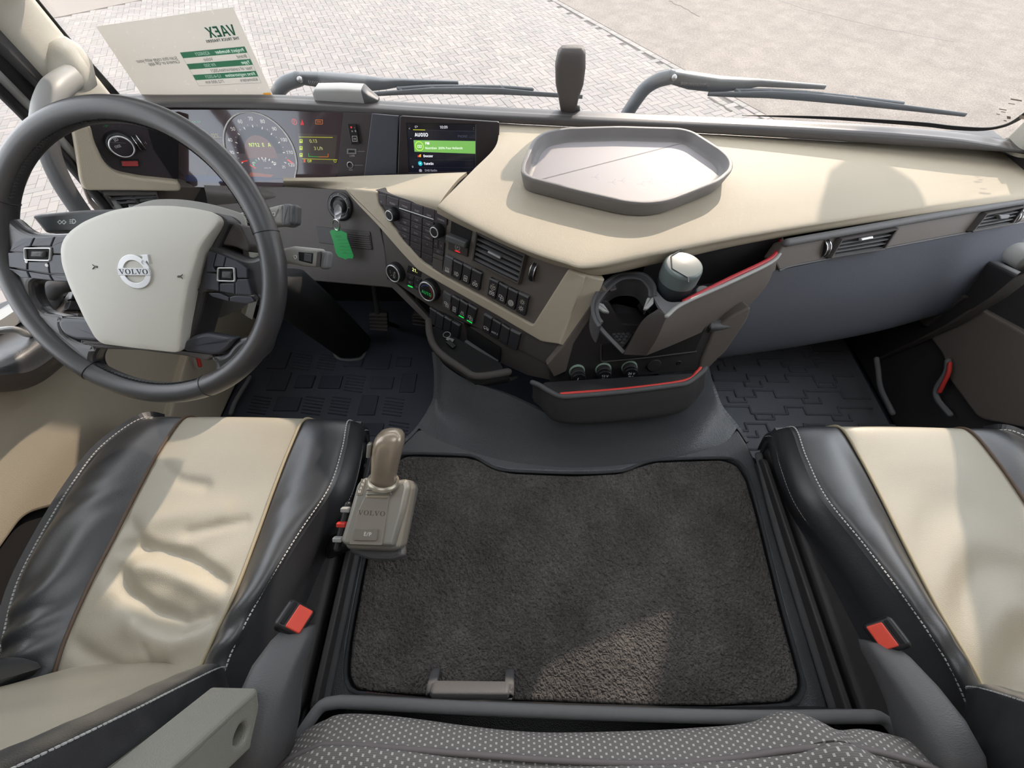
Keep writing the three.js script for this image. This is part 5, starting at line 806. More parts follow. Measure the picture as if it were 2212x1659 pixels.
// ---------------------------------------------------------------- recess, sockets and lower tray on the passenger side of the console
{
  const t = thing('console_pocket', 'black felt-lined pocket under the cup holder', 'compartment');
  part(t, 'felt', slab(plR, [[1300, 745], [1300, 778], [1500, 757], [1530, 690], [1420, 700]], { t: 0.004, lift: 0.004, r: 0.004, bevel: 0.001 }), M.void);
  part(t, 'lip', tube([on(plR, 1297, 742), on(plR, 1299, 779), on(plR, 1400, 770), on(plR, 1502, 757)].map((p) => p.addScaledVector(plR.n, 0.004)), 0.0018, { rs: 8, tension: 0.1 }), M.dark);
  part(dash, 'socket_cap', lathe([[0.0165, 0], [0.0165, 0.0025], [0.0150, 0.003], [0, 0.003]], on(plR, 1413, 789), plR.n, 30), M.darker);
  part(dash, 'screw_hole', lathe([[0.006, 0], [0.005, 0.0012], [0.0035, 0.0012], [0.003, 0.0005], [0, 0.0004]], on(plR, 1466, 784), plR.n, 20), M.black);
  [[1246, 801, 1250, 821, 'lighter symbol, nearest the driver'], [1303, 797, 1304, 815, 'marked 12 V, middle one'], [1359, 793, 1361, 809, 'marked 24 V, nearest the passenger']].forEach(([bx, by, fx, fy, s], i) => {
    const b = on(plR, bx, by), ax = on(lifted(plR, 0.03), fx, fy).sub(b).normalize().addScaledVector(plR.n, 0.6).normalize();
    const k = thing('power_socket', `capped green-ringed power socket, ${s}`, 'power socket', 'three power sockets on the console');
    part(k, 'green_ring', lathe([[0.0185, -0.002], [0.0185, 0.003], [0.0165, 0.0045], [0.015, 0.003]], b, ax, 30), std(0.30, 0.42, 0.33, 0.4), 'pale green ring');
    part(k, 'collar', lathe([[0.0150, 0], [0.0152, 0.010], [0.0140, 0.011], [0.0140, 0.013], [0.0168, 0.014], [0.0172, 0.018], [0.0160, 0.0195]], b, ax, 30), M.darker);
    const fo = b.clone().addScaledVector(ax, 0.0305), u = V(0, 1, 0).cross(ax).normalize(), fp = planeB(fo, u, ax.clone().cross(u)); const P = print(fp, [new THREE.Vector2(-0.018, -0.018), new THREE.Vector2(0.018, 0.018)], 7000, '#1b1b1d');
    if (i) { P.text(new THREE.Vector2(0, 0.003), undefined, i === 1 ? '12 V' : '24 V', 0.0078, '#d0cece', { bold: true }); P.text(new THREE.Vector2(0, -0.005), undefined, '10 A', 0.006, '#d0cece', { bold: true }); }
    else { P.c.strokeStyle = '#d8d6d4'; P.c.lineWidth = 0.0016 * P.k; const [X, Y] = P.at(new THREE.Vector2(0, 0)); P.c.beginPath(); P.c.moveTo(X - 0.002 * P.k, Y - 0.006 * P.k); P.c.lineTo(X - 0.004 * P.k, Y + 0.004 * P.k); P.c.lineTo(X + 0.006 * P.k, Y + 0.003 * P.k); P.c.stroke(); }
    part(k, 'cap', P.uv(lathe([[0.0160, 0.019], [0.0162, 0.028], [0.0150, 0.0305], [0, 0.0308]], b, ax, 30)), new THREE.MeshPhysicalMaterial({ map: P.tex(), roughness: 0.35 }));
  });
}
{
  const t = thing('lower_console_tray', 'black open tray with red edge lining at the foot of the console', 'tray');
  const yr = 2.03, rimPx = [[1150, 826], [1165, 832], [1213, 857], [1350, 846], [1480, 829], [1514, 806], [1524, 795]], botPx = [[1152, 866], [1165, 876], [1212, 914], [1350, 910], [1462, 893], [1500, 866], [1518, 842]];
  const R = rimPx.map(([x, y]) => AY(x, y, yr)), B = botPx.map(([x, y]) => AY(x, y, 1.962));
  part(t, 'wall', skin([R, R.map((p, i) => p.clone().lerp(B[i], 0.5).add(V(0, 0, 0.004))), B, B.map((p) => p.clone().add(V(0, -0.012, -0.05)))], { t: 0.007, nu: 60, nv: 16 }), M.darker);
  part(t, 'rim', tube(R, 0.0055, { rs: 10, seg: 80, tension: 0.2 }), M.midGrey);
  part(t, 'red_lining', tube([[1212, 851], [1350, 840], [1476, 823], [1506, 803], [1513, 795]].map(([x, y]) => AY(x, y, yr)), 0.0036, { rs: 10, seg: 60 }), M.red, 'red edge lining');
  part(t, 'base', slab(flatY(1.985), rimPx.concat([[1510, 780], [1180, 800]]).map(([x, y]) => { const p = AY(x, y, yr); return new THREE.Vector2(p.x, -p.z); }), { t: 0.02, bevel: 0.002 }), M.black);
  const s = thing('console_cubby', 'dark open cubby with grey rim below the blank switches', 'compartment');
  const RR = [[926, 694], [928, 720], [938, 748], [962, 772], [1000, 798], [1024, 812], [1060, 810], [1098, 803]].map(([x, y]) => AY(x, y, 1.99));
  part(s, 'rim', tube(RR, 0.0085, { rs: 12, seg: 80 }), M.dark);
  part(s, 'wall', skin([RR, RR.map((p) => p.clone().add(V(0.004, -0.03, -0.004))), RR.map((p) => p.clone().add(V(0.02, -0.06, -0.03)))], { t: 0.006, nu: 50, nv: 8 }), M.darker);
  part(s, 'base', slab(flatY(1.965), RR.concat([AY(1080, 770, 1.99), AY(990, 720, 1.99), AY(935, 690, 1.99)]).map((p) => new THREE.Vector2(p.x, -p.z)), { t: 0.02, bevel: 0.001 }), M.void);
  // keys lying inside
  const k = thing('loose_keys', 'small bunch of keys lying in the dark console cubby', 'keys');
  const o = AY(968, 733, 1.967), q = []; for (let d = 0; d < 360; d += 20) q.push(o.clone().add(V(-0.004 + 0.009 * Math.cos(rad(d)), 0.003, -0.012 + 0.009 * Math.sin(rad(d)))));
  part(k, 'ring', tube(q, 0.0012, { closed: true, rs: 6 }), M.steel);
  part(k, 'key', rbox(planeB(o, V(0.9, 0, 0.4).normalize(), V(0.4, 0, -0.9).normalize()), 0.006, 0, 0.002, 0.02, 0.010, 0.003), M.steel);
  part(k, 'key', rbox(planeB(o, V(0.7, 0, 0.7).normalize(), V(0.7, 0, -0.7).normalize()), 0.02, -0.006, 0.004, 0.026, 0.013, 0.006), M.black);
}
// ================================================================ steering wheel, column, stalks
const WC = V(-0.683, 2.334, -0.483), WA = rad(47.5), WN = V(0, Math.cos(WA), Math.sin(WA)), WU = V(1, 0, 0), WV = WN.clone().cross(WU);
const plW = planeB(WC.clone(), WU, WV);
{
  const t = thing('driving_wheel', 'black leather steering wheel with cream cover and round silver emblem', 'steering wheel');
  const Rm = 0.2065, rt = 0.0172;
  const angOf = (px, py) => { const p = on2(plW, px, py); return Math.atan2(p.y, p.x); };
  const arc = (a, b) => { const l = []; const n = 48; for (let i = 0; i <= n; i++) { const s = a + (b - a) * i / n; l.push(up3(plW, Rm * Math.cos(s), Rm * Math.sin(s), 0)); } return l; };
  const rimPart = (a, b, k, m) => part(t, 'rim', (() => { const c = new THREE.CatmullRomCurve3(arc(a, b)); const g = new THREE.TubeGeometry(c, 70, rt * k, 20, false); return g; })(), m);
  const seams = [angOf(590, 500), angOf(25, 440), angOf(195, 815), angOf(452, 840)].map((s) => (s + Math.PI * 2) % (Math.PI * 2));   // where the hide changes
  rimPart(seams[0], seams[1], 1.0, M.wheelLeather);
  rimPart(seams[1], seams[2], 1.02, M.wheelLeather);
  rimPart(seams[2], seams[3], 1.0, M.leather);
  rimPart(seams[3], seams[0] + Math.PI * 2, 1.02, M.wheelLeather);
  for (const s of seams) { const c = up3(plW, Rm * Math.cos(s), Rm * Math.sin(s), 0), ax = WU.clone().multiplyScalar(-Math.sin(s)).addScaledVector(WV, Math.cos(s)); const g = new THREE.TorusGeometry(rt * 1.015, 0.0008, 6, 28); g.applyQuaternion(new THREE.Quaternion().setFromUnitVectors(V(0, 0, 1), ax)); g.translate(c.x, c.y, c.z); part(t, 'rim_seam', g, M.black); }
  { // cross stitching along the inner side of the rim
    const l = []; for (const [a, b] of [[seams[0] + 0.02, seams[1] - 0.02], [seams[2] + 0.03, seams[3] - 0.03]]) for (let s = a; s < b; s += 0.030) for (const q of [-1, 1]) { const e = s + q * 0.006, ri = Rm - rt * 0.93; const p = up3(plW, ri * Math.cos(e), ri * Math.sin(e), rt * 0.42), p2 = up3(plW, ri * Math.cos(e + q * 0.012), ri * Math.sin(e + q * 0.012), rt * 0.10); l.push(tube([p, p2], 0.0013, { rs: 4, caps: false })); }
    part(t, 'rim_stitching', merge(l), M.midGrey, null, 'stuff');
  }
  const sp = (px, o, m, n = 'spoke', lab) => part(t, n, slab(plW, px, o), m, lab);
  // spokes: left upper, right upper, lower left, lower right, lower bar
  sp([[18, 462], [50, 492], [72, 503], [120, 505], [200, 500], [200, 612], [90, 606], [76, 612], [78, 640], [100, 672], [150, 684], [150, 692], [60, 690], [14, 610], [8, 540]], { t: 0.024, lift: 0.006, r: 0.014, bevel: 0.009, bs: 4 }, M.wheelLeather);
  sp([[438, 525], [470, 530], [545, 560], [575, 545], [600, 520], [612, 570], [608, 640], [590, 700], [558, 690], [562, 650], [555, 636], [450, 628], [432, 640]], { t: 0.024, lift: 0.006, r: 0.012, bevel: 0.008, bs: 4 }, M.wheelLeather);
  sp([[60, 655], [110, 676], [150, 683], [145, 700], [152, 722], [178, 736], [225, 748], [212, 762], [208, 782], [222, 802], [205, 822], [150, 786], [90, 735]], { t: 0.026, lift: 0.007, r: 0.012, bevel: 0.009, bs: 4 }, M.wheelLeather);
  sp([[505, 742], [522, 728], [550, 722], [562, 690], [600, 690], [580, 760], [530, 805], [462, 842], [452, 820], [468, 800], [470, 785], [458, 772], [462, 766], [490, 764]], { t: 0.026, lift: 0.007, r: 0.012, bevel: 0.009, bs: 4 }, M.wheelLeather);
  sp([[178, 735], [245, 736], [330, 748], [410, 757], [470, 766], [455, 779], [400, 767], [300, 755], [210, 752]], { t: 0.02, lift: 0.006, r: 0.004, bevel: 0.004, bs: 3 }, M.dark, 'lower_bar');
  sp([[140, 690], [150, 684], [230, 688], [250, 738], [180, 733], [155, 722], [143, 706]], { t: 0.02, lift: 0.012, r: 0.008, bevel: 0.006, bs: 4 }, M.buttonBlue, 'spoke_trim');
  sp([[405, 740], [430, 722], [455, 716], [520, 728], [505, 748], [485, 763], [470, 765], [408, 756]], { t: 0.02, lift: 0.012, r: 0.006, bevel: 0.006, bs: 4 }, M.buttonBlue, 'spoke_trim');
  sp([[185, 500], [240, 470], [470, 458], [500, 480], [470, 545], [445, 640], [418, 738], [405, 757], [250, 745], [215, 680], [180, 600]], { t: 0.05, lift: 0.004, r: 0.01, bevel: 0.006, bs: 3 }, M.darker, 'hub');
  sp([[452, 536], [500, 480], [515, 484], [537, 530], [532, 545], [500, 532], [470, 528]], { t: 0.03, lift: -0.004, r: 0.004, bevel: 0.004, bs: 3 }, M.dark, 'hub_wing');
  // cream cover over the airbag
  const cp = [[190, 503], [216, 484], [240, 473], [275, 459], [310, 452], [350, 449], [395, 449], [435, 453], [468, 460], [484, 467], [492, 481], [484, 498], [470, 520], [459, 542], [437, 621], [423, 690], [412, 752], [404, 757], [323, 748], [247, 739], [234, 727], [217, 690], [202, 653], [186, 615], [172, 572], [170, 540], [176, 520]];
  const cv = dome(plW, cp, { base: -0.006, lift: 0.0235, H: 0.0085, r: 0.008, sag: 1.5 });
  part(t, 'airbag_cover', cv, M.coverTwo, 'smooth cream cover');
  // emblem: ring, arrow and name bar
  const topPl = lifted(plW, 0.0308), ec = on2(topPl, 294, 587), mk = lifted(topPl, 0.0);
  const em = part(t, 'emblem', (() => { const a = []; const sh = new THREE.Shape(); sh.absarc(0, 0, 0.0235, 0, Math.PI * 2); const h = new THREE.Path(); h.absarc(0, 0, 0.0165, 0, Math.PI * 2); sh.holes.push(h);
    const ext = (s) => { const g = new THREE.ExtrudeGeometry(s, { depth: 0.0022, bevelEnabled: true, bevelThickness: 0.0008, bevelSize: 0.0006, bevelSegments: 2, curveSegments: 28 }); g.translate(ec.x, ec.y, 0); g.applyMatrix4(topPl.m); return g; };
    a.push(ext(sh)); const s2 = new THREE.Shape([[0.0125, 0.0125], [0.0175, 0.0205], [0.0135, 0.0235], [0.0245, 0.0235], [0.0245, 0.0120], [0.0215, 0.0160], [0.0165, 0.0095]].map(([x, y]) => new THREE.Vector2(x, y))); a.push(ext(s2)); return merge(a); })(), M.silver, 'silver ring emblem with an arrow');
  { const bp = lifted(topPl, 0.004); const P = print(bp, [new THREE.Vector2(ec.x - 0.024, ec.y - 0.0055), new THREE.Vector2(ec.x + 0.024, ec.y + 0.0055)], 16000, '#c6c6c6'); P.text(ec, undefined, 'VOLVO', 0.0098, '#1b2634', { bold: true, font: 'serif', sx: 1.22 });
    part(em, 'name_bar', P.uv(slab(bp, [[-0.0236, -0.0052], [0.0236, -0.0052], [0.0236, 0.0052], [-0.0236, 0.0052]].map(([x, y]) => new THREE.Vector2(ec.x + x, ec.y + y)), { t: 0.0035, bevel: 0.0004 })), new THREE.MeshPhysicalMaterial({ map: P.tex(), roughness: 0.35, metalness: 0.4 })); }
  // horn symbols moulded into the cover
  const horn = (x, y, f, m) => part(t, 'horn_symbol', tube([[x - f, y - 4], [x - f * 0.3, y - 1], [x + f, y - 1], [x + f, y + 2], [x - f * 0.3, y + 1], [x - f, y + 5]].map((p) => on(topPl, ...p)), 0.0006, { rs: 5, tension: 0.02 }), m);
  horn(205, 576, 5, M.taupe); horn(389, 597, -5, M.taupe);
  // button pads on the spokes
  const bt = lifted(plW, 0.009);
  const pad = (list, frame, thumb) => {
    list.forEach((q) => part(t, 'button', slab(plW, q, { t: 0.008, lift: 0.0125, r: 0.0015, bevel: 0.0012 }), M.buttonBlue));
    const fr = part(t, 'toggle', slab(plW, frame, { t: 0.008, lift: 0.0145, r: 0.003, bevel: 0.001, holes: [frame.map((p, i) => [p[0] + [3, -3, -3, 3][i], p[1] + [3, 3, -3, -3][i]])], hr: 0.002 }), M.silver, 'silver framed toggle');
    part(fr, 'toggle_well', slab(plW, frame, { t: 0.004, lift: 0.0118, bevel: 0.0005 }), M.void);
    part(fr, 'thumb_roller', slab(plW, thumb, { t: 0.012, lift: 0.0165, r: 0.0015, bevel: 0.003, bs: 3 }), M.midGrey);
  };
  pad([[[42, 544], [48, 527], [66, 517], [94, 515], [86, 533], [75, 535], [74, 546]], [[96, 515], [137, 513], [129, 533], [88, 533]], [[139, 513], [184, 510], [172, 550], [134, 549], [133, 534], [131, 533]], [[38, 547], [73, 547], [74, 565], [79, 566], [78, 583], [40, 577]], [[81, 566], [123, 567], [126, 591], [81, 584]], [[125, 567], [134, 551], [164, 552], [165, 592], [128, 591]],
    [[40, 580], [78, 586], [84, 600], [66, 600]], [[81, 587], [126, 594], [132, 606], [88, 601]], [[128, 594], [165, 595], [172, 608], [136, 607]]],
    [[74, 536], [132, 536], [130, 565], [75, 564]], [[92, 544], [119, 544], [118, 557], [92, 556]]);
  pad([[[462, 543], [479, 548], [472, 577], [481, 588], [459, 588]], [[481, 548], [499, 555], [494, 577], [474, 576]], [[501, 556], [521, 564], [544, 580], [545, 601], [524, 600], [522, 579], [496, 577]], [[458, 591], [480, 591], [484, 610], [485, 628], [456, 624]], [[487, 612], [518, 612], [518, 634], [487, 629]], [[520, 612], [524, 603], [546, 603], [555, 637], [520, 635]],
    [[462, 632], [486, 633], [506, 641], [505, 650], [470, 640]], [[508, 641], [520, 638], [553, 640], [560, 650], [545, 655], [508, 650]]],
    [[483, 578], [520, 578], [521, 609], [482, 608]], [[494, 586], [514, 587], [512, 602], [494, 601]]);
  { const P = print(lifted(plW, 0.0127), [[36, 505], [190, 505], [190, 740], [36, 740]], 3000, '#43454f'); }
  const dotm = (x, y, r) => part(t, 'button_symbol', lathe([[r, 0], [r, 0.0004], [0, 0.0004]], on(lifted(plW, 0.0124), x, y), WN, 14), M.white);
  dotm(57, 565, 0.0022); dotm(101, 573, 0.0024);
}
{
  const t = thing('steering_shroud', 'grey steering column shroud rising behind the wheel to a dark boot on the floor', 'steering column');
  const top = [[262, 470], [285, 448], [325, 433], [368, 430], [410, 433], [455, 441], [495, 452], [525, 462]];
  const A = top.map(([x, y]) => on(lifted(plW, -0.035), x, y)), B = [[250, 520], [285, 500], [325, 490], [368, 486], [410, 486], [455, 490], [500, 500], [540, 520]].map(([x, y]) => on(lifted(plW, -0.02), x, y));
  part(t, 'upper_shroud', skin([A.map((p) => p.clone().add(V(0, -0.10, -0.03))), A.map((p) => p.clone().add(V(0, -0.02, -0.008))), A, A.map((p, i) => p.clone().lerp(B[i], 0.3)), B], { t: 0.006, nu: 40, nv: 24 }), M.shroud, 'pale grey upper shell');
  part(t, 'lower_shroud', loft([[WC.clone().addScaledVector(WN, -0.05).add(V(0, -0.01, 0)), 0.115, 0.085], [WC.clone().addScaledVector(WN, -0.12), 0.11, 0.08], [WC.clone().addScaledVector(WN, -0.19), 0.09, 0.065], [WC.clone().addScaledVector(WN, -0.23), 0.075, 0.05]], WU, WV, 28, 3.5), M.midGrey);
  part(t, 'side_shell', skin([[on(lifted(plW, -0.03), 505, 470), on(lifted(plW, -0.03), 525, 500), on(lifted(plW, -0.04), 540, 560), on(lifted(plW, -0.07), 545, 620), on(lifted(plW, -0.1), 530, 680)], [on(lifted(plW, -0.09), 540, 465), on(lifted(plW, -0.09), 560, 500), on(lifted(plW, -0.1), 565, 560), on(lifted(plW, -0.12), 562, 620), on(lifted(plW, -0.14), 545, 690)]], { t: 0.008, nu: 24, nv: 6 }), M.shroud);
  part(t, 'jacket', loft([[V(-0.685, 2.10, -0.70), 0.075, 0.075], [V(-0.69, 1.95, -0.77), 0.07, 0.07], [V(-0.70, 1.75, -0.85), 0.065, 0.07], [V(-0.70, 1.60, -0.90), 0.06, 0.07]], V(1, 0, 0), V(0, 0.4, 1).normalize(), 24, 3), M.void);
  part(t, 'boot_ring', tube([[722, 757], [726, 769], [736, 776], [757, 778], [778, 775], [786, 767], [789, 757]].map(([x, y]) => AY(x, y, 1.61)), 0.006, { rs: 10 }), M.grey);
}
// stalks
function stalk(label, secs, a, b, end) {
  const t = thing('column_stalk', label, 'stalk'); part(t, 'lever', loft(secs, a, b, 24, 4), end.m ?? M.shroud); end.fn(t); return t;
}
{
  const L = lifted(plW, -0.035), at = (x, y, d = 0) => on(lifted(plW, -0.04 + d), x, y);
  const P = print(lifted(plW, -0.029), [[60, 455], [280, 455], [280, 510], [60, 510]], 3600, '#33383b');
  for (const x of [123, 132]) P.line([[x - 4.5, 479], [x, 475], [x + 4.5, 479], [x, 483.5], [x - 4.5, 479]], 0.0011, '#d6dad8', true); P.line([[151, 473], [155, 473.5], [158, 477.5], [155, 481.5], [151, 482], [151, 473]], 0.0011, '#d6dad8', true); for (const y of [474, 477.5, 481]) P.line([[144, y], [149, y]], 0.001, '#d6dad8');
  const t = thing('column_stalk', 'wide dark stalk with lamp symbols left of the wheel hub', 'stalk');
  part(t, 'lever', slab(lifted(plW, -0.034), [[66, 466], [80, 462], [180, 453], [245, 451], [272, 458], [262, 495], [200, 502], [96, 503]], { t: 0.022, r: 0.004, bevel: 0.005, bs: 4 }), M.midGrey);
  part(t, 'symbol_plate', P.uv(slab(lifted(plW, -0.034), [[76, 470], [95, 468], [180, 461], [240, 459], [236, 494], [195, 497], [102, 498]], { t: 0.003, lift: 0.001, bevel: 0.0005 })), new THREE.MeshPhysicalMaterial({ map: P.tex(), roughness: 0.45 }));
  const r1 = thing('column_stalk', 'short grey stalk with buttoned end, upper right of the wheel', 'stalk');
  const pl1 = lifted(plW, -0.075);
  part(r1, 'lever', slab(pl1, [[512, 478], [560, 452], [610, 440], [612, 486], [590, 488], [545, 496], [520, 500]], { t: 0.026, r: 0.004, bevel: 0.006, bs: 4 }), M.shroud);
  part(r1, 'collar', slab(pl1, [[610, 440], [623, 439], [629, 443], [628, 486], [620, 489], [608, 488]], { t: 0.028, lift: 0.001, r: 0.003, bevel: 0.005, bs: 4 }), M.grey);
  part(r1, 'end_button', slab(pl1, [[625, 445], [637, 441], [642, 446], [641, 482], [635, 487], [625, 483]], { t: 0.020, lift: 0.002, r: 0.004, bevel: 0.005, bs: 4 }), M.midGrey);
  part(r1, 'symbol', tube([[588, 460], [594, 460], [594, 466], [588, 466], [588, 460]].map((p) => on(lifted(pl1, 0.0005), ...p)), 0.0006, { rs: 5, tension: 0.02 }), M.white);
  part(r1, 'root', loft([[on(pl1, 520, 500).add(V(0, 0, -0.01)), 0.016, 0.012], [on(pl1, 530, 475).add(V(0, 0, -0.01)), 0.018, 0.012]], V(1, 0, 0), V(0, 0, 1), 18, 3), M.shroud);
  const r2 = thing('column_stalk', 'grey wiper stalk with a sliding ring, lower right of the wheel', 'stalk');
  const pl2 = lifted(plW, -0.07);
  part(r2, 'lever', slab(pl2, [[560, 545], [610, 536], [633, 531], [690, 537], [688, 578], [650, 575], [616, 568], [560, 580]], { t: 0.026, r: 0.004, bevel: 0.006, bs: 4 }), M.shroud);
  part(r2, 'window', slab(pl2, [[645, 544], [677, 547], [675, 570], [646, 563]], { t: 0.004, lift: 0.001, r: 0.001, bevel: 0.0006 }), M.black);
  part(r2, 'slide_ring', slab(pl2, [[659, 547], [674, 549], [673, 567], [658, 564]], { t: 0.006, lift: 0.004, r: 0.001, bevel: 0.0012 }), M.midGrey);
  part(r2, 'mark_band', slab(pl2, [[686, 545], [694, 543], [691, 576], [683, 576]], { t: 0.004, lift: 0.002, bevel: 0.0008 }), M.dark);
  part(r2, 'end_button', slab(pl2, [[694, 541], [706, 543], [708, 549], [705, 578], [698, 582], [690, 580]], { t: 0.024, lift: 0.001, r: 0.003, bevel: 0.005, bs: 4 }), M.grey);
  part(r2, 'symbol', tube([[634, 553], [639, 552], [641, 556], [637, 560], [634, 553]].map((p) => on(lifted(pl2, 0.0005), ...p)), 0.0006, { rs: 5, tension: 0.1 }), M.white);
}
// ================================================================ floor, tunnel, mats, pedals
{
  const y = 1.862;
  const pl = flatY(y);
  const hatch = [[872, 981], [1000, 983], [1032, 990], [1062, 1008], [1102, 1017], [1240, 1022], [1340, 1018], [1378, 1005], [1420, 994], [1565, 990], [1598, 1002], [1618, 1035], [1640, 1110], [1690, 1310], [1735, 1470], [1733, 1500], [1705, 1522], [1560, 1531], [1400, 1533], [1000, 1516], [800, 1500], [760, 1492], [746, 1462], [752, 1390], [782, 1230], [815, 1080], [845, 1000]];
  const t = thing('engine_tunnel', 'charcoal plastic engine tunnel cover between the two seats', 'engine cover');
  const edge = [[862, 968], [885, 945], [905, 925], [960, 945], [1250, 1000], [1560, 950], [1592, 925], [1612, 955], [1640, 1010], [1662, 1080], [1720, 1280], [1800, 1560], [1800, 1640], [680, 1600], [690, 1460], [712, 1350], [745, 1230], [790, 1050], [815, 1000]];
  part(t, 'top_plate', slab(pl, edge, { t: 0.27, bevel: 0.006, r: 0.012, bs: 3, holes: [hatch.map(([x, yy]) => [x, yy])], hr: 0.01 }), M.tunnel);
  const I = (a, h) => a.map(([x, yy, k]) => AY(x, yy, k ?? h));
  const r0 = I([[940, 760], [962, 790], [1012, 822], [1090, 850], [1213, 903], [1350, 900], [1462, 884], [1512, 835], [1527, 790]], 1.955);
  const r1 = I([[944, 800], [964, 830], [1017, 866], [1100, 895], [1220, 932], [1360, 924], [1468, 903], [1518, 855], [1532, 815]], 1.925);
  const r2 = I([[944, 840], [962, 872], [1020, 910], [1108, 940], [1230, 962], [1365, 954], [1475, 930], [1528, 880], [1542, 845]], 1.895);
  const r3 = I([[938, 872], [955, 905], [1015, 948], [1110, 975], [1235, 990], [1370, 982], [1480, 960], [1540, 912], [1556, 880]], 1.874);
  const r4 = I([[905, 925], [935, 945], [1005, 972], [1105, 998], [1238, 1010], [1375, 1001], [1495, 980], [1565, 955], [1592, 925]], 1.862);
  part(t, 'front_flare', skin([r0, r1, r2, r3, r4], { t: 0.012, nu: 60, nv: 40 }), M.tunnel);
  // skirts that close the flare down to the floor on either side
  for (const [k, e] of [[0, [862, 968]], [8, [1612, 955]]]) { const c = [r0[k], r1[k], r2[k], r3[k], r4[k], AY(e[0], e[1], y)]; part(t, 'side_skirt', skin([c, c.map((p) => V(p.x + (k ? 0.008 : -0.008), 1.588, p.z))], { t: 0.008, nu: 24, nv: 6 }), M.tunnel); }
  part(t, 'groove', slab(lifted(pl, -0.02), hatch.map(([x, yy]) => on2(pl, x, yy)), { t: 0.02, bevel: 0.001 }), M.void);
  const lip = hatch.map(([x, yy]) => on(pl, x, yy));
  part(t, 'hatch_frame', tube(lip.map((p) => p.clone().add(V(0, 0.001, 0))), 0.0035, { closed: true, seg: 160, rs: 8 }), M.tunnel);
  // carpeted hatch
  const h = thing('carpet_hatch', 'black carpeted hatch in the engine tunnel with worn pale patches', 'carpet');
  const c2 = hatch.map(([x, yy]) => on2(pl, x, yy)), cen = c2.reduce((a, p) => a.add(p), new THREE.Vector2()).divideScalar(c2.length);
  const ins = c2.map((p) => p.clone().add(cen.clone().sub(p).normalize().multiplyScalar(0.006)));
  part(h, 'carpet', slab(pl, ins, { t: 0.016, lift: -0.001, r: 0.012, bevel: 0.006, bs: 3 }), M.carpet);
  const st = [[1660, 1528], [1560, 1534], [1470, 1535], [1400, 1533], [1200, 1526], [1000, 1517], [850, 1506], [790, 1499]].map(([x, yy]) => AY(x, yy - 4, 1.864));
  part(h, 'edge_stitching', stitch(st, 0.006, 0.004, 0.0012), std(0.09, 0.02, 0.02, 0.8), null, 'stuff');
  // pull handle
  const g = thing('hatch_handle', 'grey U-shaped pull handle at the rear edge of the carpet', 'handle');
  const hy = 1.90, A = AY(932, 1490, hy), B = AY(1100, 1492, hy);
  const bar = loft([[A, 0.011, 0.007], [A.clone().lerp(B, 0.05), 0.013, 0.008], [A.clone().lerp(B, 0.95), 0.013, 0.008], [B, 0.011, 0.007]], V(0, 0.75, 0.65).normalize(), V(0, 0.65, -0.75).normalize(), 20, 4);
  part(g, 'grip', bar, M.midGrey);
  for (const p of [A, B]) part(g, 'leg', loft([[p.clone().add(V(0, 0.004, 0)), 0.008, 0.010], [p.clone().add(V(0, -0.015, -0.018)), 0.008, 0.009], [p.clone().add(V(0, -0.034, -0.022)), 0.008, 0.009]], V(1, 0, 0), V(0, 0.4, 1).normalize(), 16, 4), M.midGrey);
  part(g, 'base_plate', rbox(WORLD, (A.x + B.x) / 2, 1.8635, A.z + 0.004, B.x - A.x + 0.01, 0.005, 0.02, 0.002), M.lightGrey);
}
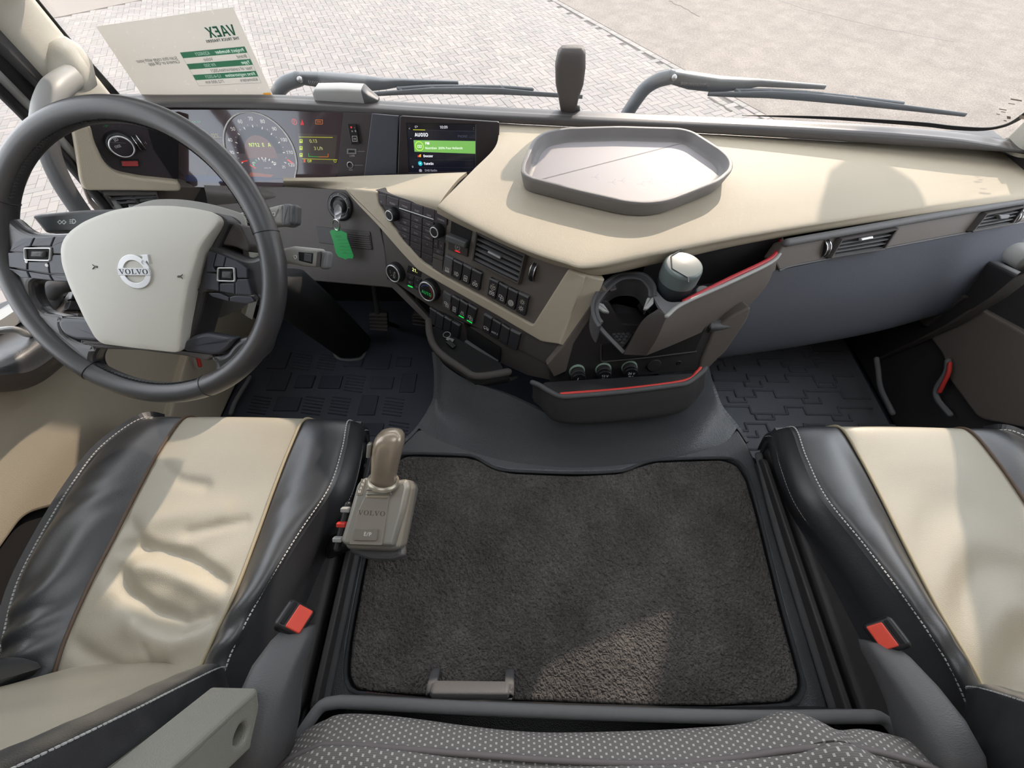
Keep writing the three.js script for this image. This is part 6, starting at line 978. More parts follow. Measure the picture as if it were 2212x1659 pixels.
// rubber mats ----------------------------------------------------
function mat(name, label, px, m, ridges, rm) {
  const t = thing(name, label, 'floor mat', 'rubber floor mats');
  part(t, 'sheet', slab(flatY(1.603), px, { t: 0.014, bevel: 0.004, r: 0.02, bs: 3 }), m);
  if (ridges) part(t, 'relief', merge(ridges), rm ?? m, null, 'stuff');
  return t;
}
{
  const line = (pts, y = 1.6035, w = 0.0042) => { const l = []; for (let i = 0; i + 1 < pts.length; i++) { const a = V(pts[i][0], y, pts[i][1]), b = V(pts[i + 1][0], y, pts[i + 1][1]); l.push(tube([a, b], w, { rs: 6, caps: true })); } return l; };
  // passenger: stepped lines
  let R = []; const x0 = 0.46;
  for (let j = 0; j < 9; j++) {
    const z = -0.98 + j * 0.062; let x = x0 + (j % 3) * 0.03, up = j % 2; const p = [[x, z]]; let zz = z;
    while (x < 1.0) { const L = rr(0.055, 0.12); x += L; p.push([x, zz]); zz = zz === z ? z + 0.026 : z; p.push([x, zz]); }
    p.pop(); R.push(...line(p));
    for (let k = 0; k < 2; k++) { const xx = x0 + 0.12 + k * 0.24 + (j % 2) * 0.07; R.push(...line([[xx, z + 0.028], [xx, z + 0.046], [xx + 0.055, z + 0.046], [xx + 0.055, z + 0.028]])); }
  }
  R.push(...line([[0.5, -0.425], [0.98, -0.425]]), ...line([[0.52, -0.39], [0.98, -0.39]]));
  const V2 = (l) => l.map(([x, z]) => new THREE.Vector2(x, -z));
  mat('passenger_floor_mat', 'dark grey rubber mat with stepped line relief on the passenger floor', V2([[0.44, -1.1], [1.06, -1.1], [1.06, -0.30], [0.62, -0.30], [0.46, -0.42], [0.40, -0.62], [0.36, -0.85]]), M.rubber, R);
  R = []; for (let j = 0; j < 5; j++) for (let i = 0; i < 6; i++) { const x = -0.98 + i * 0.088 + (j % 2) * 0.03, z = -0.86 + j * 0.088; if (rnd() < 0.3) { for (let k = 0; k < 6; k++) R.push(...line([[x, z + k * 0.012], [x + 0.06, z + k * 0.012 + 0.008]], 1.6035, 0.0025)); } else R.push(rbox(WORLD, x + 0.035, 1.604, z + 0.03, rr(0.05, 0.085), 0.007, rr(0.04, 0.075), 0.003)); }
  mat('driver_floor_mat', 'dusty blue-black rubber mat with raised blocks under the pedals', V2([[-1.06, -1.1], [-0.40, -1.1], [-0.36, -0.85], [-0.38, -0.66], [-0.44, -0.44], [-0.60, -0.30], [-1.06, -0.30]]), M.rubberDark, R);
}
// pedals ---------------------------------------------------------
for (const [lab, px, n] of [['broad brake pedal with ribbed rubber pad right of the steering column', [[797, 676], [836, 676], [838, 716], [799, 713]], 5], ['narrow accelerator pedal at the edge of the console', [[890, 680], [922, 684], [920, 706], [892, 702]], 3]]) {
  const t = thing('pedal', lab, 'pedal'); const c = px[0]; const pl = plane(AY(px[0][0], px[0][1], 1.79), AY(px[1][0], px[1][1], 1.79), AY(px[3][0], px[3][1], 1.74));
  part(t, 'pad', slab(pl, px, { t: 0.02, r: 0.006, bevel: 0.004, bs: 3 }), M.darker);
  const mix = (a, b, f) => [a[0] + (b[0] - a[0]) * f, a[1] + (b[1] - a[1]) * f];
  for (let i = 0; i < n; i++) { const f = (i + 0.4) / n; part(t, 'rib', slab(pl, [mix(px[0], px[3], f), mix(px[1], px[2], f), mix(px[1], px[2], f + 0.08), mix(px[0], px[3], f + 0.08)], { t: 0.006, lift: 0.004, bevel: 0.001 }), M.dark); }
  const m = on(pl, (px[0][0] + px[2][0]) / 2, (px[0][1] + px[2][1]) / 2);
  part(t, 'arm', tube([m.clone().add(V(0, 0, -0.01)), m.clone().add(V(0.005, 0.12, -0.06)), m.clone().add(V(0, 0.26, -0.13))], 0.009), M.darker);
  part(t, 'lower_arm', tube([m.clone().add(V(0, -0.01, -0.015)), V(m.x, 1.605, m.z - 0.12)], 0.008), M.black);
}
// ================================================================ seats
// sd = -1 driver, +1 passenger; widths measured from the middle of the seat
function seat(sd, cx, name, label) {
  const t = thing(name, label, 'seat');
  const X = (d) => cx + d;                                   // d > 0: towards the passenger side
  const inn = -sd;                                            // direction towards the middle of the cab
  const y0 = 1.985;
  const stn = [-0.418, -0.40, -0.33, -0.25, -0.16, -0.07, 0.01, 0.07];           // front to back
  const drop = [0.04, 0.008, 0.002, 0, -0.002, -0.004, 0.0, 0.012];
  const cIn = [0.135, 0.127, 0.122, 0.12, 0.12, 0.118, 0.105, 0.095], cOut = [0.128, 0.135, 0.142, 0.142, 0.138, 0.135, 0.130, 0.125];
  const sIn = [0.225, 0.228, 0.238, 0.236, 0.205, 0.178, 0.158, 0.150], sOut = [0.215, 0.225, 0.262, 0.268, 0.262, 0.245, 0.215, 0.20];
  const bol = [-0.01, 0.0, 0.012, 0.018, 0.022, 0.026, 0.028, 0.03];
  const P = (d, i, h) => V(X(inn * d), y0 - drop[i] + h, stn[i]);
  const N = stn.length, all = [...Array(N).keys()];
  const folds0 = [[[[278, 1178], [330, 1188], [400, 1205], [450, 1235], [487, 1262]], -0.012, 0.011], [[[255, 1238], [275, 1285], [330, 1322], [400, 1348], [455, 1330]], -0.012, 0.013], [[[345, 1005], [385, 1038], [440, 1048]], -0.005, 0.012], [[[268, 1112], [300, 1160], [310, 1185]], -0.006, 0.010], [[[150, 1385], [200, 1430], [250, 1458], [340, 1450]], -0.010, 0.013], [[[405, 1152], [470, 1137], [530, 1125]], -0.005, 0.009], [[[300, 1222], [390, 1245], [450, 1280]], 0.008, 0.016], [[[290, 1360], [370, 1395], [430, 1380]], 0.008, 0.018], [[[320, 1120], [420, 1110], [480, 1100]], 0.005, 0.022], [[[310, 1400], [315, 1430]], -0.004, 0.006]].map(([l, d, w]) => [l.map(([x, y]) => AY(x, y, 1.985)), d, w]);
  const wr = (u, v, p) => { // soft folds where people sit
    const w = Math.max(0, Math.min(1, (p.z + 0.3) / 0.2)); if (sd > 0) return w * 0.0055 * Math.sin(p.z * 55 + p.x * 14 + 2 * Math.sin(p.x * 20)) * Math.sin(Math.PI * u);
    let q = 0; for (const [l, dep, wd] of folds0) { let m = 9; for (let i = 0; i + 1 < l.length; i++) { const A = l[i], B = l[i + 1], ex = B.x - A.x, ez = B.z - A.z, t = Math.max(0, Math.min(1, ((p.x - A.x) * ex + (p.z - A.z) * ez) / (ex * ex + ez * ez))); m = Math.min(m, Math.hypot(p.x - A.x - ex * t, p.z - A.z - ez * t)); } q += dep * Math.exp(-((m / wd) ** 2)); }
    return Math.sin(Math.PI * Math.min(1, Math.max(0, u))) ** 0.4 * (q + 0.0016 * w * Math.sin(p.z * 70 + p.x * 55));
  };
  const centre = skin([[...all.map((i) => P(-cOut[i], i, 0))], all.map((i) => P(-cOut[i] * 0.5, i, -0.003 + (i < 3 ? 0.006 : 0))), all.map((i) => P(0, i, -0.004 + (i < 3 ? 0.008 : 0))), all.map((i) => P(cIn[i] * 0.5, i, -0.003 + (i < 3 ? 0.006 : 0))), all.map((i) => P(cIn[i], i, 0))].map((r) => r.slice()), { t: 0.03, nu: 90, nv: 40, disp: (u, v, p) => wr(v, u, p) });
  const body = part(t, 'cushion', centre, M.beigeLeather, 'cream leather centre panel');
  const frontDrop = (r) => r;
  const sideRows = (c, s, sg) => [all.map((i) => P(sg * c[i], i, 0)), all.map((i) => P(sg * (c[i] + (s[i] - c[i]) * 0.45), i, bol[i] * 0.8 + 0.004)), all.map((i) => P(sg * (c[i] + (s[i] - c[i]) * 0.85), i, bol[i] * 0.9 + 0.001)), all.map((i) => P(sg * s[i], i, bol[i] * 0.55 - 0.004))];
  const folds = (u, v, p) => (sd < 0 ? 0.0028 : 0.001) * Math.sin(p.z * 70 + p.x * 90 + 3 * Math.sin(p.z * 25)) * Math.sin(Math.PI * v) * Math.max(0, Math.min(1, (p.z + 0.28) / 0.2));
  part(t, 'bolster', skin(sideRows(cIn, sIn, 1), { t: 0.02, nu: 80, nv: 24, disp: folds }), M.leather, 'black leather side');
  part(t, 'bolster', skin(sideRows(cOut, sOut, -1), { t: 0.02, nu: 80, nv: 24, disp: folds }), M.leather, 'black leather side');
  const sideWall = (s, sg) => skin([all.map((i) => P(sg * s[i], i, bol[i] * 0.55 - 0.004)), all.map((i) => P(sg * (s[i] + 0.018), i, -0.03)), all.map((i) => P(sg * (s[i] * 0.75 + 0.065), i, -0.075)), all.map((i) => P(sg * (s[i] * 0.4 + 0.13), i, -0.12))], { t: 0.015, nu: 60, nv: 20 });
  part(t, 'side_panel', sideWall(sIn, 1), M.leather); part(t, 'side_panel', sideWall(sOut, -1), M.leather);
  const nose = (c0, c1) => skin([0.0, 0.33, 0.66, 1].map((k) => { const d = c0 + (c1 - c0) * k; return [P(d, 0, -0.006).add(V(0, 0, 0.006)), V(X(inn * d), y0 - 0.10, -0.402), V(X(inn * d), y0 - 0.14, -0.38)]; }), { t: 0.01, nu: 10, nv: 12 });
  part(t, 'front_panel', nose(-cOut[0] - 0.0, cIn[0]), M.beigeLeather); part(t, 'front_panel', nose(cIn[0], sIn[0] + 0.01), M.leather); part(t, 'front_panel', nose(-sOut[0] - 0.01, -cOut[0]), M.leather);
  part(t, 'piping', tube(all.map((i) => P(cIn[i], i, 0.003)), 0.0028, { seg: 70, rs: 8 }), M.pipingBeige); part(t, 'piping', tube(all.map((i) => P(-cOut[i], i, 0.003)), 0.0028, { seg: 70, rs: 8 }), M.pipingBrown);
  for (const [s, sg] of [[sIn, 1], [sOut, -1]]) part(t, 'side_stitching', stitch(all.map((i) => P(sg * (s[i] - 0.004), i, bol[i] * 0.62 + 0.0032)), 0.0062, 0.0042, 0.001), M.thread, null, 'stuff');
  part(t, 'lower_stitching', stitch(all.map((i) => P(sIn[i] + 0.016, i, -0.045)), 0.006, 0.004, 0.0006), M.thread, null, 'stuff');
  // base, bellows and rails
  part(t, 'pedestal', box(X(-0.20), X(0.20), 1.60, 1.86, -0.36, 0.12, 0.02), M.black);
  for (let k = 0; k < 4; k++) part(t, 'bellows_fold', rbox(WORLD, cx, 1.66 + k * 0.045, -0.12, 0.43, 0.026, 0.50, 0.012), M.black);
  part(t, 'pan', box(X(-0.235), X(0.235), 1.855, 1.895, -0.40, 0.10, 0.015), M.darker);
  for (const q of [0, 1]) part(t, 'side_rail', tube([V(X(inn * 0.255), 1.88 - q * 0.03, -0.38), V(X(inn * (0.262 - q * 0.01)), 1.872 - q * 0.03, -0.2), V(X(inn * (0.262 - q * 0.01)), 1.868 - q * 0.03, 0.10)], 0.008, { rs: 8 }), q ? M.darker : M.midGrey);
  part(t, 'side_cover', slab(planeB(V(X(inn * 0.262), 0, 0), V(0, 0, -inn), V(0, 1, 0)), [[-0.37, 1.90], [0.10, 1.90], [0.12, 1.78], [-0.02, 1.66], [-0.34, 1.70]].map(([z, y]) => new THREE.Vector2(-inn * z, y)), { t: 0.012, r: 0.02, bevel: 0.003 }), M.darker);
  // backrest: upright just behind the cushion
  const bz = (y) => 0.045 + 0.20 * (y - 2.0), hs = [1.93, 2.05, 2.2, 2.36, 2.52, 2.66, 2.74], W = [0.10, 0.115, 0.135, 0.145, 0.14, 0.12, 0.08], S = [0.155, 0.185, 0.215, 0.235, 0.235, 0.21, 0.16];
  const Q = (d, k, f) => V(X(inn * d), hs[k], bz(hs[k]) - f);
  const ks = [...hs.keys()];
  part(t, 'backrest', skin([-1, -0.5, 0, 0.5, 1].map((w) => ks.map((k) => Q(W[k] * w, k, 0.008 - 0.008 * w * w))), { t: 0.10, nu: 40, nv: 24, disp: (u, v, p) => 0.0015 * Math.sin(p.y * 30 + p.x * 40) }), M.beigeLeather, 'cream leather centre panel');
  const hb = [2.012, 2.03, 2.07, 2.14, 2.24, 2.38, 2.52, 2.66, 2.74], WB = [0.128, 0.124, 0.12, 0.126, 0.137, 0.145, 0.14, 0.12, 0.08], SB = [0.150, 0.172, 0.190, 0.205, 0.218, 0.232, 0.235, 0.21, 0.16], FB = [0.006, 0.020, 0.030, 0.034, 0.034, 0.034, 0.032, 0.028, 0.02], kb = [...hb.keys()];
  const QB = (d, k, f) => V(X(inn * d), hb[k], bz(hb[k]) - f), fk = (sg) => sg > 0 ? 1 : 0.55;
  const bo = (sg) => skin([kb.map((k) => QB(sg * WB[k], k, -0.002)), kb.map((k) => QB(sg * (WB[k] + (SB[k] - WB[k]) * 0.4), k, FB[k] * 0.9 * fk(sg))), kb.map((k) => QB(sg * (WB[k] + (SB[k] - WB[k]) * 0.78), k, FB[k] * fk(sg))), kb.map((k) => QB(sg * SB[k], k, FB[k] * 0.45 * fk(sg))), kb.map((k) => QB(sg * (SB[k] + 0.022), k, -0.03)), kb.map((k) => QB(sg * (SB[k] + 0.028), k, -0.075)), kb.map((k) => QB(sg * (SB[k] + 0.01), k, -0.12))], { t: 0.012, nu: 70, nv: 60, disp: (u, v, p) => 0.0012 * Math.sin(p.y * 110 + p.z * 160 + 2 * Math.sin(p.z * 60)) * Math.min(1, v * 2) });
  part(t, 'backrest_bolster', bo(1), M.leather, 'black leather side'); part(t, 'backrest_bolster', bo(-1), M.leather, 'black leather side');
  part(t, 'backrest_stitching', merge([stitch(kb.map((k) => QB(WB[k] + (SB[k] - WB[k]) * 0.86, k, FB[k] * 0.9 + 0.0006)), 0.0058, 0.004, 0.0009), stitch(kb.map((k) => QB(SB[k] + 0.0285, k, -0.07)), 0.006, 0.004, 0.0007)]), M.thread, null, 'stuff');
  part(t, 'backrest_piping', tube(ks.map((k) => Q(W[k], k, 0.002)), 0.003, { rs: 8 }), M.pipingBrown);
  part(t, 'backrest_shell', slab(planeB(V(cx, 0, 0), V(1, 0, 0), V(0, 1, 0)), ks.map((k) => new THREE.Vector2(S[k], hs[k])).concat(ks.slice().reverse().map((k) => new THREE.Vector2(-S[k], hs[k]))), { t: 0.04, lift: 0.22, r: 0.02, bevel: 0.015, bs: 3 }), M.darker);
  return t;
}
seat(-1, -0.69, 'driver_chair', 'driver seat with wrinkled cream leather centre and black sides');
seat(1, 0.70, 'passenger_chair', 'smooth cream and black passenger seat on the right side');
// armrest hinge on the driver's backrest
{
  const t = thing('armrest_bracket', 'grey-green plastic armrest bracket with a round hole beside the driver backrest', 'armrest');
    const a = AX(557, 1489, -0.40), b = AX(372, 1662, -0.40), c = AX(486, 1489, -0.452);
  const pl = plane(a, b, c);
  const side = planeB(V(-0.398, 0, 0), V(0, 0, -1), V(0, 1, 0)), s = (x, y) => on2(side, x, y);
  part(t, 'housing', slab(side, [[556, 1487], [559, 1489], [565, 1545], [562, 1600], [505, 1655], [420, 1735], [328, 1700], [460, 1576]], { t: 0.056, r: 0.006, bevel: 0.005, bs: 3, holes: [[[530, 1560], [536, 1575], [530, 1600], [515, 1613], [507, 1608], [508, 1590], [518, 1568]]], hr: 0.008 }), M.armrestGrey);
  part(t, 'bolt_hole', lathe([[0.0085, -0.002], [0.0082, 0.0010], [0.0070, 0.0014], [0.0062, 0.0006], [0, 0.0006]], on(pl, 488, 1531), pl.n, 24), M.taupe);
  part(t, 'hole_lining', lathe([[0.013, -0.002], [0, -0.002]], on(lifted(side, -0.024), 521, 1588), V(1, 0, 0), 20), M.void);
}
// seat belt buckles
function buckle(label, axis, sleeve, wide) {
  const t = thing('belt_buckle', label, 'seat belt buckle', 'seat belt buckles beside the tunnel');
  part(t, 'sleeve', loft(sleeve.map(([x, y, X, w, h]) => [AX(x, y, X), w, h]), V(1, 0, 0), V(0, 1, 0.25).normalize(), 28, 3.4), M.midGrey);
  const p0 = AX(...axis[0]), p1 = AX(...axis[1]), v = p1.clone().sub(p0).normalize(), c = p0.clone().lerp(p1, 0.5); let n = EYE.clone().sub(c); n.addScaledVector(v, -n.dot(v)).normalize(); const u = v.clone().cross(n).normalize(), L = p0.distanceTo(p1);
  const B = planeB(c, u, v), L2 = L * 1.1;
  part(t, 'housing', rbox(B, 0, 0, -0.008, 0.040, L2, 0.03, 0.007), M.black);
  part(t, 'release_button', rbox(B, wide * 0.005, L * 0.02, 0.0075, 0.021, L2 * 0.76, 0.007, 0.002), M.buckle, 'red release button');
  part(t, 'tongue_slot', rbox(B, -wide * 0.011, L * 0.04, 0.0062, 0.006, L2 * 0.74, 0.004, 0.0012), M.void);
}
buckle('red buttoned belt buckle in a grey sleeve on the driver side of the tunnel', [[618, 1366, -0.405], [656, 1308, -0.395]], [[650, 1352, -0.395, 0.018, 0.014], [634, 1378, -0.40, 0.024, 0.022], [606, 1430, -0.402, 0.028, 0.028], [585, 1495, -0.405, 0.030, 0.036], [575, 1565, -0.405, 0.030, 0.042], [566, 1640, -0.405, 0.026, 0.040]], 1);
buckle('red buttoned belt buckle in a grey sleeve on the passenger side of the tunnel', [[1938, 1404, 0.43], [1892, 1342, 0.42]], [[1890, 1385, 0.415, 0.018, 0.014], [1912, 1412, 0.42, 0.024, 0.022], [1955, 1470, 0.425, 0.028, 0.028], [1995, 1535, 0.43, 0.030, 0.036], [2022, 1600, 0.43, 0.030, 0.042], [2040, 1680, 0.43, 0.026, 0.040]], -1);
// small things at the door side of the driver's seat
{
  single('seat_cable', tube([AX(-20, 1318, -0.97), AX(15, 1308, -0.965), AX(40, 1297, -0.96), AX(66, 1287, -0.955), AX(90, 1284, -0.95)], 0.0035, { rs: 8 }), M.grey, 'thin grey cable on the floor left of the driver seat', 'cable');
  const l = thing('seat_side_lever', 'short silver lever at the door side of the driver seat', 'lever');
  part(l, 'handle', loft([[AX(-30, 1408, -0.955), 0.012, 0.016], [AX(10, 1392, -0.955), 0.012, 0.016], [AX(30, 1380, -0.955), 0.010, 0.012]], V(1, 0, 0), V(0, 1, 0.2).normalize(), 18, 4), M.silver);
  part(l, 'shaft', tube([AX(20, 1386, -0.955), AX(70, 1400, -0.90)], 0.008), M.black);
}
// gear selector
{
  const t = thing('gear_selector', 'bronze grey gear lever with marked base beside the driver seat', 'gear lever');
  const pl = plane(AY(790, 1030, 2.075), AY(868, 1034, 2.075), AY(790, 1170, 2.045));
  part(t, 'body', slab(pl, [[786, 1030], [830, 1040], [878, 1034], [884, 1050], [872, 1105], [850, 1182], [742, 1178], [734, 1168], [752, 1110], [770, 1045]], { t: 0.06, r: 0.006, bevel: 0.008, bs: 4 }), M.selector);
  part(t, 'body_underside', slab(lifted(pl, -0.012), [[800, 1036], [880, 1036], [890, 1050], [876, 1120], [862, 1186], [846, 1192], [746, 1188], [740, 1170]], { t: 0.058, r: 0.008, bevel: 0.012, bs: 4 }), M.selector);
  part(t, 'rear_shell', slab(lifted(pl, -0.04), [[750, 1150], [868, 1150], [874, 1205], [848, 1214], [800, 1213], [752, 1195]], { t: 0.03, r: 0.01, bevel: 0.01, bs: 3 }), M.midGrey);
  const P = print(lifted(pl, 0.0022), [[745, 1040], [870, 1040], [870, 1180], [745, 1180]], 5000, '#8b857b');
  P.text(803, 1109, 'VOLVO', 0.0105, '#5b564d', { bold: true, font: 'serif', sx: 1.25 });
  part(t, 'top_plate', P.uv(slab(pl, [[793, 1062], [843, 1062], [838, 1095], [826, 1178], [755, 1176], [772, 1110]], { t: 0.006, lift: 0.0022, r: 0.003, bevel: 0.001 })), new THREE.MeshPhysicalMaterial({ map: P.tex(), roughness: 0.4, metalness: 0.2 }));
  part(t, 'gate', slab(pl, [[796, 1046], [848, 1046], [844, 1070], [838, 1078], [790, 1076]], { t: 0.008, lift: 0.004, r: 0.003, bevel: 0.003, bs: 3 }), std(0.42, 0.38, 0.29, 0.35, { metalness: 0.4 }));
  for (let i = 0; i < 2; i++) part(t, 'gate_rib', tube([on(lifted(pl, 0.004), 794, 1058 + i * 9), on(lifted(pl, 0.004), 843, 1058 + i * 9)], 0.0024, { rs: 8 }), M.selector);
  const Q = print(lifted(pl, 0.0012), [[768, 1034], [796, 1034], [796, 1072], [768, 1072]], 7000, '#837c70'); ['R', 'N', 'A', 'M'].forEach((s, i) => Q.text(786 - i * 3.2, 1039 + i * 7.6, s, 0.0062, '#e8e4dc', { bold: true }));
  part(t, 'gear_marks', Q.uv(slab(pl, [[781, 1034], [791, 1036], [783, 1070], [770, 1070]], { t: 0.003, lift: 0.0012, bevel: 0.0003 })), new THREE.MeshPhysicalMaterial({ map: Q.tex(), roughness: 0.4 }));
  const R = print(lifted(pl, 0.005), [[762, 1138], [822, 1138], [822, 1172], [762, 1172]], 6000, '#78726a'); R.text(794, 1154, 'E/P', 0.0085, '#c8c4bc', { bold: true });
  part(t, 'mode_button', R.uv(slab(pl, [[768, 1141], [819, 1142], [816, 1168], [764, 1167]], { t: 0.006, lift: 0.005, r: 0.003, bevel: 0.001 })), new THREE.MeshPhysicalMaterial({ map: R.tex(), roughness: 0.4 }));
  const b = AY(828, 1040, 2.085), tp = AY(838, 938, 2.165), ax = tp.clone().sub(b), u = V(1, 0, 0), v = ax.clone().normalize().cross(u).normalize();
  const S = [[-0.08, 0.020, 0.015], [0.0, 0.0205, 0.016], [0.3, 0.0215, 0.018], [0.6, 0.0235, 0.020], [0.85, 0.0245, 0.021], [1.0, 0.023, 0.020], [1.1, 0.018, 0.016], [1.17, 0.009, 0.008]];
  const lv = part(t, 'lever', loft(S.map(([k, w, h]) => [b.clone().addScaledVector(ax, k).add(V(0, -0.012 * k * k, 0.0)), w, h]), u, v, 28, 2.8), M.bronze);
  part(lv, 'lever_collar', lathe([[0.0265, -0.004], [0.026, 0.001], [0.0215, 0.003]], b.clone().addScaledVector(ax, 0.02), ax, 28), std(0.42, 0.38, 0.3, 0.3, { metalness: 0.5 }));
  part(lv, 'release_key', loft([[b.clone().addScaledVector(ax, 0.85).add(V(-0.027, 0, 0.004)), 0.004, 0.006], [b.clone().addScaledVector(ax, 0.6).add(V(-0.027, 0, 0.004)), 0.004, 0.006]], u, v, 14), M.selector);
  part(t, 'mounting_arm', loft([[on(lifted(pl, -0.045), 780, 1150), 0.02, 0.02], [V(-0.47, 1.90, -0.16), 0.02, 0.02]], V(0, 0, 1), V(0, 1, 0), 14, 4), M.black);
  const hs = thing('seat_adjuster_levers', 'three small seat adjuster tabs, one red, between driver seat and gear lever', 'seat controls');
  part(hs, 'strip', tube([on(lifted(pl, -0.03), 752, 1090), on(lifted(pl, -0.03), 728, 1185)], 0.006), M.black);
  [[747, 1101, M.lightGrey], [738, 1133, M.red], [730, 1165, M.lightGrey]].forEach(([x, y, m]) => part(hs, 'tab', rbox(planeB(on(lifted(pl, -0.02), x, y), V(1, 0, 0), V(0, 0.6, -0.8).normalize()), 0, 0, 0, 0.016, 0.008, 0.010, 0.002), m));
}
// ================================================================ bunk
{
  const rail = thing('bunk_rail', 'dark metal rail along the front edge of the bunk', 'rail');
  const p = [[600, 1640], [640, 1600], [690, 1530], [722, 1518], [760, 1517], [1000, 1529], [1300, 1541], [1600, 1549], [1860, 1548], [1905, 1552], [1930, 1575], [1965, 1620], [1985, 1660]].map(([x, y], i) => AY(x, y, 2.0));
  part(rail, 'bar', tube(p, 0.0085, { rs: 12, seg: 140 }), M.grey);
  part(rail, 'panel', skin([p.map((q) => q.clone().add(V(0, -0.004, 0.003))), p.map((q) => q.clone().add(V(0, -0.20, 0.012)))], { t: 0.008, nu: 80, nv: 4 }), M.black);
  const b = thing('bunk_mattress', 'bunk mattress with grey dotted fabric at the bottom edge', 'mattress');
  const dots = colorTex(0.0136, 128, (x, y) => { const f = (x * 2) % 1, g = (y * 2 + (x >= 0.5 ? 0.5 : 0)) % 1; const d = Math.abs(f - 0.5) < 0.21 && Math.abs(g - 0.5) < 0.2; const n = 0.02 * (rnd() - 0.5); const v = d ? 0.74 : 0.44 + 0.03 * Math.sin(g * 25); return [v + n, v * 0.975 + n, v * 0.955 + n]; });
  const fine = colorTex(0.006, 32, (x, y) => { const v = 0.39 + 0.03 * (Math.sin(x * 40) * Math.sin(y * 40)); return [v, v * 0.985, v * 0.985]; });
  const fabric = new THREE.MeshPhysicalMaterial({ map: dots, roughness: 0.9, bumpMap: bump(0.0136, 64, (x, y) => { const f = (x * 2) % 1, g = (y * 2 + (x >= 0.5 ? 0.5 : 0)) % 1; return Math.abs(f - 0.5) < 0.21 && Math.abs(g - 0.5) < 0.2 ? 1 : 0.3; }), bumpScale: 0.0008 });
  const E1 = [[540, 1700, 1.99], [600, 1630, 2.03], [640, 1592, 2.05], [700, 1560, 2.06], [760, 1549, 2.06], [1000, 1566, 2.06], [1200, 1580, 2.06], [1400, 1586, 2.06], [1540, 1576, 2.065], [1680, 1556, 2.075], [1790, 1553, 2.08], [1900, 1578, 2.07], [2010, 1620, 2.05], [2110, 1690, 2.02]];
  const e0 = E1.map(([x, y, h]) => AY(x, y, h)), e1 = e0.map((q, i) => q.clone().add(V(0, 0.028, 0.022))), e2 = e0.map((q) => q.clone().add(V(0, 0.045, 0.06))), e3 = e0.map((q) => V(q.x, q.y + 0.05, Math.max(q.z + 0.2, 0.42))), e4 = e0.map((q) => V(q.x * 1.15, q.y + 0.03, 0.95));
  const em = e0.map((q) => q.clone().add(V(0, -0.05, 0.012))), en = e0.map((q) => q.clone().add(V(0, -0.12, 0.03)));
  const fold = (u, v, p) => 0.010 * Math.exp(-(((p.x - 0.24 - (p.z - 0.06) * 1.3) / 0.035) ** 2)) - 0.008 * Math.exp(-(((p.x - 0.30 - (p.z - 0.06) * 1.2) / 0.022) ** 2)) + 0.003 * Math.sin(p.x * 16);
  part(b, 'top_cover', skin([e1, e2, e3, e4], { t: 0.02, nu: 160, nv: 60, disp: fold }), fabric, 'grey fabric with pale dots');
  part(b, 'side_cover', skin([en, em, e0, e1], { t: 0.012, nu: 120, nv: 20, disp: fold }), fabric);
  part(b, 'piping', tube(e1.map((q) => q.clone().add(V(0, 0.002, 0.001))), 0.0035, { seg: 160, rs: 8 }), std(0.17, 0.15, 0.15, 0.85));
  struct('bunk_base', box(-1.12, 1.12, 1.60, 1.86, 0.22, 1.04, 0.02), M.darker);
}
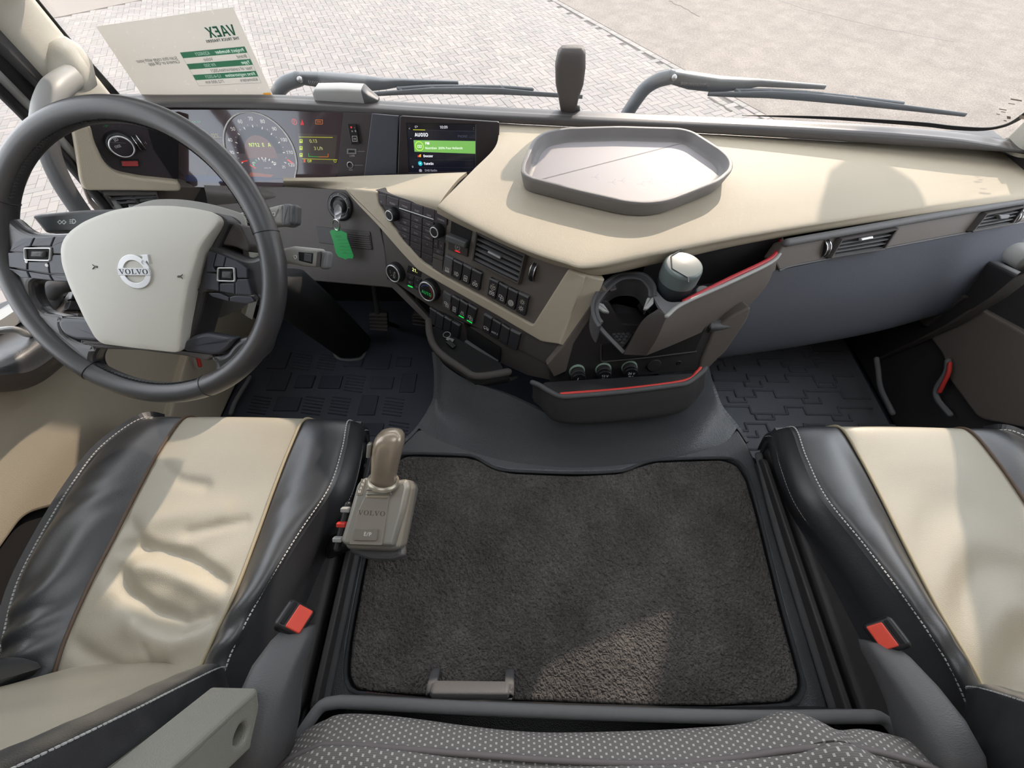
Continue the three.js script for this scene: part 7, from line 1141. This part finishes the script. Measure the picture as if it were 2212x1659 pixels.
// ================================================================ doors
{
  const d = struct('door_1');
  const X = -1.075, at = (x, y, k = X) => AX(x, y, k);
  part(d, 'panel', slab(planeB(V(-1.07, 0, 0), V(0, 0, -1), V(0, 1, 0)), [[-1.0, 1.60], [-0.45, 1.62], [-0.30, 1.80], [-0.20, 1.945], [0.06, 1.955], [0.06, 2.28], [-0.30, 2.21], [-0.62, 2.09], [-0.95, 2.0]].map(([z, y]) => new THREE.Vector2(-z, y)), { t: 0.03, r: 0.02, bevel: 0.008, bs: 3 }), M.beige, 'cream door panel');
  part(d, 'sill_trim', skin([[at(-40, 690, -1.10), at(0, 668, -1.10), at(60, 632, -1.10), at(125, 600, -1.10), at(185, 577, -1.10), at(230, 560, -1.10)], [at(-40, 712, -1.06), at(0, 692, -1.06), at(60, 654, -1.06), at(125, 622, -1.06), at(185, 598, -1.06), at(230, 585, -1.06)]], { t: 0.02, nu: 30, nv: 6 }), M.lightGrey);
  const rowPx = (l, k) => l.map(([x, y]) => at(x, y, k));
  const a0 = rowPx([[-30, 735], [30, 700], [90, 668], [130, 648], [170, 628], [225, 610]], -1.07), a1 = rowPx([[-30, 790], [30, 765], [75, 735], [120, 700], [160, 672], [215, 650]], -1.0), a2 = rowPx([[-30, 812], [30, 808], [70, 800], [110, 775], [160, 735], [220, 705]], -0.985), a3 = rowPx([[-30, 842], [20, 842], [60, 835], [100, 815], [150, 775], [215, 735]], -1.01), a4 = rowPx([[-30, 846], [20, 846], [62, 838], [102, 818], [152, 778], [216, 738]], -1.07);
  part(d, 'armrest', skin([a0, a1, a2], { t: 0.012, nu: 40, nv: 20 }), M.leather, 'dark door armrest');
  part(d, 'armrest_edge', skin([a2, a3, a4], { t: 0.01, nu: 40, nv: 14 }), M.taupe);
  part(d, 'armrest_trim', tube(rowPx([[-30, 718], [30, 712], [62, 722], [100, 712], [130, 690]], -1.01), 0.006, { rs: 8 }), M.silver);
  part(d, 'handle', tube([at(92, 658, -1.06), at(100, 640, -1.03), at(120, 620, -1.01), at(150, 612, -1.0), at(178, 612, -1.0), at(190, 626, -1.02)], 0.016, { rs: 12 }), M.midGrey);
  part(d, 'handle_cup', loft([[at(105, 668, -1.06), 0.03, 0.02], [at(112, 655, -1.03), 0.028, 0.02], [at(118, 648, -1.015), 0.015, 0.01]], V(0, 0.4, -1).normalize(), V(0, 1, 0.4).normalize(), 20, 3), M.grey);
  const sp = plane(at(140, 672, -0.99), at(205, 672, -1.0), at(165, 615, -1.02));
  part(d, 'switch_panel', slab(sp, [[132, 676], [175, 612], [230, 612], [212, 690]], { t: 0.02, lift: 0.0, bevel: 0.003, r: 0.006 }), M.taupe);
  for (const q of [[[166, 616], [172, 612], [190, 612], [186, 624], [162, 623]], [[156, 626], [186, 627], [176, 650], [148, 648]], [[189, 627], [206, 628], [200, 651], [179, 650]], [[146, 652], [172, 653], [166, 672], [138, 671]], [[174, 653], [199, 655], [192, 675], [168, 674]]]) part(d, 'window_switch', slab(sp, q, { t: 0.01, lift: 0.006, r: 0.002, bevel: 0.0015 }), M.button);
  part(d, 'lower_pocket', slab(planeB(V(-1.05, 0, 0), V(0, 0, -1), V(0, 1, 0)), [[-0.98, 1.61], [-0.48, 1.61], [-0.40, 1.70], [-0.5, 1.78], [-0.95, 1.90]].map(([z, y]) => new THREE.Vector2(-z, y)), { t: 0.03, r: 0.02, bevel: 0.008, bs: 3 }), M.beige);
  part(d, 'pocket_strip', tube([[498, 893], [508, 868], [528, 835], [540, 815]].map(([x, y]) => AY(x, y, 1.63)), 0.007, { rs: 8 }), M.grey);
  part(d, 'red_strip', tube([[432, 790], [428, 775], [420, 762], [414, 752]].map(([x, y]) => AX(x, y, -1.02)), 0.005, { rs: 8 }), M.red, 'red reflector strip');
}
{
  const d = struct('door_2'); const X = 1.09, at = (x, y, k = X) => AX(x, y, k);
  part(d, 'panel', slab(planeB(V(1.10, 0, 0), V(0, 0, 1), V(0, 1, 0)), [[-1.05, 1.60], [0.06, 1.60], [0.06, 2.30], [-0.30, 2.21], [-0.62, 2.12], [-1.0, 2.0]].map(([z, y]) => new THREE.Vector2(z, y)), { t: 0.03, lift: 0.03, r: 0.02, bevel: 0.008, bs: 3 }), M.darker);
  const sp = planeB(V(1.075, 0, 0), V(0, 0, 1), V(0, 1, 0));
  part(d, 'lower_panel', slab(sp, [[2018, 724], [2122, 660], [2225, 715], [2290, 760], [2260, 930], [2130, 905], [2063, 816], [2053, 766]], { t: 0.02, lift: 0.02, r: 0.02, bevel: 0.006, bs: 3 }), M.taupe, 'taupe lower panel');
  part(d, 'front_panel', slab(sp, [[1985, 678], [2066, 622], [2098, 642], [2008, 706]], { t: 0.02, lift: 0.016, r: 0.006, bevel: 0.004 }), M.dark);
  part(d, 'pull_bar', loft([[at(2225, 588, 1.0), 0.022, 0.02], [at(2160, 640, 1.02), 0.02, 0.018], [at(2080, 690, 1.03), 0.018, 0.016], [at(1990, 735, 1.05), 0.016, 0.014], [at(1900, 775, 1.06), 0.012, 0.012]], V(0, 1, 0), V(1, 0, 0), 18, 3), M.dark);
  part(d, 'handle_end', loft([[at(2240, 560, 0.99), 0.03, 0.03], [at(2205, 545, 1.0), 0.028, 0.028], [at(2190, 538, 1.01), 0.018, 0.018]], V(0, 1, 0), V(1, 0, 0), 20, 2.4), M.lightGrey);
  part(d, 'pocket_edge', tube([[1893, 775], [1897, 800], [1903, 840], [1928, 892]].map(([x, y]) => AX(x, y, 0.98)), 0.007, { rs: 8 }), M.grey);
  part(d, 'pocket_edge', tube([[2048, 780], [2044, 806], [2024, 838], [2025, 862], [2052, 895]].map(([x, y]) => AX(x, y, 1.04)), 0.007, { rs: 8 }), M.grey);
  part(d, 'red_strip', tube([[2050, 785], [2046, 808], [2028, 846]].map(([x, y]) => AX(x + 2, y, 1.035)), 0.005, { rs: 8 }), M.red, 'red reflector strip');
}
// ================================================================ finish: put every thing's origin at its base
scene.updateMatrixWorld(true);
for (const o of [...scene.children]) {
  if (!(o.isGroup || o.isMesh) || !o.userData.label) continue;
  const b = new THREE.Box3().setFromObject(o), c = V((b.min.x + b.max.x) / 2, b.min.y, (b.min.z + b.max.z) / 2);
  if (o.isMesh) o.geometry.translate(-c.x, -c.y, -c.z); else for (const k of o.children) k.position.sub(c);
  o.position.add(c);
}
scene.traverse((o) => { if (o.isMesh) { o.castShadow = true; o.receiveShadow = true; } });
renderer.render(scene, camera);
